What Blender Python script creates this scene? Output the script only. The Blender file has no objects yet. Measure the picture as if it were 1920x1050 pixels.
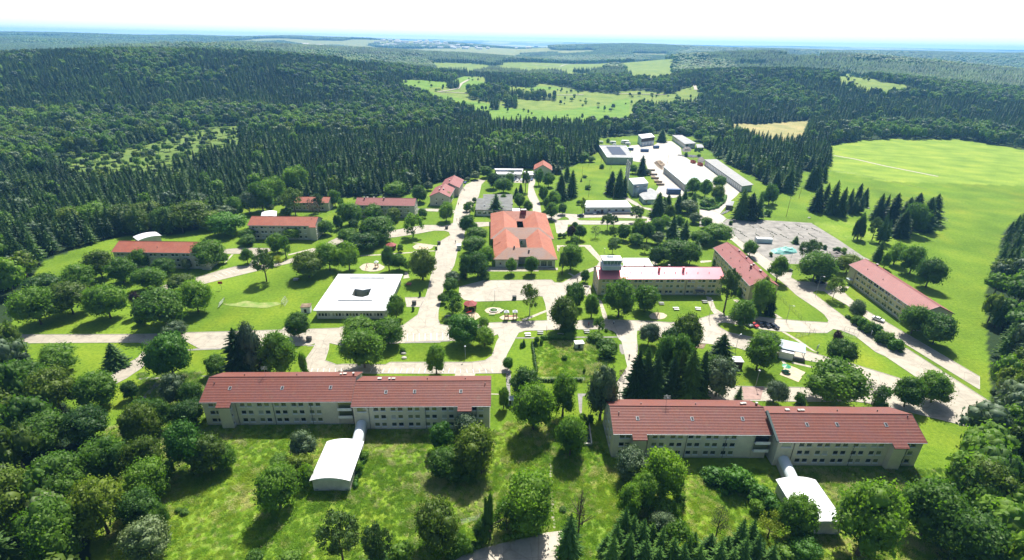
import bpy, math, random
import numpy as np
from mathutils import Matrix, Vector, geometry
R = math.radians
SC = bpy.context.scene
COL = SC.collection
rnd = random.Random(7)
rng = np.random.default_rng(11)

# ------------------------------------------------------------------ camera, sky, sun, exposure
CAM_H = 100.0; PITCH = 24.65; ROLL = 1.06; F = 970.0
cam = bpy.data.cameras.new('camera'); cam_o = bpy.data.objects.new('camera', cam); COL.objects.link(cam_o)
cam.sensor_width = 36.0; cam.lens = 36.0 * F / 1920.0; cam.clip_start = 1.0; cam.clip_end = 90000
cam_o.matrix_world = Matrix.Translation((0, 0, CAM_H)) @ Matrix.Rotation(R(90 - PITCH), 4, 'X') @ Matrix.Rotation(R(ROLL), 4, 'Z')
SC.camera = cam_o
SUN_EL, SUN_AZ = 55.0, 14.0          # elevation, degrees to the right of the view direction (+Y)
w = bpy.data.worlds.new('World'); SC.world = w; w.use_nodes = True
nt = w.node_tree; bg = nt.nodes['Background']
sky = nt.nodes.new('ShaderNodeTexSky'); sky.sky_type = 'NISHITA'; sky.sun_disc = False
sky.sun_elevation = R(SUN_EL); sky.sun_rotation = R(SUN_AZ); sky.altitude = 700
sky.dust_density = 4.0; sky.air_density = 1.0
bg.inputs[1].default_value = 0.075
# bright summer haze: the sky whitens towards the horizon
tc = nt.nodes.new('ShaderNodeTexCoord'); sxyz = nt.nodes.new('ShaderNodeSeparateXYZ'); nt.links.new(tc.outputs['Generated'], sxyz.inputs[0])
mr = nt.nodes.new('ShaderNodeMapRange'); mr.interpolation_type = 'SMOOTHSTEP'; mr.inputs['From Min'].default_value = 0.07; mr.inputs['From Max'].default_value = 0.13; mr.inputs['To Min'].default_value = 1.0; mr.inputs['To Max'].default_value = 0.0
nt.links.new(sxyz.outputs[2], mr.inputs[0]); mxw = nt.nodes.new('ShaderNodeMix'); mxw.data_type = 'RGBA'; nt.links.new(mr.outputs[0], mxw.inputs[0]); nt.links.new(sky.outputs[0], mxw.inputs[6]); mxw.inputs[7].default_value = (13.0, 13.2, 13.4, 1); nt.links.new(mxw.outputs[2], bg.inputs[0])
sun = bpy.data.lights.new('sun', 'SUN'); sun.energy = 4.9; sun.angle = R(0.5); sun.color = (1.0, 0.955, 0.88)
sun_o = bpy.data.objects.new('sun', sun); COL.objects.link(sun_o)
sd = Vector((math.sin(R(SUN_AZ)) * math.cos(R(SUN_EL)), math.cos(R(SUN_AZ)) * math.cos(R(SUN_EL)), math.sin(R(SUN_EL))))
sun_o.rotation_euler = sd.to_track_quat('Z', 'Y').to_euler(); sun_o.location = (0, 0, 400)
SC.view_settings.view_transform = 'Standard'; SC.view_settings.look = 'None'; SC.view_settings.gamma = 1
SC.view_settings.exposure = 0.84
SC.cycles.max_bounces = 6; SC.cycles.diffuse_bounces = 2; SC.cycles.glossy_bounces = 2
SC.cycles.transmission_bounces = 4; SC.cycles.volume_bounces = 1; SC.cycles.transparent_max_bounces = 8
SC.cycles.caustics_reflective = False; SC.cycles.caustics_refractive = False

# ------------------------------------------------------------------ photo pixel -> place in the world
MW = np.array(cam_o.matrix_world.to_3x3()); CP = np.array([0, 0, CAM_H])
TL = {'a0': (260, 240, 5), 'b0': (644, 240, 5), 'c0': (1028, 240, 5), 'd0': (1276, 240, 5),
      'a1': (260, 450, 5), 'b1': (644, 450, 5), 'c1': (1028, 450, 5), 'd1': (1276, 450, 5),
      'a2': (260, 640, 5), 'b2': (644, 640, 5), 'c2': (1028, 640, 5), 'd2': (1276, 640, 5),
      'G': (260, 780, 3.889), 'H': (700, 780, 3.889), 'I': (1160, 780, 3.84), 'p': (0, 0, 1),
      'X': (260, 50, 4.174), 'Y': (700, 50, 4.0), 'Z': (1160, 50, 3.84)}
def px(t, x, y): o = TL[t]; return o[0] + x / o[2], o[1] + y / o[2]
def ray(u, v):
    d = MW @ np.array([(u - 960) / F, -(v - 525) / F, -1.0]); return d
def at(u, v, z=0.0):
    d = ray(u, v); t = (z - CAM_H) / d[2]; return CP[0] + d[0] * t, CP[1] + d[1] * t
def A(t, x, y, z=0.0): return at(*px(t, x, y), z)
def camc(x, y, z): return MW.T @ (np.array([x, y, z]) - CP)
def proj(x, y, z=0.0):
    c = camc(x, y, z); return 960 - F * c[0] / c[2], 525 + F * c[1] / c[2]
def depth(x, y, z=0.0): return -camc(x, y, z)[2]
def height_for(x, y, v):             # height whose top reaches image row v above the foot (x, y)
    a = camc(x, y, 0.0); b = MW.T @ np.array([0, 0, 1.0]); k = (v - 525) / F
    # (a1+b1 z)/(a2+b2 z) = k
    return (k * a[2] - a[1]) / (b[1] - k * b[2])

# ------------------------------------------------------------------ terrain
def vnoise(x, y, s, seed=0):
    x = np.asarray(x, float) / s; y = np.asarray(y, float) / s
    xi = np.floor(x).astype(np.int64); yi = np.floor(y).astype(np.int64); fx = x - xi; fy = y - yi
    fx = fx * fx * (3 - 2 * fx); fy = fy * fy * (3 - 2 * fy)
    def h(a, b):
        n = (a * 374761393 + b * 668265263 + seed * 982451653) & 0xffffffff
        n = ((n ^ (n >> 13)) * 1274126177) & 0xffffffff
        return ((n ^ (n >> 16)) & 0xffff) / 65535.0
    return (h(xi, yi) * (1 - fx) + h(xi + 1, yi) * fx) * (1 - fy) + (h(xi, yi + 1) * (1 - fx) + h(xi + 1, yi + 1) * fx) * fy
def fnoise(x, y, s, seed=0, o=3):
    r = 0; a = 0
    for i in range(o): r = r + vnoise(x, y, s / 2 ** i, seed + i * 17) * 0.5 ** i; a += 0.5 ** i
    return r / a
HILLS = []
for u, D, sx, sy, H in [(330, 1400, 420, 330, 36), (620, 1350, 230, 260, 14), (60, 1250, 330, 300, 30), (560, 2350, 430, 300, 50),
                        (290, 2200, 260, 300, 38), (760, 2600, 350, 300, 28), (1020, 1680, 210, 120, 15),
                        (1420, 1330, 260, 190, 33), (1640, 1300, 260, 230, 14), (1440, 2150, 420, 260, 62), (1800, 1900, 400, 300, 30),
                        (1230, 1700, 160, 120, 12), (300, 5600, 2400, 700, 80), (760, 5200, 900, 600, 62), (1050, 4200, 700, 450, 45),
                        (1300, 4000, 800, 500, 50), (1600, 4600, 900, 600, 45), (1500, 3100, 500, 300, 35), (-300, 3800, 900, 700, 70),
                        (2200, 4200, 900, 700, 60), (960, 7600, 1500, 500, 45)]:
    az = math.atan2((u - 960) / F, 0.909 + 0.19)
    HILLS.append((D * math.sin(az), D * math.cos(az), math.sin(az), math.cos(az), sx, sy, H))
def hgt(x, y):
    x = np.asarray(x, float); y = np.asarray(y, float); D = np.hypot(x, y); z = np.zeros_like(D)
    for cx, cy, s, c, sx, sy, H in HILLS:
        al = (x - cx) * s + (y - cy) * c; ac = (x - cx) * c - (y - cy) * s
        z = z + H * np.exp(-0.5 * (al / sy) ** 2 - 0.5 * (ac / sx) ** 2)
    z = z + (fnoise(x, y, 800, 3, 2) - 0.5) * 50 * np.clip((D - 1300) / 1500, 0, 1)
    z = z + (fnoise(x, y, 2200, 5, 2) - 0.5) * 92 * np.clip((D - 3500) / 4000, 0, 1)
    k = np.clip((D - 9000) / 3400, 0, 1); z = z * (1 - k) + k * k * (3 - 2 * k) * (128 + 44 * (fnoise(x, y, 3500, 9) - 0.5))
    m = np.clip((D - 700) / 450, 0, 1); return z * m * m * (3 - 2 * m)
TS = np.geomspace(25, 12900, 1700)
def att(u, v):                       # first place where the ray meets the terrain
    d = ray(u, v); n = d / np.hypot(d[0], d[1]); X = n[0] * TS; Y = n[1] * TS; Z = CAM_H + n[2] * TS
    b = Z < hgt(X, Y); k = np.argmax(b); k = k if b.any() else len(TS) - 1
    return X[k], Y[k]
def inpoly(X, Y, P):
    X = np.asarray(X); ins = np.zeros(X.shape, bool); n = len(P)
    for i in range(n):
        x0, y0 = P[i]; x1, y1 = P[(i + 1) % n]
        if y0 == y1: continue
        c = ((y0 > Y) != (y1 > Y)) & (X < (x1 - x0) * (Y - y0) / (y1 - y0) + x0); ins ^= c
    return ins
def wp(t, pts): return [att(*px(t, *p)) for p in pts]
CLEAR = wp('p', [(20, 1600), (170, 1050), (165, 800), (70, 700), (20, 640), (30, 560), (80, 490), (190, 452), (260, 442), (330, 442), (400, 420), (446, 394), (484, 378), (536, 366), (600, 372),
                 (724, 368), (772, 362), (804, 346), (864, 338), (884, 330), (904, 322), (944, 314), (996, 316), (1052, 319), (1078, 311),
                 (1114, 288), (1116, 268), (1124, 258), (1198, 254), (1228, 252), (1298, 255), (1324, 279), (1352, 300), (1376, 313), (1400, 325),
                 (1446, 353), (1476, 362), (1496, 345), (1502, 322), (1552, 321), (1554, 306), (1544, 276), (1616, 263), (1660, 261), (1800, 262), (1950, 285), (1980, 380), (1880, 450), (1850, 540), (1850, 640), (1860, 760), (1800, 880), (1750, 1050), (1700, 1600)])
STREET = wp('p', [(-400, 606), (330, 610), (330, 652), (-400, 660)])
TAN = wp('p', [(1362, 231), (1420, 233), (1500, 227), (1520, 225), (1500, 274), (1430, 270), (1375, 250)])
SCRUB = wp('p', [(90, 300), (180, 290), (291, 268), (337, 254), (404, 236), (455, 234), (452, 282), (416, 296), (360, 312), (290, 335), (150, 345)])
MEADOWS = [wp('p', q) for q in [
    [(745, 149), (800, 151), (845, 155), (870, 143), (908, 144), (912, 158), (960, 162), (1000, 165), (1012, 157), (1060, 164), (1090, 172), (1130, 174),
     (1180, 182), (1184, 238), (925, 241), (912, 226), (888, 214), (856, 204), (815, 192), (795, 182), (760, 166)],
    [(804, 116), (860, 118), (920, 121), (915, 137), (880, 141), (855, 136), (812, 137)],
    [(925, 126), (940, 117), (1000, 117), (1150, 117), (1140, 135), (1000, 139), (940, 137)],
    [(1158, 128), (1209, 115), (1272, 117), (1268, 150), (1180, 153)],
    [(1160, 172), (1186, 169), (1259, 177), (1296, 160), (1308, 160), (1310, 176), (1305, 196), (1190, 204), (1182, 238), (1158, 240)],
    [(1564, 134), (1600, 140), (1650, 154), (1700, 160), (1700, 182), (1652, 180), (1612, 176), (1568, 158)],
    [(1318, 158), (1342, 158), (1342, 163), (1318, 163)], [(1590, 118), (1640, 120), (1640, 123), (1590, 121)],
    [(1300, 112), (1330, 113), (1330, 117), (1300, 116)], [(300, 116), (345, 117), (340, 119), (300, 119)], [(1040, 136), (1110, 138), (1100, 150), (1050, 146)], [(1380, 120), (1440, 122), (1436, 130), (1384, 128)], [(1180, 100), (1260, 101), (1255, 108), (1185, 107)], [(640, 118), (700, 120), (695, 129), (645, 127)], [(1450, 104), (1560, 105), (1550, 112), (1460, 111)], [(880, 100), (980, 101), (975, 107), (885, 106)]]]
ROWS = [wp('p', q) for q in [[(876, 174), (905, 167), (948, 170), (958, 180), (950, 188), (925, 194), (880, 184)], [(958, 178), (1042, 183), (1042, 190), (985, 187), (958, 183)],
                             [(838, 160), (860, 160), (860, 166), (838, 166)], [(921, 195), (936, 195), (936, 206), (921, 206)], [(946, 190), (970, 192), (968, 204), (948, 202)]]]
BROAD = [wp('p', q) for q in [[(100, 214), (350, 208), (410, 218), (470, 212), (478, 236), (400, 240), (330, 258), (150, 285)],
                              [(560, 170), (820, 172), (860, 186), (900, 205), (860, 212), (700, 190)], [(590, 240), (720, 232), (860, 236), (860, 244), (720, 246), (590, 250)],
                              [(1300, 160), (1420, 150), (1550, 190), (1570, 205), (1480, 208), (1400, 195)], [(905, 278), (960, 274), (960, 300), (905, 305)],
                              [(1200, 238), (1330, 240), (1340, 268), (1230, 262)], [(900, 128), (1180, 140), (1290, 160), (1250, 165), (1000, 158)]]]
NEARM = [wp('p', [(200, 1300), (200, 800), (700, 800), (915, 812), (960, 790), (1100, 790), (1145, 850), (1145, 880), (1700, 880), (1900, 880), (1900, 1300)]),
         wp('p', [(1000, 640), (1135, 640), (1140, 720), (1010, 715)]), wp('d0', [(1230, 890), (1600, 880), (1920, 900), (2300, 980), (2300, 1050), (1500, 1050)]),
         wp('p', [(260, 700), (380, 700), (385, 830), (260, 830)])]
YFIELD = wp('p', [(1546, 276), (1616, 264), (1660, 261), (1800, 262), (2300, 290), (2300, 360), (1660, 341), (1560, 321)])
def landuse(X, Y):
    D = np.hypot(X, Y); forest = ~inpoly(X, Y, CLEAR)
    meadow = np.zeros(X.shape, bool)
    for m in MEADOWS: meadow |= inpoly(X, Y, m)
    tan = inpoly(X, Y, TAN); scrub = inpoly(X, Y, SCRUB)
    far = (D > 3300) & (fnoise(X, Y, 900, 21) > np.clip(0.64 - (D - 5000) / 40000, 0.5, 0.64)) | ((D > 1900) & (D < 3300) & (fnoise(X, Y, 420, 31) > 0.655))
    forest &= ~(meadow | tan | scrub | far | inpoly(X, Y, STREET))
    rows = np.zeros(X.shape, bool)
    for m in ROWS: rows |= inpoly(X, Y, m)
    return forest | rows, meadow | far, tan, scrub
def ground():
    az = np.concatenate([np.arange(-180, -58, 4.0), np.arange(-58, 58.01, 0.2), np.arange(60, 180, 4.0)])
    rr = np.geomspace(12, 13000, 600); a, r = np.meshgrid(R(1) * az, rr); X = (r * np.sin(a)); Y = (r * np.cos(a)); Z = hgt(X, Y)
    n, m = len(rr), len(az)
    V = np.concatenate([np.stack([X, Y, Z], -1).reshape(-1, 3), [[0, 0, 0]]])
    i = np.arange(n - 1)[:, None] * m + np.arange(m)[None, :]; j = np.arange(n - 1)[:, None] * m + (np.arange(m)[None, :] + 1) % m
    Q = np.stack([i, i + m, j + m, j], -1).reshape(-1, 4)
    c = n * m; t = np.stack([np.full(m, c), np.arange(m), (np.arange(m) + 1) % m], -1)
    me = bpy.data.meshes.new('ground')
    me.vertices.add(len(V)); me.vertices.foreach_set('co', V.astype(np.float32).ravel())
    me.loops.add(Q.size + t.size); me.loops.foreach_set('vertex_index', np.concatenate([Q.ravel(), t.ravel()]).astype(np.int32))
    me.polygons.add(len(Q) + len(t)); ls = np.concatenate([np.arange(len(Q)) * 4, Q.size + np.arange(len(t)) * 3])
    me.polygons.foreach_set('loop_start', ls.astype(np.int32)); me.update(calc_edges=True); me.validate()
    x, y = V[:, 0], V[:, 1]; D = np.hypot(x, y)
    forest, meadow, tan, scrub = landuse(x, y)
    C = np.zeros((len(V), 3)); C[:] = (0.122, 0.212, 0.014); lk = fnoise(x, y, 26, 301)[:, None]; C = C * (0.82 + 0.36 * lk) + np.array([0.05, 0.02, 0.0]) * np.clip(fnoise(x, y, 14, 305)[:, None] - 0.55, 0, 1) * 2
    wild = np.zeros(len(V))
    nm = np.zeros(len(V), bool)
    for q in NEARM: nm |= inpoly(x, y, q)
    C[nm] = (0.165, 0.275, 0.022); wild[nm] = 1
    yf = inpoly(x, y, YFIELD); C[yf] = (0.20, 0.30, 0.035) + 0.02 * np.sin((x[yf] * 0.3 + y[yf]) * 0.35)[:, None] * np.array([1, 1, .1])
    C[meadow] = (0.17, 0.24, 0.045); wild[meadow] = 0.4
    g = inpoly(x, y, MEADOWS[0]) & (fnoise(x, y, 260, 41) > 0.5); C[g] = (0.13, 0.25, 0.03)
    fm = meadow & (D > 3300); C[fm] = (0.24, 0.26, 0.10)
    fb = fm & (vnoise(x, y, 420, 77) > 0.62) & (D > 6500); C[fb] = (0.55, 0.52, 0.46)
    for q in ([(444, 86), (462, 88), (482, 91), (498, 93), (496, 96), (470, 94), (446, 90)], [(550, 82), (580, 82), (578, 84), (552, 84)], [(590, 83), (612, 83), (610, 86), (592, 85)]): C[inpoly(x, y, wp('p', q))] = (0.55, 0.50, 0.42)
    C[tan] = (0.31, 0.29, 0.12); C[scrub] = (0.11, 0.18, 0.04); wild[scrub] = 0.6
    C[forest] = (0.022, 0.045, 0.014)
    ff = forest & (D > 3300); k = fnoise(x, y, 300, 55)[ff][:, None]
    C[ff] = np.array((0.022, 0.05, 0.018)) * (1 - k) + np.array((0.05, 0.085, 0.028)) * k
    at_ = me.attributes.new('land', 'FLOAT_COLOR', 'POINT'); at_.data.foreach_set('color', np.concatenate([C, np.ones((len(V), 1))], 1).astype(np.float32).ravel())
    at_ = me.attributes.new('wild', 'FLOAT', 'POINT'); at_.data.foreach_set('value', wild.astype(np.float32))
    me.polygons.foreach_set('use_smooth', np.ones(len(me.polygons), bool))
    o = bpy.data.objects.new('ground', me); COL.objects.link(o); o['kind'] = 'structure'; me.materials.append(M_ground()); return o
# ------------------------------------------------------------------ materials
class NT:
    def __init__(s, name):
        s.m = bpy.data.materials.new(name); s.m.use_nodes = True; s.t = s.m.node_tree; s.b = s.t.nodes['Principled BSDF']; s.out = s.t.nodes['Material Output']
    def n(s, k, **kw):
        q = s.t.nodes.new(k)
        for a, b in kw.items(): setattr(q, a, b)
        return q
    def l(s, a, b): s.t.links.new(a, b)
    def noise(s, scale, detail=3, co=None, rough=0.5, stretch=None):
        q = s.n('ShaderNodeTexNoise'); q.inputs['Scale'].default_value = scale; q.inputs['Detail'].default_value = detail; q.inputs['Roughness'].default_value = rough
        c = s.n('ShaderNodeTexCoord'); src = c.outputs[co or 'Object']
        if stretch:
            mp = s.n('ShaderNodeMapping'); mp.inputs['Scale'].default_value = stretch; mp.inputs['Rotation'].default_value = (0, 0, stretch[3] if len(stretch) > 3 else 0) if False else (0, 0, 0)
            s.l(src, mp.inputs[0]); src = mp.outputs[0]
        s.l(src, q.inputs['Vector']); return q.outputs[0]
    def ramp(s, f, stops):
        q = s.n('ShaderNodeValToRGB'); e = q.color_ramp.elements
        while len(e) < len(stops): e.new(0.5)
        for i, (p, c) in enumerate(stops): e[i].position = p; e[i].color = (*c, 1) if len(c) == 3 else c
        s.l(f, q.inputs[0]); return q.outputs[0]
    def mix(s, f, a, b, mode='MIX'):
        q = s.n('ShaderNodeMix', data_type='RGBA', blend_type=mode)
        for i, v in ((0, f), (6, a), (7, b)):
            if hasattr(v, 'is_linked') or isinstance(v, bpy.types.NodeSocket): s.l(v, q.inputs[i])
            elif isinstance(v, (int, float)): q.inputs[i].default_value = v
            else: q.inputs[i].default_value = (*v, 1)
        return q.outputs[2]
    def math(s, op, a, b=0.0):
        q = s.n('ShaderNodeMath', operation=op)
        for i, v in ((0, a), (1, b)):
            if isinstance(v, (int, float)): q.inputs[i].default_value = v
            else: s.l(v, q.inputs[i])
        return q.outputs[0]
    def bump(s, h, d=0.1, st=0.5):
        q = s.n('ShaderNodeBump'); q.inputs['Distance'].default_value = d; q.inputs['Strength'].default_value = st; s.l(h, q.inputs['Height']); s.l(q.outputs[0], s.b.inputs['Normal'])
    def fin(s, col=None, rough=0.8, metal=0.0, spec=0.5):
        if col is not None:
            if isinstance(col, tuple): s.b.inputs['Base Color'].default_value = (*col, 1)
            else: s.l(col, s.b.inputs['Base Color'])
        s.b.inputs['Roughness'].default_value = rough; s.b.inputs['Metallic'].default_value = metal; s.b.inputs['Specular IOR Level'].default_value = spec
        return s.m
def M_ground():
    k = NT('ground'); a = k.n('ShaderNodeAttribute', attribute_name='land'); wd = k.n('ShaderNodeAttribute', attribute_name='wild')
    n1 = k.noise(0.045, 4); n2 = k.noise(0.9, 4); n3 = k.noise(5.0, 3); n4 = k.noise(0.012, 3)
    c = k.mix(0.75, a.outputs[0], k.ramp(n1, [(0.3, (0.62, 0.72, 0.6)), (0.5, (1, 1, 1)), (0.72, (1.5, 1.22, 1.3))]), 'MULTIPLY')
    c = k.mix(0.95, c, k.ramp(n2, [(0.25, (0.68, 0.72, 0.6)), (0.5, (1, 1, 1)), (0.78, (1.35, 1.22, 1.4))]), 'MULTIPLY')
    c = k.mix(0.8, c, k.ramp(n3, [(0.3, (0.66, 0.7, 0.6)), (0.5, (1, 1, 1)), (0.7, (1.3, 1.25, 1.2))]), 'MULTIPLY')
    st = k.noise(1.0, 5, stretch=(0.28, 0.9, 1), rough=0.65); big = k.noise(0.10, 3)
    f = k.math('MULTIPLY', k.ramp(st, [(0.42, (0, 0, 0)), (0.70, (1, 1, 1))]), k.ramp(big, [(0.38, (0.05,) * 3), (0.68, (1, 1, 1))]))
    f = k.math('MULTIPLY', f, wd.outputs['Fac']); c = k.mix(k.math('MULTIPLY', f, 0.6), c, (0.34, 0.36, 0.12))
    dk = k.math('MULTIPLY', k.ramp(k.noise(0.55, 5, rough=0.7), [(0.30, (1, 1, 1)), (0.54, (0, 0, 0))]), wd.outputs['Fac']); c = k.mix(k.math('MULTIPLY', dk, 0.5), c, (0.045, 0.12, 0.012))
    ye = k.math('MULTIPLY', k.ramp(k.noise(0.07, 5), [(0.42, (0, 0, 0)), (0.70, (1, 1, 1))]), wd.outputs['Fac']); c = k.mix(k.math('MULTIPLY', ye, 0.45), c, (0.20, 0.26, 0.015))
    k.bump(k.noise(2.2, 5, rough=0.7), 0.35, 0.6); return k.fin(c, 0.95, spec=0.15)
def flat(name, c, rough=0.8, var=0.15, scale=1.0, metal=0.0, spec=0.5, bump=0.0, dark=None, det=4):
    k = NT(name); lo = dark or tuple(v * (1 - var * 1.6) for v in c); hi = tuple(min(1, v * (1 + var)) for v in c)
    col = k.ramp(k.noise(scale, det), [(0.3, lo), (0.68, hi)])
    col = k.mix(0.5, col, k.ramp(k.noise(scale * 9, 3), [(0.3, (1 - var,) * 3), (0.7, (1 + var,) * 3)]), 'MULTIPLY')
    if bump: k.bump(k.noise(scale * 6, 3), 0.05, bump)
    return k.fin(col, rough, metal, spec)
def M_concrete(name, c, crack=0.55, scale=0.35):
    k = NT(name); col = k.ramp(k.noise(scale, 5, rough=0.65), [(0.3, tuple(v * 0.78 for v in c)), (0.5, c), (0.72, tuple(min(1, v * 1.12) for v in c))])
    col = k.mix(0.6, col, k.ramp(k.noise(4, 3), [(0.3, (0.86,) * 3), (0.7, (1.1,) * 3)]), 'MULTIPLY')
    # slab joints
    co = k.n('ShaderNodeTexCoord'); br = k.n('ShaderNodeTexBrick'); br.offset = 0; br.inputs['Scale'].default_value = 1.0; br.inputs['Mortar Size'].default_value = 0.035
    br.inputs['Brick Width'].default_value = 6.0; br.inputs['Row Height'].default_value = 5.0; br.inputs['Color1'].default_value = (1, 1, 1, 1); br.inputs['Color2'].default_value = (0.93, 0.93, 0.93, 1); br.inputs['Mortar'].default_value = (crack,) * 3 + (1,)
    mp = k.n('ShaderNodeMapping'); mp.inputs['Rotation'].default_value = (0, 0, R(-5)); k.l(co.outputs['Object'], mp.inputs[0]); k.l(mp.outputs[0], br.inputs[0])
    col = k.mix(0.8, col, br.outputs[0], 'MULTIPLY')
    stn = k.noise(0.12, 6, rough=0.7); col = k.mix(k.math('MULTIPLY', k.ramp(stn, [(0.56, (0, 0, 0)), (0.66, (1, 1, 1))]), 0.55), col, tuple(v * 0.55 for v in c))
    vo = k.n('ShaderNodeTexVoronoi', feature='DISTANCE_TO_EDGE'); vo.inputs['Scale'].default_value = 0.14; k.l(k.n('ShaderNodeTexCoord').outputs['Object'], vo.inputs['Vector']); col = k.mix(k.math('MULTIPLY', k.ramp(vo.outputs['Distance'], [(0.0, (1, 1, 1)), (0.022, (0, 0, 0))]), 0.5), col, tuple(v * 0.45 for v in c))
    pt = k.n('ShaderNodeTexVoronoi'); pt.inputs['Scale'].default_value = 0.045; k.l(k.n('ShaderNodeTexCoord').outputs['Object'], pt.inputs['Vector']); col = k.mix(0.55, col, k.ramp(pt.outputs['Color'], [(0.2, (0.80, 0.79, 0.78)), (0.5, (1, 1, 1)), (0.85, (1.08, 1.07, 1.04))]), 'MULTIPLY')
    return k.fin(col, 0.62, spec=0.4)
def M_tiles(name, base, alt, line, row=0.73, lum=0.3):
    k = NT(name); co = k.n('ShaderNodeTexCoord'); sp = k.n('ShaderNodeSeparateXYZ'); k.l(co.outputs['Object'], sp.inputs[0])
    yy = k.math('MULTIPLY', sp.outputs[1], 1.0 / row); fr = k.math('FRACT', yy); ln = k.ramp(fr, [(0.0, (0, 0, 0)), (0.06, (1, 1, 1)), (0.26, (1, 1, 1)), (0.36, (0, 0, 0))])
    v = k.n('ShaderNodeTexVoronoi'); v.inputs['Scale'].default_value = 2.6; k.l(co.outputs['Object'], v.inputs['Vector'])
    col = k.mix(k.ramp(k.noise(0.22, 4), [(0.35, (0, 0, 0)), (0.65, (1, 1, 1))]), base, alt)
    col = k.mix(0.5, col, k.ramp(v.outputs['Color'], [(0.0, (0.6, 0.55, 0.75)), (0.5, (1, 1, 1)), (1.0, (1.35, 1.1, 0.8))]), 'MULTIPLY')
    xx = k.math('FRACT', k.math('MULTIPLY', sp.outputs[0], 1 / 0.6)); lx = k.ramp(xx, [(0, (0.82,) * 3), (0.18, (1.05,) * 3)]); col = k.mix(0.6, col, lx, 'MULTIPLY')
    col = k.mix(k.math('MULTIPLY', ln, lum), col, line)
    lich = k.ramp(k.noise(0.5, 6, rough=0.75), [(0.56, (0, 0, 0)), (0.7, (1, 1, 1))]); col = k.mix(k.math('MULTIPLY', lich, 0.35), col, (0.16, 0.13, 0.09))
    k.bump(ln, 0.06, 0.6); return k.fin(col, 0.6, spec=0.35)
def M_leaf(name, c, c2, trans=0.3, spread=0.35, sheen=0.0, rough=0.55):
    k = NT(name); oi = k.n('ShaderNodeObjectInfo'); n = k.noise(1.1 if sheen == 0 else 0.8, 3)
    col = k.mix(k.ramp(n, [(0.35, (0, 0, 0)), (0.65, (1, 1, 1))]), c, c2)
    v = k.ramp(oi.outputs['Random'], [(0, (1 - spread, 1 - spread * 0.8, 1 - spread * 0.5)), (0.5, (1, 1, 1)), (1, (1 + spread * 1.3, 1 + spread * 0.9, 1 + spread * 0.3))])
    ge = k.n('ShaderNodeNewGeometry'); wn = k.n('ShaderNodeTexNoise'); wn.inputs['Scale'].default_value = 0.011; wn.inputs['Detail'].default_value = 3; k.l(ge.outputs['Position'], wn.inputs['Vector'])
    col = k.mix(1.0, col, v, 'MULTIPLY'); col = k.mix(0.8, col, k.ramp(wn.outputs[0], [(0.32, (0.68, 0.72, 0.85)), (0.5, (1, 1, 1)), (0.68, (1.45, 1.3, 0.95))]), 'MULTIPLY'); k.fin(col, rough, spec=0.3)
    tr = k.n('ShaderNodeBsdfTranslucent'); k.l(k.mix(1.0, col, (1.2, 1.35, 0.5), 'MULTIPLY'), tr.inputs[0]); mx = k.n('ShaderNodeMixShader'); mx.inputs[0].default_value = trans
    k.l(k.b.outputs[0], mx.inputs[1]); k.l(tr.outputs[0], mx.inputs[2]); k.l(mx.outputs[0], k.out.inputs[0]); return k.m
def M_glass():
    k = NT('window glass'); oi = k.n('ShaderNodeObjectInfo'); col = k.ramp(oi.outputs['Random'], [(0, (0.010, 0.012, 0.018)), (0.5, (0.03, 0.04, 0.045)), (0.68, (0.13, 0.15, 0.06)), (0.86, (0.20, 0.22, 0.12)), (1, (0.42, 0.43, 0.40))])  # olive stops paint reflections of the grass into the pane colour
    return k.fin(col, 0.12, spec=0.8)
M = {}
M['road'] = M_concrete('pale concrete paving', (0.40, 0.358, 0.280)); M['yard'] = M_concrete('bleached yard concrete', (0.42, 0.39, 0.33))
M['oldasphalt'] = flat('worn grey asphalt', (0.25, 0.235, 0.205), 0.85, 0.22, 0.25); M['kerb'] = flat('kerb stone', (0.42, 0.40, 0.36), 0.8, 0.1, 1)
M['path'] = flat('pale path gravel', (0.42, 0.38, 0.30), 0.9, 0.18, 0.8); M['darkpath'] = flat('grey path slabs', (0.24, 0.23, 0.21), 0.9, 0.15, 0.8)
M['sand'] = flat('play sand', (0.52, 0.43, 0.30), 0.95, 0.15, 0.8); M['redpave'] = flat('reddish asphalt', (0.33, 0.22, 0.185), 0.85, 0.12, 0.6); M['dirt'] = flat('bare brown soil', (0.22, 0.16, 0.10), 0.95, 0.25, 0.5)
M['white'] = flat('white paint', (0.78, 0.78, 0.77), 0.6, 0.05, 1); M['roofwhite'] = flat('white roofing sheet', (0.66, 0.67, 0.68), 0.5, 0.09, 0.12, spec=0.4, det=7)
M['render'] = flat('beige render', (0.60, 0.565, 0.44), 0.85, 0.10, 0.25); M['render2'] = flat('grey green render', (0.47, 0.46, 0.36), 0.85, 0.10, 0.25); M['rendery'] = flat('ochre render', (0.60, 0.51, 0.32), 0.85, 0.08, 0.25)
M['renderw'] = flat('off-white render', (0.60, 0.60, 0.53), 0.8, 0.08, 0.3); M['bluegrey'] = flat('pale blue cladding', (0.42, 0.50, 0.54), 0.6, 0.06, 0.3); M['greymetal'] = flat('grey metal', (0.30, 0.32, 0.33), 0.5, 0.1, 0.5, metal=0.3)
M['darkgrey'] = flat('dark grey felt', (0.13, 0.135, 0.125), 0.8, 0.22, 0.35); M['midgrey'] = flat('weathered grey sheet', (0.24, 0.245, 0.245), 0.55, 0.22, 0.3); M['black'] = flat('dark opening', (0.018, 0.018, 0.02), 0.6, 0.2, 1)
M['solar'] = flat('solar glass', (0.03, 0.045, 0.07), 0.12, 0.1, 1, spec=0.8); M['timber'] = flat('brown timber', (0.20, 0.12, 0.06), 0.8, 0.2, 2); M['darkwood'] = flat('dark timber', (0.07, 0.045, 0.03), 0.8, 0.2, 2)
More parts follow.
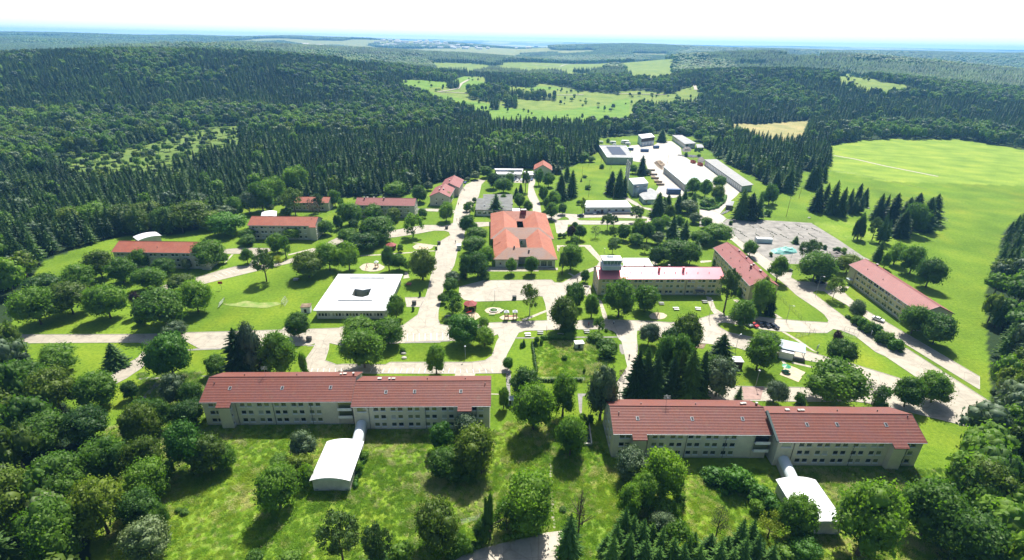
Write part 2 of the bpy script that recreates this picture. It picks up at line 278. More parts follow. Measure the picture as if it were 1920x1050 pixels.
M['tile'] = M_tiles('red clay tiles', (0.170, 0.052, 0.034), (0.160, 0.056, 0.046), (0.27, 0.14, 0.11)); M['tileback'] = M['tile']
M['orange'] = M_tiles('orange clay tiles', (0.33, 0.105, 0.055), (0.38, 0.14, 0.08), (0.46, 0.19, 0.12), 0.4, 0.25)
M['oldtile'] = M_tiles('mottled old tiles', (0.29, 0.15, 0.10), (0.25, 0.17, 0.15), (0.46, 0.32, 0.16), 0.5, 0.3)
M['pinkmetal'] = flat('red metal roofing', (0.62, 0.20, 0.23), 0.42, 0.05, 0.2, metal=0.55, spec=0.9); M['reddull'] = M_tiles('dull red tiles', (0.24, 0.070, 0.060), (0.26, 0.088, 0.078), (0.38, 0.15, 0.14), 0.5, 0.3)
M['glass'] = M_glass(); M['frame'] = flat('white window frame', (0.66, 0.68, 0.68), 0.5, 0.04, 1); M['pipe'] = flat('dark downpipe', (0.10, 0.10, 0.10), 0.5, 0.1, 1, metal=0.4)
M['bark'] = flat('grey brown bark', (0.11, 0.085, 0.06), 0.9, 0.25, 3); M['birchbark'] = flat('white birch bark', (0.5, 0.48, 0.44), 0.8, 0.3, 3, dark=(0.06, 0.05, 0.05)); M['twig'] = flat('bare brown twigs', (0.16, 0.12, 0.085), 0.9, 0.2, 2)
M['leaf'] = M_leaf('broad leaves', (0.074, 0.165, 0.020), (0.150, 0.275, 0.036), 0.48); M['leafdark'] = M_leaf('dark leaves', (0.048, 0.120, 0.020), (0.088, 0.180, 0.030), 0.42)
M['leafolive'] = M_leaf('olive leaves', (0.078, 0.135, 0.016), (0.135, 0.205, 0.026), 0.4); M['leafgrey'] = M_leaf('silvery leaves', (0.065, 0.115, 0.055), (0.120, 0.175, 0.085), 0.2, 0.25)
M['leafbright'] = M_leaf('bright leaves', (0.050, 0.150, 0.014), (0.085, 0.205, 0.022)); M['leafyellow'] = M_leaf('yellow green leaves', (0.15, 0.21, 0.012), (0.23, 0.28, 0.02)); M['leafpurple'] = M_leaf('purple leaves', (0.035, 0.022, 0.024), (0.055, 0.03, 0.032))
M['needle'] = M_leaf('spruce needles', (0.042, 0.108, 0.022), (0.080, 0.165, 0.028), 0.34, 0.6); M['pineneedle'] = M_leaf('pine needles', (0.055, 0.115, 0.028), (0.09, 0.155, 0.036), 0.3, 0.3); M['larch'] = M_leaf('larch needles', (0.070, 0.165, 0.030), (0.12, 0.24, 0.042), 0.2, 0.25)
M['tarp'] = flat('turquoise tarpaulin', (0.22, 0.55, 0.47), 0.5, 0.25, 0.7, bump=0.8); M['heap'] = flat('rubble heap', (0.20, 0.18, 0.16), 0.95, 0.3, 1.2, bump=0.6)
M['rust'] = flat('orange red steel', (0.42, 0.09, 0.035), 0.6, 0.2, 1.5); M['blue'] = flat('blue paint', (0.04, 0.10, 0.24), 0.45, 0.1, 1); M['logs'] = flat('cut logs', (0.30, 0.22, 0.14), 0.9, 0.3, 2.0, bump=0.7)
M['redpaint'] = flat('red paint', (0.50, 0.02, 0.03), 0.35, 0.05, 1); M['greenpaint'] = flat('green paint', (0.03, 0.28, 0.13), 0.4, 0.08, 1); M['skin'] = flat('skin', (0.45, 0.28, 0.2), 0.6, 0.05, 2)
M['tyre'] = flat('tyre rubber', (0.02, 0.02, 0.02), 0.8, 0.1, 2); M['carblack'] = flat('black car paint', (0.012, 0.013, 0.016), 0.2, 0.05, 1, spec=0.8); M['carsilver'] = flat('silver car paint', (0.40, 0.42, 0.45), 0.3, 0.04, 1, metal=0.5)
M['cloth'] = flat('dark cloth', (0.03, 0.035, 0.05), 0.9, 0.2, 4); M['cloth2'] = flat('red cloth', (0.40, 0.04, 0.03), 0.9, 0.1, 4); M['concretewall'] = flat('pale concrete wall', (0.5, 0.48, 0.43), 0.85, 0.12, 0.6)

# ------------------------------------------------------------------ mesh helper
class MB:
    def __init__(s): s.v = []; s.f = []; s.m = []; s.mi = 0
    def poly(s, pts, mi=None):
        n = len(s.v); s.v += [tuple(map(float, p)) for p in pts]; s.f.append(tuple(range(n, n + len(pts)))); s.m.append(s.mi if mi is None else mi)
    def box(s, x0, y0, z0, x1, y1, z1, mi=None):
        P = [(x0, y0, z0), (x1, y0, z0), (x1, y1, z0), (x0, y1, z0), (x0, y0, z1), (x1, y0, z1), (x1, y1, z1), (x0, y1, z1)]; n = len(s.v); s.v += P
        for q in ((0, 3, 2, 1), (4, 5, 6, 7), (0, 1, 5, 4), (1, 2, 6, 5), (2, 3, 7, 6), (3, 0, 4, 7)): s.f.append(tuple(n + i for i in q)); s.m.append(s.mi if mi is None else mi)
    def prism(s, pts, z0, z1, mi=None, side=None):           # pts: plan outline, counter-clockwise
        n = len(pts); ar = sum(pts[i][0] * pts[(i + 1) % n][1] - pts[(i + 1) % n][0] * pts[i][1] for i in range(n))
        if ar < 0: pts = pts[::-1]
        s.poly([(*p, z1) for p in pts], mi); s.poly([(*p, z0) for p in pts[::-1]], mi)
        for i in range(n):
            a, b = pts[i], pts[(i + 1) % n]; s.poly([(*a, z0), (*b, z0), (*b, z1), (*a, z1)], mi if side is None else side)
    def slab(s, quad, t, mi=None):                            # thick sheet under a polygon in space
        q = [Vector(p) for p in quad]; n = (q[1] - q[0]).cross(q[2] - q[1]).normalized()
        if n.z < 0: q = q[::-1]; n = -n
        lo = [p - Vector((0, 0, t)) for p in q]; s.poly(q, mi); s.poly(lo[::-1], mi)
        for i in range(len(q)): j = (i + 1) % len(q); s.poly([lo[i], lo[j], q[j], q[i]], mi)
    def tube(s, p, q, r0, r1=None, n=8, mi=None, cap=True):
        r1 = r0 if r1 is None else r1; p = Vector(p); q = Vector(q); d = (q - p).normalized(); a = d.orthogonal().normalized(); b = d.cross(a)
        A_ = [p + (a * math.cos(2 * math.pi * i / n) + b * math.sin(2 * math.pi * i / n)) * r0 for i in range(n)]
        B_ = [q + (a * math.cos(2 * math.pi * i / n) + b * math.sin(2 * math.pi * i / n)) * r1 for i in range(n)]
        k = len(s.v); s.v += [tuple(v) for v in A_ + B_]
        for i in range(n): j = (i + 1) % n; s.f.append((k + i, k + j, k + n + j, k + n + i)); s.m.append(s.mi if mi is None else mi)
        if cap:
            s.f.append(tuple(k + n + i for i in range(n))); s.m.append(s.mi if mi is None else mi); s.f.append(tuple(k + i for i in reversed(range(n)))); s.m.append(s.mi if mi is None else mi)
    def mesh(s, name, mats, smooth=False):
        me = bpy.data.meshes.new(name); me.from_pydata(s.v, [], s.f)
        for m in (mats if isinstance(mats, (list, tuple)) else [mats]): me.materials.append(M[m] if isinstance(m, str) else m)
        me.polygons.foreach_set('material_index', s.m)
        if smooth: me.polygons.foreach_set('use_smooth', [True] * len(s.f))
        me.update(); return me
    def obj(s, name, mats, parent=None, smooth=False, loc=None): return ob(name, s.mesh(name, mats, smooth), parent, loc)
def ob(name, data, parent=None, loc=None, rz=0, sc=None):
    o = bpy.data.objects.new(name, data); COL.objects.link(o)
    if parent is not None: o.parent = parent
    if loc is not None: o.location = loc
    if rz: o.rotation_euler = (0, 0, rz)
    if sc is not None: o.scale = sc
    return o
def tag(o, label=None, cat=None, group=None, kind=None):
    if label: o['label'] = label
    if cat: o['category'] = cat
    if group: o['group'] = group
    if kind: o['kind'] = kind
    return o
def thing(name, loc, rz, label, cat, group=None): return tag(ob(name, None, None, loc, rz), label, cat, group)
def dup(root, loc=None, rz=None, label=None, group=None):
    r = root.copy(); COL.objects.link(r)
    if loc is not None: r.location = loc
    if rz is not None: r.rotation_euler = (0, 0, rz)
    if label: r['label'] = label
    if group: r['group'] = group
    for ch in root.children:
        c = ch.copy(); COL.objects.link(c); c.parent = r
        for g in ch.children: d = g.copy(); COL.objects.link(d); d.parent = c
    return r

# ------------------------------------------------------------------ paved ground: sheets by kind, with kerbs where paving meets grass
LAYER = [0.0]
def paving(name, polys, mat, holes=(), z=None, kerb=True):
    LAYER[0] += 0.006; z = LAYER[0] if z is None else z
    loops = [[A(t, *p) if not isinstance(t, list) else p for p in q] if not isinstance(t, list) else q for t, q in polys]
    loops = [l for l in loops if len(l) > 2]; verts, edges = [], []
    for lp in loops + list(holes):
        i0 = len(verts); n = len(lp); verts += [Vector(p) for p in lp]; edges += [(i0 + i, i0 + (i + 1) % n) for i in range(n)]
    V, E, Fc, _, _, _ = geometry.delaunay_2d_cdt(verts, edges, [], 0, 1e-4, True)
    cx = np.array([sum(V[i].x for i in f) / 3 for f in Fc]); cy = np.array([sum(V[i].y for i in f) / 3 for f in Fc])
    ok = np.zeros(len(Fc), bool)
    for lp in loops: ok |= inpoly(cx, cy, lp)
    for lp in holes: ok &= ~inpoly(cx, cy, lp)
    b = MB(); b.v = [(v.x, v.y, z) for v in V]; ec = {}
    for f, k in zip(Fc, ok):
        if not k: continue
        f = tuple(f); a = sum(V[f[i]].x * V[f[(i + 1) % 3]].y - V[f[(i + 1) % 3]].x * V[f[i]].y for i in range(3))
        f = f if a > 0 else f[::-1]; b.f.append(f); b.m.append(0)
        for i in range(3): e = (f[i], f[(i + 1) % 3]); ec.setdefault(tuple(sorted(e)), []).append(e)
    o = b.obj(name, [mat]); o['kind'] = 'structure'
    if kerb:
        kb = MB(); w_ = 0.16
        for k, e in ec.items():
            if len(e) != 1: continue
            p, q = V[e[0][0]], V[e[0][1]]; d = q - p; L = d.length
            if L < 0.3: continue
            n = Vector((d.y, -d.x)) / L * w_; kb.prism([tuple(p), tuple(p + n), tuple(q + n), tuple(q)], -0.05, 0.11)
        if kb.f: ko = kb.obj('kerb', ['kerb']); ko['kind'] = 'structure'
    return o
def P(spec):                                              # 'a1 1,2 3,4 b1 5,6' -> world points
    out = []; t = 'p'
    for w_ in spec.split():
        if ',' in w_: x, y = w_.split(','); out.append(A(t, float(x), float(y)))
        else: t = w_
    return out
def sm(pts, it=1):                                        # round the corners once
    for _ in range(it):
        n = len(pts); q = []
        for i in range(n):
            a, b = Vector(pts[i]), Vector(pts[(i + 1) % n]); L = (b - a).length; k = min(0.25, 3.0 / max(L, 0.1)); q += [tuple(a + (b - a) * k), tuple(b + (a - b) * k)]
        pts = q
    return pts
def roads():
    S = [P(x) for x in [
        # avenue
        'b0 1215,500 1265,482 1330,492 1292,530 1277,600 1262,650 1220,700 1185,790 1150,880 1125,1050 b1 1075,60 1055,160 1035,240 1000,300 950,400 925,500 905,600 888,660 885,740 905,800 905,960 600,965 560,800 640,770 700,700 720,630 770,535 800,440 820,340 850,250 870,100 b0 905,1065 1005,1005 990,975 950,963 850,962 700,990 500,1022 500,955 580,940 760,910 870,910 930,920 1000,905 1030,890 1040,800 1090,620 1150,530',
        # road to the west behind the lawn
        'b0 505,955 505,1022 a1 1900,20 1700,125 1470,205 1110,290 620,410 560,382 535,355 780,280 900,250 1100,240 1330,215 1480,155 1640,90 1900,-40',
        'a1 780,90 960,75 1230,78 1235,100 1140,165 1120,245 1030,245 1090,155 960,130 830,128 780,122',
        'a1 545,360 620,410 500,440 320,445 290,470 120,540 20,590 -40,600 -10,555 50,505 270,415',
        'b0 700,755 920,760 1060,775 1050,800 915,784 780,780 700,770',
        # main street
        'a1 -1500,890 0,885 250,880 480,868 900,857 1370,843 1880,826 b1 -20,815 560,802 700,700 885,740 900,790 980,805 1230,795 1370,778 1640,765 1910,755 c1 290,755 520,747 800,755 1010,765 1150,775 1370,755 1540,700 1600,690 d1 400,715 660,710 850,735 1130,760 1380,775 1400,745 1560,850 1480,845 1430,833 1370,870 1270,870 920,856 700,830 640,800 560,800 420,770 345,780 350,810 450,868 640,905 960,1000 d2 1170,88 1370,148 1620,215 1920,305 3200,720 3200,900 1900,470 1640,430 1690,372 1640,340 1500,262 1300,200 1150,172 920,130 620,86 480,45 d1 130,960 100,900 c1 1180,960 870,845 830,850 810,880 660,890 600,850 530,835 150,840 0,842 b1 1910,845 1700,850 1640,870 1610,900 1450,880 1300,940 1000,945 580,965 a1 1900,990 1790,965 1675,960 1600,985 1190,1010 860,1020 460,1035 570,1015 450,950 300,930 190,960 200,1050 95,1050 95,1010 80,975 0,960 -1500,970',
        'a2 200,0 190,60 180,130 20,255 -120,350 -300,440 -300,330 0,150 95,30 95,-10',
        # branch and parking behind the front building
        'a2 1675,-40 1650,50 1540,210 1540,292 1920,292 b2 230,300 1050,303 1500,298 1572,288 1500,210 1530,120 1595,0 b1 1610,920 1640,870 1700,848 1700,800 1400,800 1410,860 1450,880 1463,915 b2 1440,0 1395,135 1330,180 1200,197 440,197 395,220 0,215 a2 1860,222 1745,180 1780,70 1790,-60',
        # parade ground / parking and connecting road
        'b1 1090,440 1200,410 1320,380 1920,373 c1 30,375 60,400 130,402 200,365 300,305 440,250 460,238 490,190 500,185 515,225 490,262 370,310 300,385 230,450 110,560 60,760 -15,760 b1 1912,755 1910,690 1895,600 1870,530 1830,525 1700,562 1600,567 1240,577 1130,560 1085,510',
        'b1 855,100 870,75 1060,85 1040,290 c1 0,0 0,0', 'b1 580,540 760,537 720,627 595,627',
        # second branch and rear road of the right building
        'c1 640,880 830,845 825,900 835,1050 c2 835,30 830,130 860,400 1300,425 d2 450,420 900,431 1110,433 1590,445 1650,425 1900,450 2700,640 2700,800 1900,600 1640,563 1000,562 450,552 c2 600,552 640,400 745,240 690,0 c1 665,930',
        # diagonal road on the right
        'd0 180,760 200,840 175,920 300,920 330,960 470,1050 d1 480,0 670,170 800,280 960,400 1090,520 1270,640 1350,700 1400,770 1500,845 1640,900 1830,1050 d2 1920,140 3200,1000 3200,760 1920,-60 d1 1700,840 1560,740 1400,620 1230,490 1270,470 1350,480 1400,520 1560,610 1700,705 1830,790 1920,860 2800,1400 2800,1280 1920,765 1700,640 1560,520 1530,485 1580,440 1500,430 1400,470 1380,400 1100,390 1030,350 1045,310 985,270 830,190 720,110 580,20 d0 550,1045 410,920 395,880 430,850 370,800 270,765',
        # behind the hall, towards the east
        'c0 40,868 200,862 190,845 150,825 90,812 90,800 300,812 340,800 740,800 900,830 960,840 960,860 930,880 930,910 650,906 300,905 180,905 180,955 130,1000 80,985 60,870', 'c0 230,822 300,812 340,838 735,842 930,846 930,880 500,873 290,868 262,852',
        'c0 700,650 740,650 830,700 880,740 980,757 1000,820 950,880 930,870 985,815 960,775 860,745 790,712', 'b0 1225,885 1370,882 1370,918 1225,932 1130,960 1130,900', 'b0 1740,500 1795,510 1780,560 1800,620 1840,700 1855,810 1785,815 1765,720 1730,640 1735,560', 'b0 1590,482 1795,470 1795,516 1600,512', 'b0 1855,800 c0 120,800 150,826 60,870 b0 1785,812']]
    S = [s for i, s in enumerate(S) if len(set(s)) > 3]; S.pop(9)
    holes = [P(x) for x in ['d1 350,783 420,772 560,800 680,835 650,885 560,890 450,866', 'c0 265,852 290,842 500,838 930,850 925,872 500,870 290,866']]
    paving('road', [([], s) for s in S], 'road', holes)
    Y = P('c0 760,165 840,158 1000,158 1040,130 1100,122 1160,126 1240,185 1250,250 1340,310 1460,350 1640,490 1800,590 1760,640 1700,690 1610,800 1665,850 1632,880 1640,912 1790,1045 1690,1020 1560,925 1420,925 1420,765 1520,768 1580,752 1670,645 1640,590 1500,560 1300,600 1250,645 1130,660 1000,610 1040,540 960,440 910,330 800,312 790,285')
    paving('yard', [([], Y)], 'yard')
    paving('old_car_park', [([], P('d0 395,888 440,853 760,862 1225,890 1480,1047 d1 1720,160 1780,185 1580,218 1400,232 980,224 830,190 690,90 560,0 d0 550,1045 410,925'))], 'oldasphalt', kerb=False)
    paving('path', [([], P(x)) for x in ['c1 80,50 350,46 395,48 510,180 480,205 340,62 110,62 100,110 85,100', 'c1 470,560 500,572 545,690 560,752 515,752 500,680', 'c1 1478,525 1530,540 1572,645 1660,700 1560,702 1525,655', 'b1 1660,750 1900,655 1910,672 1700,756', 'c1 -10,728 20,712 20,725 -10,742', 'b1 150,145 400,130 640,112 650,120 400,140 160,152', 'b1 640,22 760,35 880,52 880,60 740,44', 'b1 650,104 870,98 865,105 655,112', 'b1 575,300 600,300 620,355 560,362', 'b1 1340,282 1830,282 1830,294 1340,294', 'a1 1400,135 1640,75 1650,85 1405,145',
        'b2 1375,490 1470,492 1470,500 1375,498', 'a1 870,135 890,135 830,200 800,220', 'c1 330,430 400,430 400,500 480,560 450,560 370,500 330,520', 'd1 490,560 540,560 640,650 560,620', 'd1 860,690 890,690 960,735 900,735', 'd1 940,856 970,856 1100,930 1260,1040 1300,1060 1240,1040 1080,940', 'd2 940,175 960,172 1010,230 980,240', 'd2 1050,190 1240,235 1235,250 1040,205', 'c1 180,310 200,308 260,340 240,345', 'a1 1340,843 1390,843 1420,800 1500,690 1490,690', 'd1 180,195 290,190 290,205 190,215', 'c1 660,180 700,180 700,215 660,205', 'c1 970,200 1030,200 1030,222 990,240']], 'path', kerb=False)
    paving('footway', [([], P(x)) for x in ['b2 1522,296 1572,296 1562,460 1572,560 1530,560 1530,450', 'a2 0,338 262,336 250,362 30,562 0,562 185,357 0,357', 'c2 275,490 360,490 360,500 320,520 315,690 345,720 385,800 330,800 290,650', 'a2 480,322 655,322 655,329 480,329', 'b1 1610,912 1910,912 1910,922 1610,924', 'c1 0,908 280,906 670,905 670,915 280,918 0,920', 'b1 580,958 1000,938 1000,950 575,970', 'a1 460,1025 860,1010 860,1022 460,1036', 'a1 1590,985 1660,983 1655,995 1580,997', 'c1 665,978 690,978 710,1050 c2 712,120 690,122 c1 670,1040']], 'darkpath', kerb=False)
    def ell(t, x, y, rx, ry, n=22, seed=0): r2 = random.Random(seed); return [A(t, x + rx * math.cos(i * 2 * math.pi / n) * r2.uniform(.93, 1.07), y + ry * math.sin(i * 2 * math.pi / n) * r2.uniform(.93, 1.07)) for i in range(n)]
    for k, (nm, e) in enumerate([('sand_pit', ell('b1', 268, 257, 110, 38)), ('sand_pit', ell('b1', 745, 66, 90, 28)), ('sand_pit', ell('c1', 1028, 712, 82, 33)), ('sand_pit', P('b1 1085,712 1130,690 1230,675 1260,690 1285,722 1240,748 1200,758 1130,735')), ('sand_pit', ell('b1', 1550, 728, 85, 24)), ('sand_pit', P('d2 985,215 1045,235 1170,290 1105,383 928,312 975,245')), ('gravel_ring', ell('b1', 1412, 662, 85, 30)), ('bare_soil', P('d1 100,970 240,975 215,1020 100,1010')), ('bare_soil', P('c0 870,390 940,385 1080,540 1040,548 950,440'))]):
        paving(nm, [([], e)], 'dirt' if nm == 'bare_soil' else 'sand', kerb=(k < 2))
    paving('red_surface', [([], P('d2 575,429 780,431 750,546 590,546'))], 'redpave', kerb=False)
    paving('terrace', [([], P(x)) for x in ['b1 1330,255 1920,250 1920,280 1330,282', 'c1 0,262 90,262 90,282 0,282', 'b2 1048,303 1238,302 1230,325 1044,325', 'c1 330,430 400,430 400,560 350,520']], 'path', kerb=False)
    low = P('H 560,1120 600,1050 700,992 850,950 1060,902 1270,850 1385,838 1345,1000 1345,1120'); paving('lower_road', [([], low + [])], 'road', kerb=False)
    # worn goal mouth strip, garden path of stones
    paving('worn_turf', [([], P('a1 790,600 900,598 1000,570 1130,590 1300,585 1350,600 1200,640 1000,632 850,618'))], 'wornturf', kerb=False)
    b = MB(); r2 = random.Random(3); tr = [P('H %d,%d' % q)[0] for q in [(1256, 110), (1272, 200), (1285, 330), (1300, 480), (1308, 600), (1312, 740), (1326, 835)]]
    for (x0, y0), (x1, y1) in zip(tr, tr[1:]):
        n = int(math.hypot(x1 - x0, y1 - y0) / 0.8)
        for i in range(n):
            t = i / n; x = x0 + (x1 - x0) * t + r2.uniform(-.3, .3); y = y0 + (y1 - y0) * t; a = r2.uniform(0, 6)
            b.prism([(x + .38 * math.cos(a + k * 1.26) * r2.uniform(.7, 1.2), y + .38 * math.sin(a + k * 1.26) * r2.uniform(.7, 1.2)) for k in range(5)], -0.02, 0.05 + r2.uniform(0, .03))
    b.obj('stepping_path', ['path'])['kind'] = 'structure'
    # parking bay lines
    b = MB()
    def bays(t, p0, p1, q0, q1, n):
        a0, a1, c0, c1 = [Vector(A(t, *v)) for v in (p0, p1, q0, q1)]
        for i in range(n + 1):
            k = i / n; s, e = a0.lerp(a1, k), c0.lerp(c1, k); d = (e - s).normalized(); m = Vector((-d.y, d.x)) * 0.07; z = 0.075
            b.poly([(*(s - m), z), (*(s + m), z), (*(e + m), z), (*(e - m), z)])
    bays('b1', (600, 945), (985, 935), (600, 880), (985, 870), 7); bays('b2', (250, 296), (1040, 297), (270, 255), (1050, 258), 14); bays('a2', (1560, 285), (1900, 286), (1575, 255), (1900, 256), 6)
    bays('a1', (700, 330), (900, 270), (750, 355), (940, 290), 5); bays('b2', (1100, 296), (1400, 294), (1095, 262), (1390, 262), 5)
    b.obj('parking_lines', ['white'])['kind'] = 'structure'
    b = MB()   # grass growing in the joints of the old car park
    M['weeds'] = flat('weeds in joints', (0.12, 0.19, 0.05), 0.95, 0.3, 2)
    for q in [((500, 940), (590, 990)), ((640, 905), (690, 935)), ((730, 920), (800, 960)), ((800, 950), (910, 1005)), ((960, 900), (1020, 945)), ((880, 930), (950, 965)), ((1080, 905), (1200, 960)), ((1100, 990), (1160, 1030)), ((700, 990), (760, 1030)), ((940, 1000), (1010, 1040)), ((1200, 990), (1290, 1045)), ((1230, 940), (1330, 990)), ((560, 985), (620, 1020)), ((840, 990), (880, 1025)), ((600, 880), (640, 900)), ((480, 960), (520, 985))]:
        s, e = Vector(A('d0', *q[0])), Vector(A('d0', *q[1])); n = int((e - s).length / 0.7)
        for i in range(n):
            c = s.lerp(e, i / n) + Vector((rnd.uniform(-.3, .3), rnd.uniform(-.3, .3))); r_ = rnd.uniform(.2, .6); hh = rnd.uniform(.1, .5)
            for a in range(3):
                an = rnd.uniform(0, 6.3); dx, dy = r_ * math.cos(an), r_ * math.sin(an); b.poly([(c.x - dx, c.y - dy, 0.0), (c.x + dx, c.y + dy, 0.0), (c.x + dx * .4, c.y + dy * .4, hh)])
    tag(b.obj('weeds', ['weeds']), 'green weeds sprouting in the joints of the grey car park', 'weeds', kind='stuff')
M['wornturf'] = flat('worn turf', (0.24, 0.25, 0.09), 0.95, 0.25, 0.35, dark=(0.12, 0.24, 0.02))

def track(name, specs, w_, mat, lift=0.5):
    for k, (t, pts) in enumerate(specs):
        W = [att(*px(t, *q)) for q in pts]; L = []; 
        for p, q in zip(W, W[1:]):
            n = max(2, int(math.hypot(q[0] - p[0], q[1] - p[1]) / 15)); L += [(p[0] + (q[0] - p[0]) * i / n, p[1] + (q[1] - p[1]) * i / n) for i in range(n)]
        L.append(W[-1]); b = MB(); ws = w_ / 2
        for i, p in enumerate(L):
            a, c = Vector(L[max(0, i - 1)]), Vector(L[min(len(L) - 1, i + 1)]); d = (c - a).normalized(); n = Vector((-d.y, d.x)) * ws; z = float(hgt(*p)) + lift; b.v += [(p[0] - n.x, p[1] - n.y, z), (p[0] + n.x, p[1] + n.y, z)]
            if i: b.f.append((2 * i - 2, 2 * i, 2 * i + 1, 2 * i - 1)); b.m.append(0)
        b.obj(name, [mat])['kind'] = 'structure'
def tracks():
    track('farm_track', [('Y', [(480, 490), (560, 480), (635, 465), (660, 430), (715, 400)]), ('Y', [(500, 492), (620, 498), (710, 502)]), ('Y', [(1060, 503), (1300, 515), (1580, 512)]), ('Y', [(1190, 280), (1400, 300), (1540, 270)]), ('Z', [(538, 405), (548, 430), (556, 458)]), ('Z', [(0, 485), (200, 490), (340, 492)])], 6, 'path', 0.5)
    track('field_track', [('Z', [(1525, 925), (1700, 955), (1920, 1005), (2300, 1080)])], 3, 'path', 0.05)
# ------------------------------------------------------------------ tree shapes (unit size: height 1, crown width 1)
def mesh_np(name, V, faces, mats, mi=None):
    V = np.asarray(V, np.float32); n4 = [f for f in faces]
    me = bpy.data.meshes.new(name); me.vertices.add(len(V)); me.vertices.foreach_set('co', V.ravel())
    idx = np.concatenate([f.ravel() for f in n4]); cnt = np.concatenate([np.full(len(f), f.shape[1]) for f in n4])
    me.loops.add(len(idx)); me.loops.foreach_set('vertex_index', idx.astype(np.int32)); me.polygons.add(len(cnt))
    me.polygons.foreach_set('loop_start', np.concatenate([[0], np.cumsum(cnt)[:-1]]).astype(np.int32)); me.update(calc_edges=True)
    for m in mats: me.materials.append(M[m])
    if mi is not None: me.polygons.foreach_set('material_index', np.asarray(mi, np.int32))
    return me
def sph(n, g): v = g.normal(size=(n, 3)); return v / np.linalg.norm(v, axis=1)[:, None]
def icos():
    import bmesh
    bm = bmesh.new(); bmesh.ops.create_icosphere(bm, subdivisions=2, radius=1.0); V = np.array([v.co[:] for v in bm.verts]); Fs = np.array([[v.index for v in f.verts] for f in bm.faces]); bm.free(); return V, Fs
ICO = icos()
def crown(seed, nc=48, nl=170, z0=0.04, shape=1.0, cr=(0.13, 0.21), leaf=0.0235, core=0.72, top=1.0, spread=1.0, lift=0.0):
    """leaf clumps spread over an uneven ellipsoid; returns vertices, tri and quad faces"""
    g = np.random.default_rng(seed); V = []; T = []; Q = []; nv = 0
    d = sph(nc, g); d[:, 2] = np.where(d[:, 2] < -0.7, -d[:, 2] * 0.5, d[:, 2]); rad = g.uniform(0.5, 1.0, nc) ** 0.5
    lop = 0.93 + 0.12 * np.sin(np.arctan2(d[:, 1], d[:, 0]) * 2 + g.uniform(0, 6)) + 0.07 * np.sin(np.arctan2(d[:, 1], d[:, 0]) * 3 + g.uniform(0, 6))
    zc = z0 + (top - z0) * (0.5 + lift); hz = (top - z0) * 0.5
    rs = g.uniform(*cr, nc); Ce = np.stack([d[:, 0] * (0.5 - rs * .8) * rad * lop * spread, d[:, 1] * (0.5 - rs * .8) * rad * lop * spread, zc + d[:, 2] * (hz - rs * 0.62) * rad], 1)
    if shape != 1.0:
        k = np.clip((Ce[:, 2] - z0) / (top - z0), 0, 1); s = (1 - k) ** shape * 1.25 + 0.12; s = np.minimum(s, 1.1); Ce[:, :2] *= s[:, None]
    Ce = np.vstack([Ce, [[0, 0, zc]]]); rs = np.append(rs, 0.24 * min(1, spread))
    for c, r in zip(Ce, rs):
        zs = 0.78
        if core:
            nz = 1 + g.uniform(-0.22, 0.22, len(ICO[0])); v = ICO[0] * (r * core * nz)[:, None] * np.array([1, 1, zs]) + c; V.append(v); T.append(ICO[1] + nv); nv += len(v)
        u = sph(nl, g); p = c + u * (r * (0.72 + 0.72 * g.uniform(0, 1, nl) ** 1.7))[:, None] * np.array([1, 1, zs]); n = u + g.normal(size=(nl, 3)) * 0.55; n /= np.linalg.norm(n, axis=1)[:, None]
        a = np.cross(n, sph(nl, g)); a /= np.linalg.norm(a, axis=1)[:, None] + 1e-9; b = np.cross(n, a); s = (leaf * g.uniform(0.6, 1.35, nl))[:, None]
        q = np.stack([p - a * s, p + b * s * 0.7, p + a * s, p - b * s * 0.7], 1).reshape(-1, 3); V.append(q); Q.append(nv + np.arange(nl * 4).reshape(-1, 4)); nv += nl * 4
    f = ([np.concatenate(T)] if T else []) + [np.concatenate(Q)]; return np.concatenate(V), f, Ce
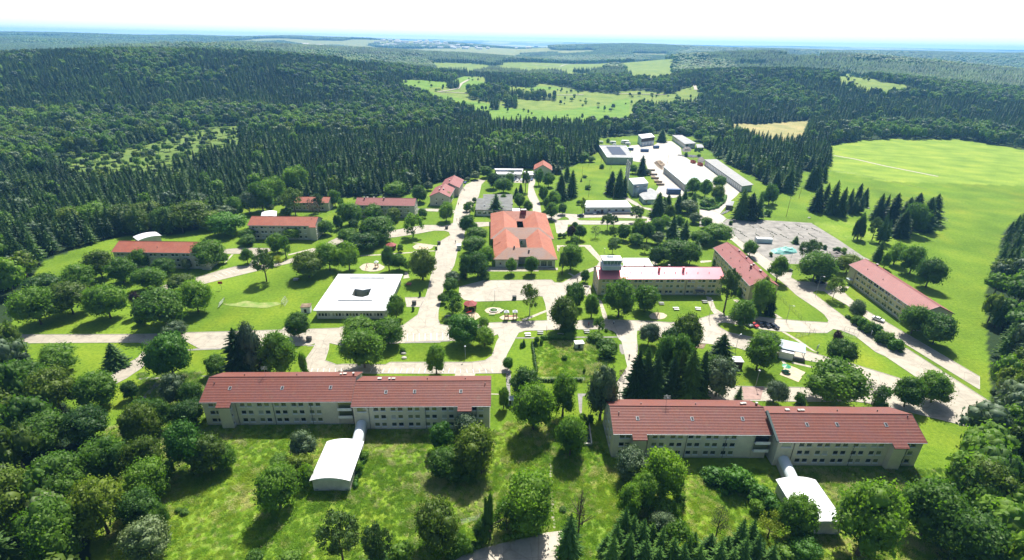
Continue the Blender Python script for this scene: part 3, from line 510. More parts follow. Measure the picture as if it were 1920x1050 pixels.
def spruce(seed, lev=24, br=11, r0=0.5, twig=True, gap=0.06, droop=0.35, cv=0.70):
    g = np.random.default_rng(seed); V = []; T = []; nv = 0
    def tri(p):
        nonlocal nv
        p = np.asarray(p).reshape(-1, 3); V.append(p); T.append(nv + np.arange(len(p)).reshape(-1, 3)); nv += len(p)
    # ragged inner cone
    n = 9; zs = np.linspace(gap + 0.02, 0.985, 9); rings = []
    for i, z in enumerate(zs): rr = r0 * 0.34 * (1 - z) ** cv * g.uniform(.75, 1.15, n) + 0.004; a = np.arange(n) * 2 * math.pi / n + i; rings.append(np.stack([rr * np.cos(a), rr * np.sin(a), np.full(n, z)], 1))
    for A_, B_ in zip(rings, rings[1:]):
        for i in range(n): j = (i + 1) % n; tri([A_[i], A_[j], B_[j]]); tri([A_[i], B_[j], B_[i]])
    for l in range(lev):
        k = l / (lev - 1); z = gap + (0.97 - gap) * k ** 0.92; L = r0 * ((1 - k) ** cv * 0.96 + 0.04) * g.uniform(0.85, 1.08); nb = max(5, int(br * (1 - 0.45 * k)))
        a0 = g.uniform(0, 6.28)
        for i in range(nb):
            a = a0 + i * 6.283 / nb + g.uniform(-.2, .2); l_ = L * g.uniform(0.62, 1.2); c, s = math.cos(a), math.sin(a); dz = -droop * l_ * (1 - 0.7 * k) * 0.55 * g.uniform(.6, 1.3); up = (0.05 + 0.12 * k) * l_ * 0.4
            wd = l_ * 0.17 + 0.004; base = np.array([0, 0, z]); mid = np.array([c * l_ * 0.55, s * l_ * 0.55, z + dz * 0.45 + up]); tp = np.array([c * l_, s * l_, z + dz]); side = np.array([-s, c, 0]) * wd
            lo = np.array([0, 0, -0.012 - 0.02 * (1 - k)]); tri([base, mid - side + lo, mid]); tri([base, mid, mid + side + lo]); tri([mid - side + lo, tp, mid]); tri([mid, tp, mid + side + lo])
            if twig:
                for m in range(6):
                    f = g.uniform(0.35, 0.98); p = base + (tp - base) * f + np.array([0, 0, up * 0.8]); w_ = l_ * 0.13 * g.uniform(.6, 1.4); sg = 1 if m % 2 else -1
                    e = p + np.array([-s, c, 0]) * sg * (wd * 1.25 * (1 - f * .6)) + np.array([c, s, 0]) * w_; tri([p - np.array([c, s, 0]) * w_ * .7, e + [0, 0, -0.012], p + np.array([c, s, 0]) * w_ * .9 + [0, 0, 0.004]])
    return np.concatenate(V), np.concatenate(T)
def trunk(seed, h=0.5, r=0.03, limbs=5, n=7, bare=0.16):
    g = random.Random(seed); b = MB(); b.tube((0, 0, -0.01), (g.uniform(-.01, .01), 0, bare), r, r * 0.8, n, cap=False); b.tube((0, 0, bare), (g.uniform(-.02, .02), g.uniform(-.02, .02), h), r * .8, r * .25, n, cap=False)
    for i in range(limbs):
        a = i * 6.283 / limbs + g.uniform(-.4, .4); z = bare + (h - bare) * g.uniform(0, .5); b.tube((0, 0, z), (math.cos(a) * .24, math.sin(a) * .24, z + g.uniform(.12, .25)), r * .42, r * .12, 5, cap=False)
    return b
def crown_mesh(name, mat, **kw): V, f, C = crown(**kw); return mesh_np(name, V, f, [mat])
PROTO = {}
def proto(kind, crowns, trunks): PROTO[kind] = (crowns, trunks)
def build_protos():
    def multi(kind, mat, n, tr=None, bark='bark', seed=0, **kw):
        cs = [crown_mesh(kind + ' crown', mat, seed=seed + i, **kw) for i in range(n)]
        t = dict(h=0.6, r=0.03, limbs=5, bare=0.10); t.update(tr or {}); ts = [trunk(seed + i, **t).mesh(kind + ' trunk', [bark], True) for i in range(2)]; proto(kind, cs, ts)
    multi('broad', 'leaf', 5, seed=100); multi('dark', 'leafdark', 3, seed=120); multi('olive', 'leafolive', 3, seed=140); multi('bright', 'leafbright', 3, seed=160)
    multi('grey', 'leafgrey', 3, seed=180); multi('yellow', 'leafyellow', 1, seed=200, nc=26, core=0, nl=60, cr=(.08, .15)); multi('purple', 'leafpurple', 1, seed=210)
    multi('loose', 'leaf', 2, seed=220, nc=34, nl=60, cr=(.09, .15), core=0.45, leaf=0.030); multi('cone', 'leaf', 2, seed=230, shape=0.65, z0=0.12, nc=46, cr=(.12, .18))
    multi('birch', 'leafolive', 2, seed=240, tr=dict(r=0.016, h=0.85, bare=0.2), bark='birchbark', nc=44, nl=60, cr=(.07, .12), core=0.0, leaf=0.024, z0=0.14)
    multi('pine', 'pineneedle', 3, seed=260, tr=dict(r=0.022, h=0.8, bare=0.26), nc=44, nl=100, cr=(.06, .12), core=0.45, leaf=0.020, z0=0.22); multi('column', 'leafdark', 2, seed=280, nc=40, shape=0.45, z0=0.03, tr=dict(bare=.03))
    multi('shrub', 'leaf', 3, seed=300, z0=-0.35, nc=30, nl=70, cr=(.15, .24), leaf=0.045, tr=dict(h=.4, bare=.05)); multi('brightshrub', 'leafbright', 2, seed=310, z0=-0.35, nc=30, nl=70, cr=(.14, .22), leaf=0.045, tr=dict(h=.4, bare=.05))
    multi('bare', 'twig', 1, seed=320, nc=40, nl=34, cr=(.07, .12), core=0, leaf=0.02, tr=dict(r=.02, h=.85, limbs=9)); multi('sparse', 'leafgrey', 1, seed=330, nc=26, nl=36, cr=(.08, .13), core=0, leaf=0.022, tr=dict(h=.8, limbs=9, r=.02))
    def sp(kind, mat, n, seed, **kw):
        cs = []
        for i in range(n): V, T = spruce(seed + i, **kw); cs.append(mesh_np(kind + ' crown', V, [T], [mat]))
        proto(kind, cs, [trunk(seed, h=0.9, r=0.02, limbs=0, bare=0.3).mesh(kind + ' trunk', ['bark'], True)])
    sp('spruce', 'needle', 4, 400, lev=30, br=13); sp('young', 'larch', 3, 420, lev=20, br=11, droop=0.15); sp('larch', 'larch', 3, 440, lev=26, br=9, droop=.1, gap=.12)
    sp('forestspruce', 'needle', 4, 460, lev=15, br=8, twig=False, gap=0.22)
INFO = {'broad': ('round green tree', 'broadleaf_tree', 'tree'), 'dark': ('dark green tree', 'broadleaf_tree', 'tree'), 'olive': ('olive green tree', 'broadleaf_tree', 'tree'), 'bright': ('bright green tree', 'broadleaf_tree', 'tree'),
        'grey': ('silvery green tree', 'broadleaf_tree', 'tree'), 'yellow': ('yellow-green tree', 'broadleaf_tree', 'tree'), 'purple': ('purple-leaved tree', 'broadleaf_tree', 'tree'), 'loose': ('loose-crowned tree', 'broadleaf_tree', 'tree'),
        'cone': ('pointed green tree', 'broadleaf_tree', 'tree'), 'birch': ('airy birch', 'birch_tree', 'birch'), 'pine': ('spreading pine', 'pine_tree', 'pine'), 'column': ('slim columnar tree', 'columnar_tree', 'tree'),
        'shrub': ('green bush', 'shrub', 'bush'), 'brightshrub': ('bright green bush', 'shrub', 'bush'), 'bare': ('half-bare twiggy tree', 'broadleaf_tree', 'tree'), 'sparse': ('thin sparse tree', 'broadleaf_tree', 'tree'),
        'spruce': ('tall dark spruce', 'spruce_tree', 'spruce'), 'young': ('young green spruce', 'spruce_tree', 'spruce'), 'larch': ('light green larch', 'larch_tree', 'larch')}
TREES = '''
a0 110,930,330,700 olive|200,770,190,650 grey|520,960,380,720 olive|400,800,170,635 broad|580,800,230,615 grey|700,800,170,650 broad|850,1020,320,815 bright|830,870,200,765 grey|930,840,150,640 broad|1045,815,170,605 grey|1170,790,210,500 broad|1285,705,210,450 broad|1500,610,220,345 broad|1475,830,220,565 pine|1390,800,160,620 pine|1640,825,140,655 bare|1390,825,110,755 dark|1235,785,80,712 grey|1845,745,120,580 broad|1905,775,80,650 loose|1040,1060,170,975 broad|1470,1050,190,920 broad|1750,1015,170,865 broad|1700,790,100,610 pine|1860,950,60,800 column|1890,955,55,815 column|280,960,260,740 dark|690,960,230,780 olive|20,1000,180,760 olive|-120,960,300,720 olive|-350,980,320,700 broad|-560,1000,300,740 olive|1000,720,120,600 broad|870,1030,120,900 broad
b0 90,925,200,700 broad|10,860,130,710 broad|285,860,185,710 broad|475,885,130,750 olive|100,955,110,850 dark|350,1070,330,830 broad|215,1060,120,870 dark|60,1100,210,945 broad|655,1035,190,795 loose|745,850,95,750 broad|965,885,150,690 broad|970,705,140,595 broad|490,645,200,505 broad|715,705,160,530 dark|800,590,90,505 grey|1165,500,50,460 grey|1235,490,90,405 grey|1345,470,120,355 dark|1405,575,120,415 dark|1500,620,170,470 broad|1560,545,90,425 broad|1570,480,100,385 sparse|1705,605,95,400 pine|1620,655,60,555 spruce|1660,615,50,515 spruce|1650,755,110,610 broad|1725,795,100,680 broad|1430,810,180,610 larch|1185,825,110,690 loose|1228,700,45,650 grey|1160,1000,140,812 bright|1250,1075,200,960 broad|1365,350,95,245 grey|1412,365,100,190 loose|1520,365,90,245 grey|1570,370,90,200 larch|1640,372,100,150 larch|1700,372,110,140 larch|1760,375,100,150 larch|1820,372,100,140 larch|1880,372,110,135 larch|1600,330,90,160 larch|1830,540,90,375 loose|1870,700,90,540 broad|1905,780,70,650 broad|1215,1010,100,880 broad|1500,700,70,620 broad|960,800,80,735 broad|1300,430,70,360 dark|1160,790,80,720 grey
c0 0,560,120,420 broad|45,770,140,590 broad|30,860,130,700 broad|130,815,85,708 broad|115,665,125,420 spruce|218,640,105,385 spruce|172,500,75,340 spruce|322,320,110,225 broad|400,322,80,275 broad|500,382,50,335 shrub|340,468,50,438 shrub|308,503,25,465 young|370,578,70,530 shrub|585,620,110,395 spruce|655,640,120,370 spruce|705,640,80,445 spruce|572,610,100,480 broad|790,432,90,345 broad|872,437,90,250 spruce|925,442,75,385 grey|820,890,160,730 pine|550,970,140,805 pine|610,930,90,820 pine|320,815,60,645 birch|285,722,50,675 dark|210,1060,80,905 purple|290,1055,115,910 dark|245,960,60,875 bright|440,1040,115,912 sparse|108,1035,45,982 dark|150,1030,50,985 dark|1020,835,150,595 spruce|1110,800,100,615 spruce|1070,820,90,640 spruce|1210,785,90,605 spruce|1270,720,85,575 spruce|1130,870,100,720 olive|1350,625,150,468 broad|1350,770,130,590 larch|1300,810,190,718 grey|1370,900,130,795 grey|1465,655,130,482 broad|1580,685,125,532 olive|1592,575,120,448 broad|1500,745,160,650 shrub|1600,700,100,635 brightshrub|1450,735,80,670 shrub|1472,945,110,838 broad|1570,1090,260,925 broad|700,1060,130,900 broad|830,1060,150,845 broad|1010,1005,160,840 broad|1150,1060,170,805 larch|1270,1060,150,855 larch|1020,1100,130,975 grey|1400,1095,170,960 broad|920,1080,140,890 broad|1080,960,120,820 broad|1210,970,120,820 broad|600,1070,100,930 pine|90,430,90,340 spruce|40,420,100,320 spruce
c0 455,215,60,65 spruce|1060,130,95,0 spruce|560,140,40,95 shrub|1410,125,110,20 broad|1510,185,160,70 broad|1420,225,35,185 shrub|1380,220,30,180 shrub|1290,255,30,225 shrub|1575,220,80,40 spruce|930,60,110,10 broad|1230,70,120,5 grey|1300,75,100,10 broad|330,60,60,10 grey|1150,70,60,10 broad|620,85,40,50 grey|420,240,50,190 spruce
d0 555,850,150,555 spruce|640,850,160,600 spruce|715,850,130,610 larch|600,845,140,630 spruce|820,730,130,525 broad|775,720,100,585 broad|860,710,80,560 dark|808,828,75,765 shrub|850,790,25,770 shrub|1245,575,120,330 spruce|1205,570,90,350 spruce|1330,500,80,332 spruce|1280,560,70,360 spruce|1260,780,120,520 spruce|1330,770,100,505 spruce|1400,810,120,480 spruce|1485,825,105,545 spruce|1560,790,70,555 spruce|1545,830,40,700 sparse|1620,800,110,640 larch|1640,740,90,510 spruce|1710,725,80,555 spruce|1670,800,90,600 larch|1620,1045,60,850 column|1655,1040,70,770 column|1688,1045,50,895 column|1830,865,110,605 spruce|1890,860,80,615 spruce|1790,1060,120,840 pine|1860,1080,110,790 larch|1910,1080,90,850 larch|470,908,42,865 shrub|1155,300,90,240 grey|50,270,35,225 shrub|170,275,35,240 shrub|1000,600,110,360 spruce|880,590,110,370 spruce|1960,900,150,600 spruce|2080,920,170,640 spruce|2050,1020,160,760 spruce|2150,1000,200,700 broad|2260,960,180,640 spruce|2180,840,150,600 spruce|2330,900,190,610 spruce
a1 60,270,200,85 broad|255,350,210,182 broad|130,480,270,262 broad|465,288,90,175 grey|690,262,280,10 broad|800,225,100,118 broad|1028,235,145,82 cone|1205,408,220,88 pine|1605,375,285,112 olive|1315,240,90,138 yellow|1310,135,170,-60 broad|1385,175,110,-40 loose|1800,300,260,15 broad|1030,55,150,-25 broad|425,490,230,325 olive|570,700,300,385 broad|280,840,450,455 dark|20,720,110,480 purple|40,800,130,690 dark|370,965,210,772 grey|1510,935,220,690 broad|-130,420,260,180 broad|-330,380,260,100 olive|-250,760,330,420 broad|-600,720,360,400 olive|-900,820,380,450 broad|-520,470,280,230 broad|-850,560,300,330 dark|-700,1250,340,1000 broad|-200,1180,190,960 spruce
b1 60,300,190,22 broad|430,300,130,55 dark|525,290,140,130 broad|535,118,66,42 broad|745,398,245,82 olive|610,300,90,190 loose|500,765,190,520 broad|1030,420,150,300 grey|1005,500,150,358 dark|930,600,90,500 dark|1030,715,210,478 loose|1225,140,240,-30 broad|1345,250,150,60 broad|1260,370,230,105 dark|1150,380,150,140 dark|1330,370,100,305 shrub|1120,360,90,300 shrub|1570,330,120,162 cone|1760,330,130,152 broad|1745,720,170,395 birch|1125,1010,300,708 bright|1320,1020,210,820 broad|1315,830,110,725 broad|150,970,320,735 broad|430,1010,300,750 broad|990,780,100,730 shrub|1690,995,50,922 young|1810,985,60,905 shrub|1855,985,40,930 shrub|720,530,28,470 shrub|655,668,30,620 shrub|1670,1010,40,960 shrub|870,95,28,60 shrub|190,120,260,-60 dark|330,60,220,-70 dark|560,1060,60,1010 shrub
c1 205,300,210,42 broad|128,335,80,115 pine|345,405,90,280 broad|598,140,110,5 pine|245,50,90,-40 broad|235,650,220,408 broad|135,880,275,533 olive|400,745,150,500 broad|472,890,115,718 loose|650,750,290,370 broad|900,690,240,428 broad|1180,245,320,8 broad|1320,245,180,35 broad|1000,245,150,60 dark|1590,245,130,198 shrub|1640,695,210,278 pine|1790,835,245,568 broad|930,1010,200,790 grey|1150,1080,240,820 dark|1275,1090,270,700 olive|260,120,60,10 spruce|180,880,170,780 shrub|200,930,120,880 shrub|400,935,60,880 shrub|440,960,170,920 shrub|560,1000,140,930 shrub|600,1040,110,960 shrub|540,860,40,830 shrub|900,130,110,40 pine|620,60,110,-20 broad|820,60,150,-60 broad|1450,60,180,-60 broad|1380,110,110,-10 larch
d1 735,705,210,375 broad|740,640,100,340 pine|830,705,90,465 spruce|700,705,120,580 young|560,520,110,440 shrub|640,165,155,10 broad|890,408,190,152 cone|1180,235,210,0 pine|1230,410,320,108 dark|1400,340,110,230 broad|1545,330,220,138 olive|1420,570,190,342 birch|1320,410,140,280 dark|1628,745,140,568 grey|1350,90,45,45 brightshrub|1460,110,70,62 brightshrub|1525,130,60,68 shrub|842,155,40,112 shrub|1280,130,90,20 pine|1075,32,90,-42 young|1445,1010,90,848 purple|1840,190,90,0 spruce|1900,270,80,120 broad|1640,790,110,700 shrub|1700,840,120,735 brightshrub|1760,880,120,765 shrub|1830,900,110,790 brightshrub|1860,960,120,850 shrub|1930,980,140,860 shrub|2010,1040,140,930 brightshrub|790,1070,270,880 broad|2150,900,260,620 broad|2350,1000,280,700 dark|1990,240,160,20 broad|2140,330,220,60 broad|2290,460,240,170 dark
a2 345,375,380,-70 bright|380,620,230,318 grey|530,660,210,395 broad|500,800,280,560 dark|740,330,200,138 broad|985,365,290,-135 spruce|1110,365,220,-155 grey|1180,300,120,-30 spruce|1350,365,340,-75 broad|110,900,330,565 broad|-50,560,160,380 dark|1560,330,90,90 shrub|-330,640,340,300 broad|-700,700,380,260 olive|-1000,600,380,200 broad|-420,980,380,640 dark|-800,1050,400,700 broad
b2 205,290,390,-105 broad|875,328,190,42 broad|1540,278,100,150 bright|1700,550,280,252 dark|1500,645,115,435 broad|1775,880,370,405 broad|1380,-20,40,-60 shrub
c2 885,505,190,30 spruce|1130,530,170,95 spruce|1400,530,180,75 spruce|1190,430,230,-60 dark|1060,400,180,-40 dark|1480,470,160,120 broad|130,740,260,308 broad|480,770,280,235 grey|200,1075,270,728 broad|690,350,85,255 bare|805,540,210,68 spruce|980,545,240,118 spruce|1290,550,270,60 spruce|1560,550,300,162 grey|1590,245,250,-80 spruce|540,165,170,30 shrub|500,60,110,-20 shrub|1780,545,85,412 young|340,800,90,710 shrub|150,180,60,130 shrub|335,300,30,250 shrub|1100,300,240,-60 dark|390,760,70,680 brightshrub
d2 860,605,220,380 grey|1370,615,540,198 broad|1110,600,110,480 shrub|1465,245,250,-5 broad|1780,610,230,368 sparse|1860,610,150,420 brightshrub|700,300,280,-45 broad|-40,520,110,60 pine|2080,640,280,360 broad|2330,600,300,300 broad
G 410,430,270,55 bright|545,430,260,150 olive|650,400,170,225 broad|60,220,240,-80 olive|170,130,180,-120 dark|90,480,260,170 olive|130,640,270,340 broad|70,860,280,560 dark|180,860,150,640 broad|120,1080,320,790 grey|1222,340,180,118 grey|1045,410,160,298 broad|1190,440,170,290 olive|1245,520,120,350 shrub|1050,720,290,380 broad|1500,1110,330,728 pine|1760,1130,230,800 pine|860,1100,150,1000 shrub|1110,1090,160,1005 shrub|340,720,70,690 shrub|295,700,50,670 shrub|1640,330,90,260 shrub|1610,420,80,330 shrub|-160,500,300,150 broad|-200,900,340,480 olive|-480,700,360,300 dark|-520,1100,420,650 broad|-800,900,400,420 olive|230,440,110,330 broad
H 500,270,170,55 bright|680,180,200,-5 grey|740,440,300,90 olive|540,470,250,250 broad|640,490,240,320 dark|790,440,130,260 bare|470,1040,330,648 olive|620,1040,150,860 broad|825,900,60,560 column|852,900,55,545 column|800,950,150,760 dark|1120,870,400,445 broad|970,870,220,620 loose|1430,315,205,25 broad|1490,900,70,528 bare|1420,1010,210,700 larch|200,1100,180,930 shrub|40,1090,180,860 larch|680,1010,110,900 shrub|1520,60,70,-20 shrub|1380,700,60,670 shrub|850,545,50,520 yellow
I 690,500,190,395 brightshrub|790,550,210,372 brightshrub|870,535,170,400 brightshrub|650,455,120,380 brightshrub|1000,640,180,520 brightshrub|1080,700,150,590 brightshrub|80,490,250,258 grey|290,650,290,255 broad|160,700,200,420 broad|60,760,180,500 broad|300,775,230,595 loose|430,660,110,560 shrub|1230,910,270,595 broad|1060,910,200,700 yellow|1690,1060,460,528 broad|690,900,130,640 sparse|980,700,120,610 shrub|400,1000,230,770 loose|300,900,200,720 grey|1310,1080,230,905 bright|1180,1080,200,960 shrub|2150,900,380,500 broad|2500,700,380,320 olive|2400,1100,420,700 dark
I 30,860,150,640 young|90,900,150,700 young|155,960,170,730 young|230,900,130,760 young|60,1030,180,820 young|170,1080,190,880 young|290,1000,160,790 young|370,1060,170,860 young|270,1100,170,930 young|440,1100,160,900 young|520,1000,150,830 young|560,1090,170,920 young|640,990,160,840 young|700,1080,190,890 young|760,1000,150,860 young|850,960,160,730 young|930,940,140,740 young|870,1080,180,860 young|960,1060,170,840 young|1010,1000,130,880 young|1080,1080,160,930 young|800,1100,160,950 young|-30,960,160,760 young|-60,1080,180,850 young|-100,1000,130,860 larch|480,1040,110,850 young
'''
LANDMARKS = [(t, A(*q)) for t, q in [
    ('left front barracks', ('p', 560, 790)), ('left barracks right wing', ('p', 800, 800)), ('right front barracks', ('p', 1280, 860)), ('right barracks far end', ('p', 1560, 870)), ('left arched annex', ('p', 625, 880)),
    ('right arched annex', ('p', 1520, 950)), ('white flat-roofed school', ('p', 660, 570)), ('large orange-roofed hall', ('p', 980, 480)), ('tower barracks', ('p', 1240, 545)), ('diagonal red-roofed barracks', ('p', 1420, 530)),
    ('far right barracks', ('p', 1630, 560)), ('red gazebo', ('p', 880, 580)), ('gatehouse', ('p', 1485, 670)), ('low white workshop', ('p', 1140, 397)), ('pale blue boiler house', ('p', 1195, 365)), ('tall grey chimney', ('p', 1174, 352)),
    ('solar-roofed warehouse', ('p', 1156, 300)), ('long white hall', ('p', 1300, 340)), ('long green-grey shed', ('p', 1370, 340)), ('dark flat-roofed canteen', ('p', 925, 400)), ('forest-edge white school', ('p', 955, 328)), ('twin-gabled red house', ('p', 830, 380)),
    ('middle left barracks', ('p', 525, 445)), ('far left barracks', ('p', 320, 495)), ('rear red-roofed barracks', ('p', 720, 400)), ('grey car park', ('p', 1480, 440)), ('turquoise tarp heap', ('p', 1470, 475)), ('football goals', ('p', 475, 568)), ('west parking street', ('p', 470, 630)),
    ('fenced meadow plot', ('p', 1065, 680)), ('wooden play tower', ('p', 957, 590)), ('school sand pit', ('p', 697, 498)), ('lower concrete road', ('p', 970, 1010)), ('stepping stone path', ('p', 1030, 880)), ('gate road parked cars', ('p', 1430, 610)),
    ('bottom edge meadow', ('p', 560, 1000)), ('yellow-green field', ('p', 1620, 300)), ('avenue crossroads', ('p', 800, 610)), ('rear red cottage', ('p', 1015, 322)), ('parade ground', ('p', 920, 545)), ('long store', ('p', 1285, 270)), ('rear parking yard', ('p', 480, 470)), ('green lawn slope', ('p', 1110, 340)), ('west lawn parking street', ('p', 580, 660)), ('sandy play corner', ('p', 1495, 695)), ('small red pavilion', ('p', 735, 465)), ('left meadow edge', ('p', 330, 900)), ('car park spruce clump', ('p', 1560, 400))]]
ORD = ['', 'second ', 'third ', 'fourth ', 'fifth ', 'sixth ', 'seventh ', 'eighth ', 'ninth ', 'tenth ', 'eleventh ', 'twelfth ', '13th ', '14th ', '15th ', '16th ', '17th ', '18th ', '19th ', '20th ', '21st ', '22nd ']
def plant_trees():
    T = []; g = random.Random(5)
    for line in TREES.strip().split('\n'):
        t, rest = line.split(' ', 1)
        for e in rest.split('|'):
            nums, kind = e.rsplit(' ', 1); x, y, w_, yt = map(float, nums.split(',')); u, v = px(t, x, y); s = TL[t][2]
            X, Y = at(u, v)
            if kind not in ('spruce', 'young', 'larch', 'column'):      # y given is the near lower rim of the crown: the trunk stands further back
                k = 0.22 * w_ / s / F * depth(X, Y); r_ = math.hypot(X, Y); X += X / r_ * k; Y += Y / r_ * k
            X, Y = float(X), float(Y); wm = w_ / s / F * depth(X, Y); hm = float(height_for(X, Y, px(t, 0, yt)[1]))
            if kind not in ('spruce', 'young', 'larch', 'column') : hm = hm * 0.93
            hm = max(hm, wm * (0.45 if 'shrub' in kind else 0.62)); T.append([X, Y, wm * (1.35 if kind == 'spruce' else 1.05), hm * (1.0 if kind in ('spruce', 'young', 'larch', 'column') else 1.10), kind])
    keys = {}
    for t in T:
        x, y = t[0], t[1]; best = min(LANDMARKS, key=lambda L: math.hypot((L[1][0] - x), (L[1][1] - y) * 0.8)); dx, dy = x - best[1][0], y - best[1][1]
        d = ('right of' if dx > 0 else 'left of') if abs(dx) > abs(dy) * 0.8 else ('behind' if dy > 0 else 'in front of')
        keys.setdefault((INFO[t[4]][0], d, best[0]), []).append(t)
    for (look, d, lm), L in keys.items():
        L.sort(key=lambda t: t[0] / t[1])
        for i, t in enumerate(L): t.append((ORD[i] + look + ' from left, ' + d + ' the ' + lm) if len(L) > 1 else look + ' standing ' + d + ' the ' + lm)
    for X, Y, wm, hm, kind, label in T:
        cs, ts = PROTO[kind]; inf = INFO[kind]; r = thing(inf[1], (X, Y, float(hgt(X, Y))), g.uniform(0, 6.28), label, inf[2])
        c = ob('crown', g.choice(cs), r, sc=(wm, wm * g.uniform(.93, 1.07), hm))
        if 'shrub' not in kind: ob('trunk', g.choice(ts), r, sc=(hm * 0.9, hm * 0.9, hm))
    return T
def fmesh(name, cr, mats):           # trunk and crown in one mesh, for forest trees too small to show parts
    V, T, tv, tf = cr; n = len(V); q = np.asarray(tf) + n
    return mesh_np(name, np.concatenate([V, tv]), [T, q] if T is not None else [q], mats, [0] * len(T) + [1] * len(q))
def forest_protos():
    tr = MB(); tr.tube((0, 0, -0.03), (0, 0, 0.6), 0.013, 0.006, 5, cap=False); tv = np.array(tr.v) * [1, 1, 1]; tf = np.array(tr.f)
    S = []
    for i in range(4): V, T = spruce(460 + i, lev=15, br=10, twig=True, gap=0.2, r0=0.5, cv=(.62, .72, .55, .66)[i]); S.append(fmesh('forest spruce', (V, T, tv * [3, 3, 1], tf), ['needle', 'bark']))
    B = []
    for i in range(4):
        V, f, C = crown(seed=480 + i, nc=24, nl=44, cr=(.13, .22), leaf=0.048, core=0.85, z0=0.15); T = f[0]; Q = f[1]; T = np.concatenate([T, Q[:, :3], Q[:, [0, 2, 3]]]); B.append(fmesh('forest broadleaf', (V, T, tv * [3, 3, 1], tf), [['leaf', 'leafolive', 'leaf', 'leafgrey'][i], 'bark']))
    return S, B
def clump_protos():                  # 36 m patches of distant canopy
    S = []; B = []
    for k in range(3):
        g = np.random.default_rng(900 + k); V = []; T = []; nv = 0
        for i in range(40):
            x, y = g.uniform(-20, 20, 2); h = g.uniform(11, 19); r = g.uniform(2.6, 4.2); n = 6; a = np.arange(n) * 2 * math.pi / n + g.uniform(0, 6)
            for z0, z1, rr in ((2, h * .6, r), (h * .42, h, r * .68)):
                ring = np.stack([x + rr * g.uniform(.8, 1.1, n) * np.cos(a), y + rr * g.uniform(.8, 1.1, n) * np.sin(a), np.full(n, z0) + g.uniform(-1, 1, n)], 1); V += [ring, [[x, y, z1]]]
                T += [[nv + j, nv + (j + 1) % n, nv + n] for j in range(n)]; nv += n + 1
        S.append(mesh_np('distant spruces', np.concatenate(V), [np.array(T)], ['needle']))
        V = []; T = []; nv = 0
        for i in range(20):
            x, y = g.uniform(-19, 19, 2); h = g.uniform(11, 17); r = g.uniform(4, 6.2); v = ICO[0] * (1 + g.uniform(-.16, .16, len(ICO[0])))[:, None] * [r, r, r * .85] + [x, y, h - r * .6]; V.append(v); T.append(ICO[1] + nv); nv += len(v)
        B.append(mesh_np('distant broadleaf canopy', np.concatenate(V), [np.concatenate(T)], [['leaf', 'leafolive', 'leaf'][k]]))
    return S, B
def scatter(name, label, cat, P_, S_, rot, idx, meshes):
    """one object whose geometry nodes place the given meshes at its points"""
    me = bpy.data.meshes.new(name); n = len(P_); me.vertices.add(n); me.vertices.foreach_set('co', np.asarray(P_, np.float32).ravel())
    a = me.attributes.new('scl', 'FLOAT_VECTOR', 'POINT'); a.data.foreach_set('vector', np.asarray(S_, np.float32).ravel())
    a = me.attributes.new('rot', 'FLOAT_VECTOR', 'POINT'); a.data.foreach_set('vector', np.stack([np.zeros(n), np.zeros(n), rot], 1).astype(np.float32).ravel())
    a = me.attributes.new('idx', 'INT', 'POINT'); a.data.foreach_set('value', (len(meshes) - 1 - np.asarray(idx)).astype(np.int32))
    for m in {x.name: x for q in meshes for x in q.materials}.values(): me.materials.append(m)
    o = bpy.data.objects.new(name, me); COL.objects.link(o); tag(o, label, cat, kind='stuff')
    ng = bpy.data.node_groups.new(name, 'GeometryNodeTree'); ng.interface.new_socket('Geometry', in_out='INPUT', socket_type='NodeSocketGeometry'); ng.interface.new_socket('Geometry', in_out='OUTPUT', socket_type='NodeSocketGeometry')
    N = ng.nodes; L = ng.links; gi = N.new('NodeGroupInput'); go = N.new('NodeGroupOutput'); ip = N.new('GeometryNodeInstanceOnPoints'); jn = N.new('GeometryNodeJoinGeometry')
    for i, m in enumerate(meshes):
        src = bpy.data.objects.new(name + ' source', m); q = N.new('GeometryNodeObjectInfo'); q.inputs['Object'].default_value = src; q.inputs['As Instance'].default_value = True; L.new(q.outputs['Geometry'], jn.inputs[0])
    def attr(nm, ty): q = N.new('GeometryNodeInputNamedAttribute'); q.data_type = ty; q.inputs['Name'].default_value = nm; return q.outputs['Attribute']
    L.new(gi.outputs[0], ip.inputs['Points']); L.new(jn.outputs[0], ip.inputs['Instance']); ip.inputs['Pick Instance'].default_value = True
    L.new(attr('idx', 'INT'), ip.inputs['Instance Index']); L.new(attr('scl', 'FLOAT_VECTOR'), ip.inputs['Scale'])
    er = attr('rot', 'FLOAT_VECTOR'); L.new(er, ip.inputs['Rotation']); L.new(ip.outputs[0], go.inputs[0])
    md = o.modifiers.new('plants', 'NODES'); md.node_group = ng; return o
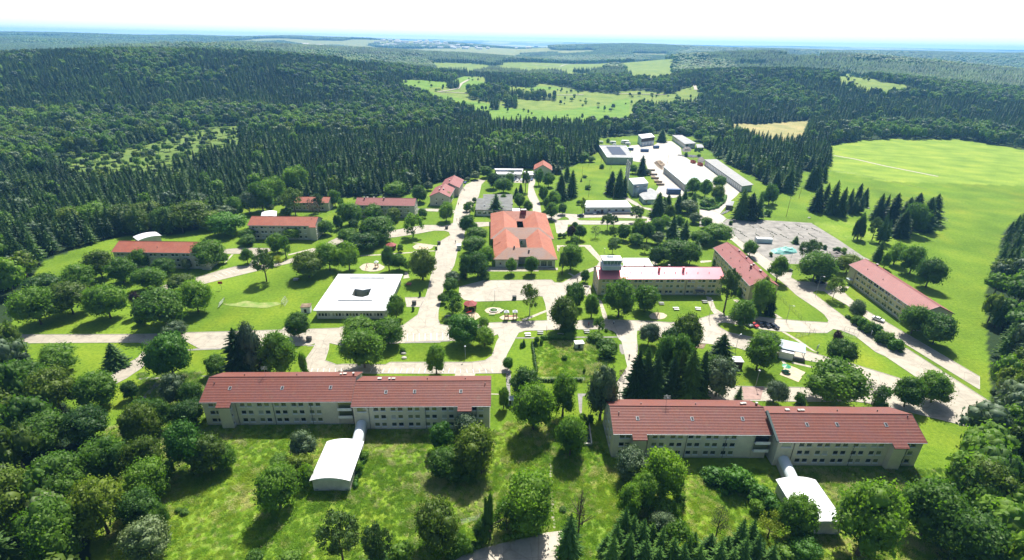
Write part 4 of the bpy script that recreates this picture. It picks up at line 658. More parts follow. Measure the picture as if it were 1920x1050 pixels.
def forest(DENS=1.0, CAPS=200, CAPB=15):
    S, B = forest_protos(); CS, CB = clump_protos(); g = np.random.default_rng(77)
    FAR0 = 1500.0; st = 6.0 / DENS ** .5; X, Y = np.meshgrid(np.arange(-1500, 1500, st), np.arange(30, FAR0 + 5, st)); X = X.ravel() + g.uniform(-.42, .42, X.size) * st; Y = Y.ravel() + g.uniform(-.42, .42, Y.size) * st
    D = np.hypot(X, Y); ok = (D < FAR0) & (np.abs(X) < Y * 1.12 + 60) & (D > 45); X, Y, D = X[ok], Y[ok], D[ok]
    fo, me, ta, sc = landuse(X, Y); bro = (fnoise(X, Y, 170, 61) > 0.545) & (D > 520) | (g.uniform(0, 1, len(X)) < 0.07) | ((D < 330) & (g.uniform(0, 1, len(X)) < .8))
    for q in BROAD: bro |= inpoly(X, Y, q) & (g.uniform(0, 1, len(X)) < 0.9)
    bro |= (fnoise(X, Y, 90, 71) > 0.62) & (D > 700)
    _=0; lone = (me | sc) & ((fnoise(X, Y, 60, 81) > 0.50) | sc) & (g.uniform(0, 1, len(X)) < np.where(sc, 0.38, 0.05)); gap = fnoise(X, Y, 34, 131) > 0.70; use = (fo & (~gap | (g.uniform(0, 1, len(X)) < .25)) & (~bro | (g.uniform(0, 1, len(X)) < 0.42))) | lone
    X, Y, D, bro, lone, sc = X[use], Y[use], D[use], (bro | lone)[use], lone[use], sc[use]
    Z = hgt(X, Y); n = len(X); hn = fnoise(X, Y, 120, 91)
    h = np.where(bro, g.uniform(11, 17, n), g.uniform(10.5, 16.5, n) + (hn - .5) * 8); w_ = np.where(bro, g.uniform(7, 12.5, n), h * g.uniform(0.42, 0.60, n)); sm_ = lone | sc; h = np.where(sm_, h * g.uniform(.2, .6, n), h); w_ = np.where(sm_, w_ * g.uniform(.3, .7, n), w_)
    rot = g.uniform(0, 6.28, n); idx = g.integers(0, 4, n)
    inv = np.abs(X) < Y * 0.74; score = h / D * np.where(inv, 1, 0.0) * np.where(sm_, .2, 1)
    ind = np.zeros(n, bool)
    for kind in (0, 1):
        k = np.where(bro == bool(kind))[0]; top = k[np.argsort(-score[k])[:(CAPB if kind else CAPS)]]; ind[top] = True
        for i in top:
            m = (B if kind else S)[idx[i]]; o = ob('broadleaf_tree' if kind else 'spruce_tree', m, None, (float(X[i]), float(Y[i]), float(Z[i])), float(rot[i]), (float(w_[i]), float(w_[i]), float(h[i])))
            if kind: tag(o, 'round leafy tree growing among others in the woods around the grounds', 'tree', 'leafy trees in the woods')
            else: tag(o, 'dark slender spruce packed among others in the dense forest edge', 'spruce', 'spruces of the forest edge')
    for kind, ms, nm, lb in ((0, S, 'spruce_forest', 'dense dark spruce forest stretching behind the houses'), (1, B, 'broadleaf_forest', 'lighter green broadleaf woodland patches within the forest')):
        k = (~ind) & (bro == bool(kind)); scatter(nm, lb, 'forest', np.stack([X, Y, Z], 1)[k], np.stack([w_, w_, h], 1)[k], rot[k], idx[k], ms)
    # distant canopy in patches
    P_ = []; step = 30.0
    for r0, r1, st in ((1490, 3400, 30.0), (3400, 6500, 38.0)):
        X, Y = np.meshgrid(np.arange(-r1, r1, st), np.arange(700, r1, st)); X = X.ravel() + g.uniform(-.3, .3, X.size) * st; Y = Y.ravel() + g.uniform(-.3, .3, Y.size) * st; D = np.hypot(X, Y)
        ok = (D > r0) & (D < r1) & (np.abs(X) < Y * 1.12); X, Y = X[ok], Y[ok]; fo, me, ta, sc = landuse(X, Y); X, Y = X[fo], Y[fo]; P_.append(np.stack([X, Y, np.full(len(X), st / 30.0)], 1))
    P_ = np.concatenate(P_); X, Y, s = P_.T; n = len(X); bro = (fnoise(X, Y, 420, 61, 4) > 0.57)
    for kind, ms, nm, lb in ((0, CS, 'distant_spruce_forest', 'far dark conifer woods covering the hills'), (1, CB, 'distant_broadleaf_forest', 'far pale green leafy woods covering the rounded hills')):
        k = bro == bool(kind); scatter(nm, lb, 'forest', np.stack([X, Y, hgt(X, Y)], 1)[k], np.stack([s, s, np.ones(n)], 1)[k], g.uniform(0, 6.28, n)[k], g.integers(0, 3, n)[k], ms)
    print('forest', len(ind), 'distant', n)

def grass_tufts():
    g = np.random.default_rng(31); ms = []
    for k, (mat, n, L_) in enumerate([('grassgreen', 70, .55), ('grassgreen', 60, .45), ('grassstraw', 60, .6), ('grassyellow', 60, .5)]):
        V = []; T = []
        for i in range(n):
            x, y = g.uniform(-.55, .55, 2); a = g.uniform(0, 6.28); l = L_ * g.uniform(.5, 1.2); w_ = .035; dx, dy = math.cos(a), math.sin(a); lean = l * g.uniform(.3, 1.1)
            V += [(x - dy * w_, y + dx * w_, 0), (x + dy * w_, y - dx * w_, 0), (x + dx * lean, y + dy * lean, l)]; T.append([3 * i, 3 * i + 1, 3 * i + 2])
        ms.append(mesh_np('grass tuft', V, [np.array(T)], [mat]))
    n = 80000; X = g.uniform(-130, 130, n); Y = g.uniform(50, 190, n); m = np.zeros(n, bool)
    for q in NEARM[:2] + NEARM[3:]: m |= inpoly(X, Y, q)
    low = P('H 560,1120 600,1050 700,992 850,950 1060,902 1270,850 1385,838 1345,1000 1345,1120'); m &= ~inpoly(X, Y, low)
    for o in [o for o in bpy.data.objects if o.name.startswith(('wall', 'gable'))]: pass
    X, Y = X[m], Y[m]; n = len(X); f = fnoise(X, Y, 9, 8); f2 = fnoise(X, Y, 22, 12); pr = g.uniform(0, 1, n); ps = np.clip((f - .38) * 2.0 * np.clip((f2 - .25) * 2.6, 0, 1), .04, .75); py = np.clip((fnoise(X, Y, 16, 44) - .3) * 1.8, .15, .8); idx = np.where(pr < ps, 2, np.where(g.uniform(0, 1, n) < py, 3, g.integers(0, 2, n)))
    s = g.uniform(.6, 1.25, n) * np.where(fnoise(X, Y, 5, 99) > .55, 1.35, .9); scatter('meadow_grass', 'tall rough meadow grass with straw patches in the foreground', 'grass', np.stack([X, Y, np.zeros(n)], 1), np.stack([s, s, s * g.uniform(.35, .8, n)], 1), g.uniform(0, 6.28, n), idx, ms)
M['grassgreen'] = M_leaf('green meadow blades', (0.165, 0.31, 0.020), (0.22, 0.38, 0.028), 0.5, 0.3); M['grassstraw'] = M_leaf('straw blades', (0.42, 0.44, 0.17), (0.55, 0.54, 0.25), 0.4, 0.15); M['grassyellow'] = M_leaf('yellow green blades', (0.25, 0.36, 0.03), (0.31, 0.40, 0.045), 0.45, 0.2)

def hedge(label, t, pts, h=1.5, w_=1.1, mat='leaf', seed=5):
    g = np.random.default_rng(seed); W = [A(t, *q) for q in pts]; o0 = W[0]; V = []; T = []; Q = []; nv = 0
    for p, q in zip(W, W[1:]):
        L = math.hypot(q[0] - p[0], q[1] - p[1]); n = max(2, int(L / .8))
        for i in range(n):
            k = i / n; c = np.array([p[0] + (q[0] - p[0]) * k - o0[0] + g.uniform(-.2, .2), p[1] + (q[1] - p[1]) * k - o0[1] + g.uniform(-.2, .2), h * .45]); r_ = np.array([w_ * .6, w_ * .6, h * .55]) * g.uniform(.75, 1.2)
            v = ICO[0] * r_ * (1 + g.uniform(-.15, .15, len(ICO[0])))[:, None] * .85 + c; V.append(v); T.append(ICO[1] + nv); nv += len(v)
            u = sph(60, g); pp = c + u * r_ * g.uniform(.8, 1.2, 60)[:, None]; a = sph(60, g) * .16; b = np.cross(u, a) * 1.0; V.append(np.stack([pp - a, pp + b, pp + a, pp - b], 1).reshape(-1, 3)); Q.append(nv + np.arange(240).reshape(-1, 4)); nv += 240
    o = ob('hedge', mesh_np('hedge', np.concatenate(V), [np.concatenate(T), np.concatenate(Q)], [mat]), None, (o0[0], o0[1], 0)); tag(o, label, 'hedge'); return o
def hedges():
    hedge('dark low hedge on the left side of the fenced meadow plot', 'b2', [(1768, 30), (1790, 160), (1812, 330)], 1.3, .9, 'leafdark'); hedge('low hedge on the front side of the fenced meadow plot', 'b2', [(1830, 372), (1950, 378), (2100, 376), (2250, 374)], 1.2, .9, 'leafdark')
    hedge('bushy overgrown strip at the rear of the fenced meadow plot', 'c1', [(-60, 930), (30, 925), (120, 930), (220, 935)], 1.8, 1.6, 'leaf'); hedge('overgrown strip of bushes at the lower road edge', 'H', [(960, 900), (1050, 880), (1150, 860), (1240, 845)], 1.4, 1.6, 'leaf')
    hedge('overgrown dark green border left of the lower road', 'H', [(560, 1035), (640, 1000), (720, 960), (800, 950)], 1.5, 1.8, 'leafdark'); hedge('rank green growth along the right side of the left annex', 'G', [(1580, 520), (1600, 430), (1640, 330), (1665, 270)], 1.3, 1.3, 'leafbright')
    hedge('low green growth on the verge of the service road', 'd1', [(1560, 730), (1640, 760), (1720, 830), (1800, 880), (1900, 960)], 1.4, 2.0, 'leaf'); hedge('scrubby bushes along the edge of the white storage hall', 'c0', [(1430, 760), (1500, 770), (1580, 750), (1650, 690), (1660, 640)], 1.6, 2.0, 'leafbright')
def far_town():
    g = random.Random(8); b = MB()
    for i in range(230):
        u = g.choice([g.uniform(705, 900), g.uniform(820, 1100), g.uniform(1330, 1620)]); v = g.uniform(80, 94) + (u - 960) * .018; X_, Y_ = att(u, v); D = math.hypot(X_, Y_)
        if D < 4200 or D > 9500: continue
        z = float(hgt(X_, Y_)); w_ = g.uniform(8, 26); d_ = g.uniform(8, 16); h_ = g.uniform(6, 14); b.box(X_ - w_, Y_ - d_, z - 2, X_ + w_, Y_ + d_, z + h_, 0); b.slab([(X_ - w_, Y_ - d_, z + h_ + .1), (X_ + w_, Y_ - d_, z + h_ + .1), (X_ + w_, Y_, z + h_ + 5), (X_ - w_, Y_, z + h_ + 5)], .5, 1); b.slab([(X_ + w_, Y_ + d_, z + h_ + .1), (X_ - w_, Y_ + d_, z + h_ + .1), (X_ - w_, Y_, z + h_ + 5), (X_ + w_, Y_, z + h_ + 5)], .5, 1)
    tag(b.obj('distant_town', ['white', 'concretewall']), 'pale houses of distant towns scattered below the horizon', 'town', kind='stuff')
# ------------------------------------------------------------------ buildings
def V2(p): return Vector((p[0], p[1]))
def wall(b, x0, y0, x1, y1, z0, z1, holes=(), t=0.14, mi=0):
    """outer wall face from (x0,y0) to (x1,y1), outside on the right-hand side, with reveals round each opening (s0,s1,h0,h1)"""
    d = Vector((x1 - x0, y1 - y0)); L = d.length; d /= L; n = Vector((d.y, -d.x))
    def p(s, h, k=0.0): return (x0 + d.x * s - n.x * k, y0 + d.y * s - n.y * k, h)
    S = sorted({0.0, L, *[h[0] for h in holes], *[h[1] for h in holes]}); H = sorted({z0, z1, *[h[2] for h in holes], *[h[3] for h in holes]})
    hol = list(holes)
    for i in range(len(S) - 1):
        cs = (S[i] + S[i + 1]) / 2; col = [h for h in hol if h[0] < cs < h[1]]; run = None
        for j in range(len(H) - 1):
            ch = (H[j] + H[j + 1]) / 2; isin = any(h[2] < ch < h[3] for h in col)
            if not isin and run is None: run = H[j]
            if (isin or j == len(H) - 2) and run is not None:
                e = H[j] if isin else H[j + 1]; b.poly([p(S[i], run), p(S[i + 1], run), p(S[i + 1], e), p(S[i], e)], mi); run = None
    for a, c, e, f in hol:
        b.poly([p(a, e), p(c, e), p(c, e, t), p(a, e, t)], mi); b.poly([p(a, f), p(a, f, t), p(c, f, t), p(c, f)], mi); b.poly([p(a, e), p(a, e, t), p(a, f, t), p(a, f)], mi); b.poly([p(c, e), p(c, f), p(c, f, t), p(c, e, t)], mi)
WIN = {}
def window_mesh(w_, h_, bars=1):
    k = (round(w_, 2), round(h_, 2), bars)
    if k not in WIN:
        b = MB(); b.poly([(-w_ / 2, 0.10, 0), (w_ / 2, 0.10, 0), (w_ / 2, 0.10, h_), (-w_ / 2, 0.10, h_)], 1); f = 0.07
        for q in ((-w_ / 2, 0, -w_ / 2 + f, h_), (w_ / 2 - f, 0, w_ / 2, h_), (-w_ / 2 + f, 0, w_ / 2 - f, f), (-w_ / 2 + f, h_ - f, w_ / 2 - f, h_)): b.box(q[0], 0.05, q[1], q[2], 0.097, q[3], 0)
        for i in range(1, bars): x = -w_ / 2 + w_ * i / bars; b.box(x - 0.04, 0.052, f, x + 0.04, 0.095, h_ - f, 0)
        s = MB(); s.box(-w_ / 2 - 0.08, -0.14, -0.26, w_ / 2 + 0.08, 0.048, -0.02)
        WIN[k] = (b.mesh('window', ['frame', 'glass']), s.mesh('sill', ['frame']))
    return WIN[k]
def windows(root, x0, y0, x1, y1, holes, bars=1, sill=True):
    d = Vector((x1 - x0, y1 - y0)).normalized(); rz = math.atan2(d.y, d.x)
    for a, c, e, f in holes:
        w_, s_ = window_mesh(c - a, f - e, bars); m = (a + c) / 2; o = ob('window', w_, root, (x0 + d.x * m, y0 + d.y * m, e), rz)
        if sill: ob('sill', s_, o)
def holes_row(xs, w_, zs, h_): return [(x - w_ / 2, x + w_ / 2, z, z + h_) for x in xs for z in zs]
def gable_roof(root, L, Dp, ze, rise, x0=0.0, y0=0.0, mat='tile', bay=None, th=0.22, mat2=None, y_axis=False):
    """eaves at y0 and y0+Dp, ridge along x; origin = front-left eave corner"""
    b = MB(); ym = y0 + Dp / 2
    b.slab([(x0, y0, ze), (x0 + L, y0, ze), (x0 + L, ym, ze + rise), (x0, ym, ze + rise)], th, 0); b.slab([(x0 + L, y0 + Dp, ze), (x0, y0 + Dp, ze), (x0, ym + .002, ze + rise), (x0 + L, ym + .002, ze + rise)], th, 1)
    if bay: k = rise / (Dp / 2); e = bay[2]; b.slab([(bay[0], y0 - e, ze - e * k), (bay[1], y0 - e, ze - e * k), (bay[1], y0 - .003, ze - .003), (bay[0], y0 - .003, ze - .003)], th, 0)
    r = b.obj('roof', [mat, mat2 or mat], root); c = MB(); c.tube((x0, ym, ze + rise), (x0 + L, ym, ze + rise), 0.14, n=6); c.obj('ridge_cap', [mat], r)
    for xx in (x0 - 0.03, x0 + L + 0.03):
        e = MB(); e.slab([(xx - .03, y0, ze + .05), (xx + .03, y0, ze + .05), (xx + .03, ym, ze + rise + .05), (xx - .03, ym, ze + rise + .05)], .3); e.slab([(xx - .03, y0 + Dp, ze + .05), (xx + .03, y0 + Dp, ze + .05), (xx + .03, ym + .004, ze + rise + .05), (xx - .03, ym + .004, ze + rise + .05)], .3); e.obj('verge_board', ['pipe'], r)
    g = MB(); g.box(x0, y0 - 0.14, ze - 0.2, x0 + L, y0 - 0.01, ze - 0.07) if not bay else (g.box(x0, y0 - 0.14, ze - 0.2, bay[0], y0 - 0.01, ze - 0.07), g.box(bay[1], y0 - 0.14, ze - 0.2, x0 + L, y0 - 0.01, ze - 0.07)); g.obj('gutter', ['greymetal'], r)
    return r
def chim(root, x, y, ze, y0, Dp, rise, w_=0.9, d_=0.6, h_=0.9, mat='tile', cap='concretewall'):
    zr = ze + rise * (1 - abs(y - y0 - Dp / 2) / (Dp / 2)); b = MB(); b.box(x - w_ / 2, y - d_ / 2, zr - 0.5, x + w_ / 2, y + d_ / 2, zr + h_); c = b.obj('chimney', [mat], root); k = MB(); k.box(x - w_ / 2 - .08, y - d_ / 2 - .08, zr + h_ + .002, x + w_ / 2 + .08, y + d_ / 2 + .08, zr + h_ + .12); k.obj('chimney_cap', [cap], c)
def roofbits(roof, y0, Dp, ze, rise, items):
    """small roof windows and vent pipes lying on the front slope"""
    k = rise / (Dp / 2)
    for kind, x, y in items:
        z = ze + (y - y0 if y < y0 + Dp / 2 else y0 + Dp - y) * k; b = MB()
        if kind == 'hatch': b.slab([(x - .42, y - .5, z - .5 * k + .12), (x + .42, y - .5, z - .5 * k + .12), (x + .42, y + .5, z + .5 * k + .12), (x - .42, y + .5, z + .5 * k + .12)], .16, 0); b.slab([(x - .2, y - .38, z - .38 * k + .15), (x + .3, y - .38, z - .38 * k + .15), (x + .3, y + .38, z + .38 * k + .15), (x - .2, y + .38, z + .38 * k + .15)], .02, 1); b.obj('roof_hatch', ['greymetal', 'black'], roof)
        elif kind == 'vent': b.tube((x, y, z - .1), (x, y, z + .55), .13, n=7); b.obj('vent_pipe', ['pipe'], roof)
        elif kind == 'aerial':
            b.tube((x, y, z - .1), (x, y, z + 3.4), .045, n=5)
            for q in (2.4, 2.8, 3.2): b.tube((x - .9, y, z + q), (x + .9, y, z + q), .025, n=4)
            b.tube((x, y - .8, z + 3), (x, y + .8, z + 3), .025, n=4); b.obj('aerial', ['greymetal'], roof)
def frame_from(Aw, Bw): d = Vector((Bw[0] - Aw[0], Bw[1] - Aw[1])); return math.atan2(d.y, d.x), d.length
def wing(root, x0, y0, L, Dp, ze, rise, floors, pairs, zs, wallmat, roofmat, bay=None, ov=0.55, wside='both', ww=1.4, wh=1.25, holes_extra=(), bits=(), chims=(), back=True, gable_l=True, gable_r=True, pipes=(), roofmat2=None, endw=0):
    """one gabled block: walls with openings, its windows, its roof"""
    xl, xr, yf, yb = x0 + 0.35, x0 + L - 0.35, y0 + ov, y0 + Dp - ov; k = rise / (Dp / 2); zt = ze - 0.1 + ov * k * .4; b = MB()
    xs = [p - xl for p in pairs]; H = holes_row([q for q in xs], ww, zs, wh) + list(holes_extra); wall(b, xl, yf, xr, yf, 0, zt, H)
    HB = holes_row([(xr - xl) * (i + .5) / (len(xs) or 1) for i in range(len(xs))], ww, zs, wh) if back else []; wall(b, xr, yb, xl, yb, 0, zt, HB)
    ym = y0 + Dp / 2; HE = holes_row([(yb - yf) * (i + 1) / (endw + 1) for i in range(endw)], 0.9, zs, wh) if endw else []
    for (xx, ya, yz, on) in ((xl, yb, yf, gable_l), (xr, yf, yb, gable_r)):
        wall(b, xx, ya, xx, yz, 0, zt, HE if on else []); b.poly([(xx, ya, zt), (xx, yz, zt), (xx, ym, ze + rise - .22)])
        if HE and on: windows(root, xx, ya, xx, yz, HE)
    if bay:                                              # projecting stair bay
        a, c, e = bay; yb2 = yf - e; z2 = zt - (e) * k; bx = [(yf - yb2 - 0.9, yf - yb2 - 0.25, z, z + .9) for z in zs]
        wall(b, a + .3, yb2, c - .3, yb2, 0, z2); wall(b, a + .3, yf - .002, a + .3, yb2, 0, z2); wall(b, c - .3, yb2, c - .3, yf - .002, 0, z2, [(0.35, 0.95, z, z + .9) for z in zs]); windows(root, c - .3, yb2, c - .3, yf, [(0.35, 0.95, z, z + .9) for z in zs])
        b.poly([(a + .3, yb2, z2), (a + .3, yf, zt), (a + .3, yf, z2)]); b.poly([(c - .3, yb2, z2), (c - .3, yf, z2), (c - .3, yf, zt)])
    wo = b.obj('wall', [wallmat], root); pl = MB(); pl.box(xl - .04, yf - .04, -0.2, xr + .04, yb + .04, 0.35); pl.obj('plinth', ['concretewall'], wo)
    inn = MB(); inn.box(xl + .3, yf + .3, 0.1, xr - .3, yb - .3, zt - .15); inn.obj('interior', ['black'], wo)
    windows(root, xl, yf, xr, yf, H); 
    if back and HB:
        q = MB()
        for a, c, e, f in HB: q.poly([(xr - a, yb - .1, e), (xr - c, yb - .1, e), (xr - c, yb - .1, f), (xr - a, yb - .1, f)])
        q.obj('window', ['glass'], root)['kind'] = 'stuff'
    for p in pipes: t = MB(); t.tube((p, yf - .12, 0), (p, yf - .12, zt - .05), .07, n=6); t.obj('downpipe', ['pipe'], root)
    rf = gable_roof(root, L, Dp, ze, rise, x0, y0, roofmat, bay=(bay[0], bay[1], bay[2]) if bay else None, mat2=roofmat2)
    roofbits(rf, y0, Dp, ze, rise, bits)
    for c in chims: chim(root, c[0], c[1], ze, y0, Dp, rise, *c[2:])
    return rf
def flat_block(root, pts, z, wallmat='renderw', roofmat='roofwhite', ov=0.5, fas=0.35, wins=None, para=0.0, z0=0.0):
    """flat-roofed block from a plan outline in the thing's own frame"""
    n = len(pts); ar = sum(pts[i][0] * pts[(i + 1) % n][1] - pts[(i + 1) % n][0] * pts[i][1] for i in range(n)); pts = pts if ar > 0 else pts[::-1]
    b = MB(); b.prism(pts, z - fas, z); r = b.obj('roof', [roofmat], root); c = Vector((sum(p[0] for p in pts) / n, sum(p[1] for p in pts) / n))
    ins = []
    for i in range(n):
        p, a, q = V2(pts[i - 1]), V2(pts[i]), V2(pts[(i + 1) % n]); d1 = (a - p).normalized(); d2 = (q - a).normalized(); n1 = Vector((-d1.y, d1.x)); n2 = Vector((-d2.y, d2.x)); m = (n1 + n2); m = m / max(0.3, m.dot(n1)); ins.append(a + m * ov)
    wb = MB()
    for i in range(n):
        a, q = ins[i], ins[(i + 1) % n]; H = []
        if wins and i in wins: H = [(s, e, lo, hi) for s, e, lo, hi in wins[i] if e < (q - a).length - .1]
        wall(wb, a.x, a.y, q.x, q.y, z0, z - fas, H); 
        if H: windows(root, a.x, a.y, q.x, q.y, H, bars=1)
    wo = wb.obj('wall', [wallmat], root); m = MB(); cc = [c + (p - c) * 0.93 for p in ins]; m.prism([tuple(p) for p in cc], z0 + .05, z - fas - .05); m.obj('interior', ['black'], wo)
    return r
def local(root_loc, rz, p): v = Vector((p[0] - root_loc[0], p[1] - root_loc[1])); v.rotate(Matrix.Rotation(-rz, 2)) if False else None; c, s = math.cos(-rz), math.sin(-rz); return (v.x * c - v.y * s, v.x * s + v.y * c)

def long_barracks(label, group, A1, B1, A2, ends, corridor, ze=8.3, rise=3.35, Dp=14.4, L2=38.5, stepy=2.3):
    rz, L1 = frame_from(A1, B1); r = thing('barracks', (A1[0], A1[1], 0), rz, label, 'barracks', group); zs = (1.05, 3.75, 6.4)
    # first wing
    p1 = []; x = 11.2
    while x < L1 - 7.0: p1 += [x, x + 1.95]; x += 4.72
    bayx = (4.9, 8.7); p1 = [2.6, 4.2] + p1
    wing(r, 0, 0, L1, Dp, ze, rise, 3, p1, zs, 'render', 'tile', bay=(bayx[0], bayx[1], 1.5), bits=[('hatch', 7, 3.9), ('hatch', 21.5, 3.9), ('hatch', 35, 4), ('vent', 2.2, 5.2), ('vent', 9, 9), ('vent', 24, 9), ('aerial', 15.5, 8.0)], chims=[(L1 - 5, 9.2, .5, .5, .5), (L1 - 4, 9.6, .9, .5, .5), (L1 - 1.2, 8.6, .45, .45, .9)], pipes=[9.4, 19.6, 30], endw=3)
    # second wing, stepped towards the meadow
    x2 = L1 + 0.35; y2 = -stepy; p2 = []; x = x2 + 6.6
    while x < x2 + L2 - 10: p2 += [x, x + 1.95]; x += 4.72
    p2 += [x2 + L2 - 4.6, x2 + L2 - 2.8]; bay2 = (x2 + L2 - 9.2, x2 + L2 - 5.3)
    wing(r, x2, y2, L2, Dp, ze, rise, 3, p2, zs, 'render', 'tile', bay=(bay2[0], bay2[1], 1.4), holes_extra=[(1.0, 3.6, 6.1, 7.5)], bits=[('hatch', x2 + 9, 1.7), ('hatch', x2 + 17, 1.8), ('hatch', x2 + 30, 1.8), ('vent', x2 + 36.8, 3.8), ('vent', x2 + 20, 7), ('vent', x2 + 31, 7)], chims=[(x2 + 6.3, 7.0, 1.0, .6, .45), (x2 + 9.2, 6.6, .5, .5, .5), (x2 + 10.3, 6.8, .9, .5, .45)], pipes=[x2 + 4.6, x2 + 20.3, x2 + 34.4])
    # balconies in the recess between the wings
    w_ = MB(); w_.box(L1 - 4.3, 0.35, 0.0, L1 - 4.15, 0.55, 8.1); w_.obj('wall', ['render'], r)
    for z in (2.7, 5.3):
        b = MB(); b.box(L1 - 4.1, -0.35, z, L1 - .2, .53, z + .16); b.box(L1 - 4.1, -0.35, z + .16, L1 - .2, -.27, z + .95); b.obj('balcony', ['white'], r)
        k = MB(); k.box(L1 - 4.0, .5, z + .17, L1 - .3, .545, z + 2.2); k.obj('balcony_door', ['glass'], r)
    return r, rz, L1
def arched_annex(label, roofpts, zE=3.7, rise=1.0, group='arched annexes behind the barracks', corr=None):
    fl, fr, br, bl = [V2(A(*q, z=zE)) for q in roofpts]; u = ((fr - fl) + (br - bl)).normalized(); rz = math.atan2(u.y, u.x); W_ = ((fr - fl).length + (br - bl).length) / 2
    L_ = ((bl - fl).length + (br - fr).length) / 2; cF = (fl + fr) / 2; cB = (bl + br) / 2; ax = (cB - cF).normalized(); rz = math.atan2(ax.y, ax.x) - math.pi / 2
    r = thing('arched_annex', (cF.x, cF.y, 0), rz, label, 'annex', group); n = 16; b = MB(); h = W_ / 2
    pr = [(-h + W_ * i / n, zE + rise * (1 - ((-h + W_ * i / n) / h) ** 2)) for i in range(n + 1)]
    for (x0, z0), (x1, z1) in zip(pr, pr[1:]): b.poly([(x0, 0, z0), (x1, 0, z1), (x1, L_, z1), (x0, L_, z0)]); b.poly([(x0, 0, z0 - .14), (x0, L_, z0 - .14), (x1, L_, z1 - .14), (x1, 0, z1 - .14)]); b.poly([(x0, 0, z0 - .14), (x1, 0, z1 - .14), (x1, 0, z1), (x0, 0, z0)]); b.poly([(x0, L_, z0), (x1, L_, z1), (x1, L_, z1 - .14), (x0, L_, z0 - .14)])
    for s in (0, n): x, z = pr[s]; b.poly([(x, 0, z - .14), (x, 0, z), (x, L_, z), (x, L_, z - .14)])
    rf = b.obj('roof', ['roofwhite'], r)
    w_ = MB(); i_ = .45; H = []
    wall(w_, -h + i_, .45, h - i_, .45, 0, zE - .15); wall(w_, h - i_, .45, h - i_, L_ - .45, 0, zE - .1); wall(w_, h - i_, L_ - .45, -h + i_, L_ - .45, 0, zE - .1); wall(w_, -h + i_, L_ - .45, -h + i_, .45, 0, zE - .1); w_.obj('wall', ['concretewall'], r)
    for yy in (.40, L_ - .40):
        t = MB(); q = [(x, yy, z - .15) for x, z in pr if abs(x) <= h - .4]; t.poly([(-h + .45, yy, zE - .149)] + q + [(h - .45, yy, zE - .149)]); t.obj('gable_panel', ['bluegrey'], r)
    for x in (-h + 1.2, h - 1.2): d = MB(); d.box(x - .35, .38, .3, x + .35, .44, .7); d.obj('vent_grille', ['greymetal'], r)
    return r, rz, L_
def corridor(root, p0, p1, r_=1.45, z=2.0):
    """round-topped glazed link between two points of the root's own frame"""
    a, c = V2(p0), V2(p1); d = (c - a); L_ = d.length; rz = math.atan2(d.y, d.x); n = 10; b = MB()
    for i in range(n):
        t0, t1 = math.pi * i / n, math.pi * (i + 1) / n; q = lambda t, rr: (rr * math.cos(t), z + rr * math.sin(t))
        (y0, z0), (y1, z1) = q(t0, r_), q(t1, r_); b.poly([(0, y0, z0), (L_, y0, z0), (L_, y1, z1), (0, y1, z1)])
    o = b.obj('corridor_roof', ['corr'], root, loc=(a.x, a.y, 0)); o.rotation_euler = (0, 0, rz); w_ = MB(); w_.box(0, -r_ + .02, 0, L_, -r_ + .1, z - .01); w_.box(0, r_ - .1, 0, L_, r_ - .02, z - .01)
    w_.obj('corridor_wall', ['concretewall'], o)
    for k in range(1, int(L_ / 2.4)): m = MB(); m.box(k * 2.4 - .05, -r_ - .02, 0, k * 2.4 + .05, -r_ + .018, z - .05); m.obj('corridor_post', ['greymetal'], o)
M['corr'] = flat('pale corrugated vault', (0.62, 0.68, 0.70), 0.4, 0.06, 0.5)
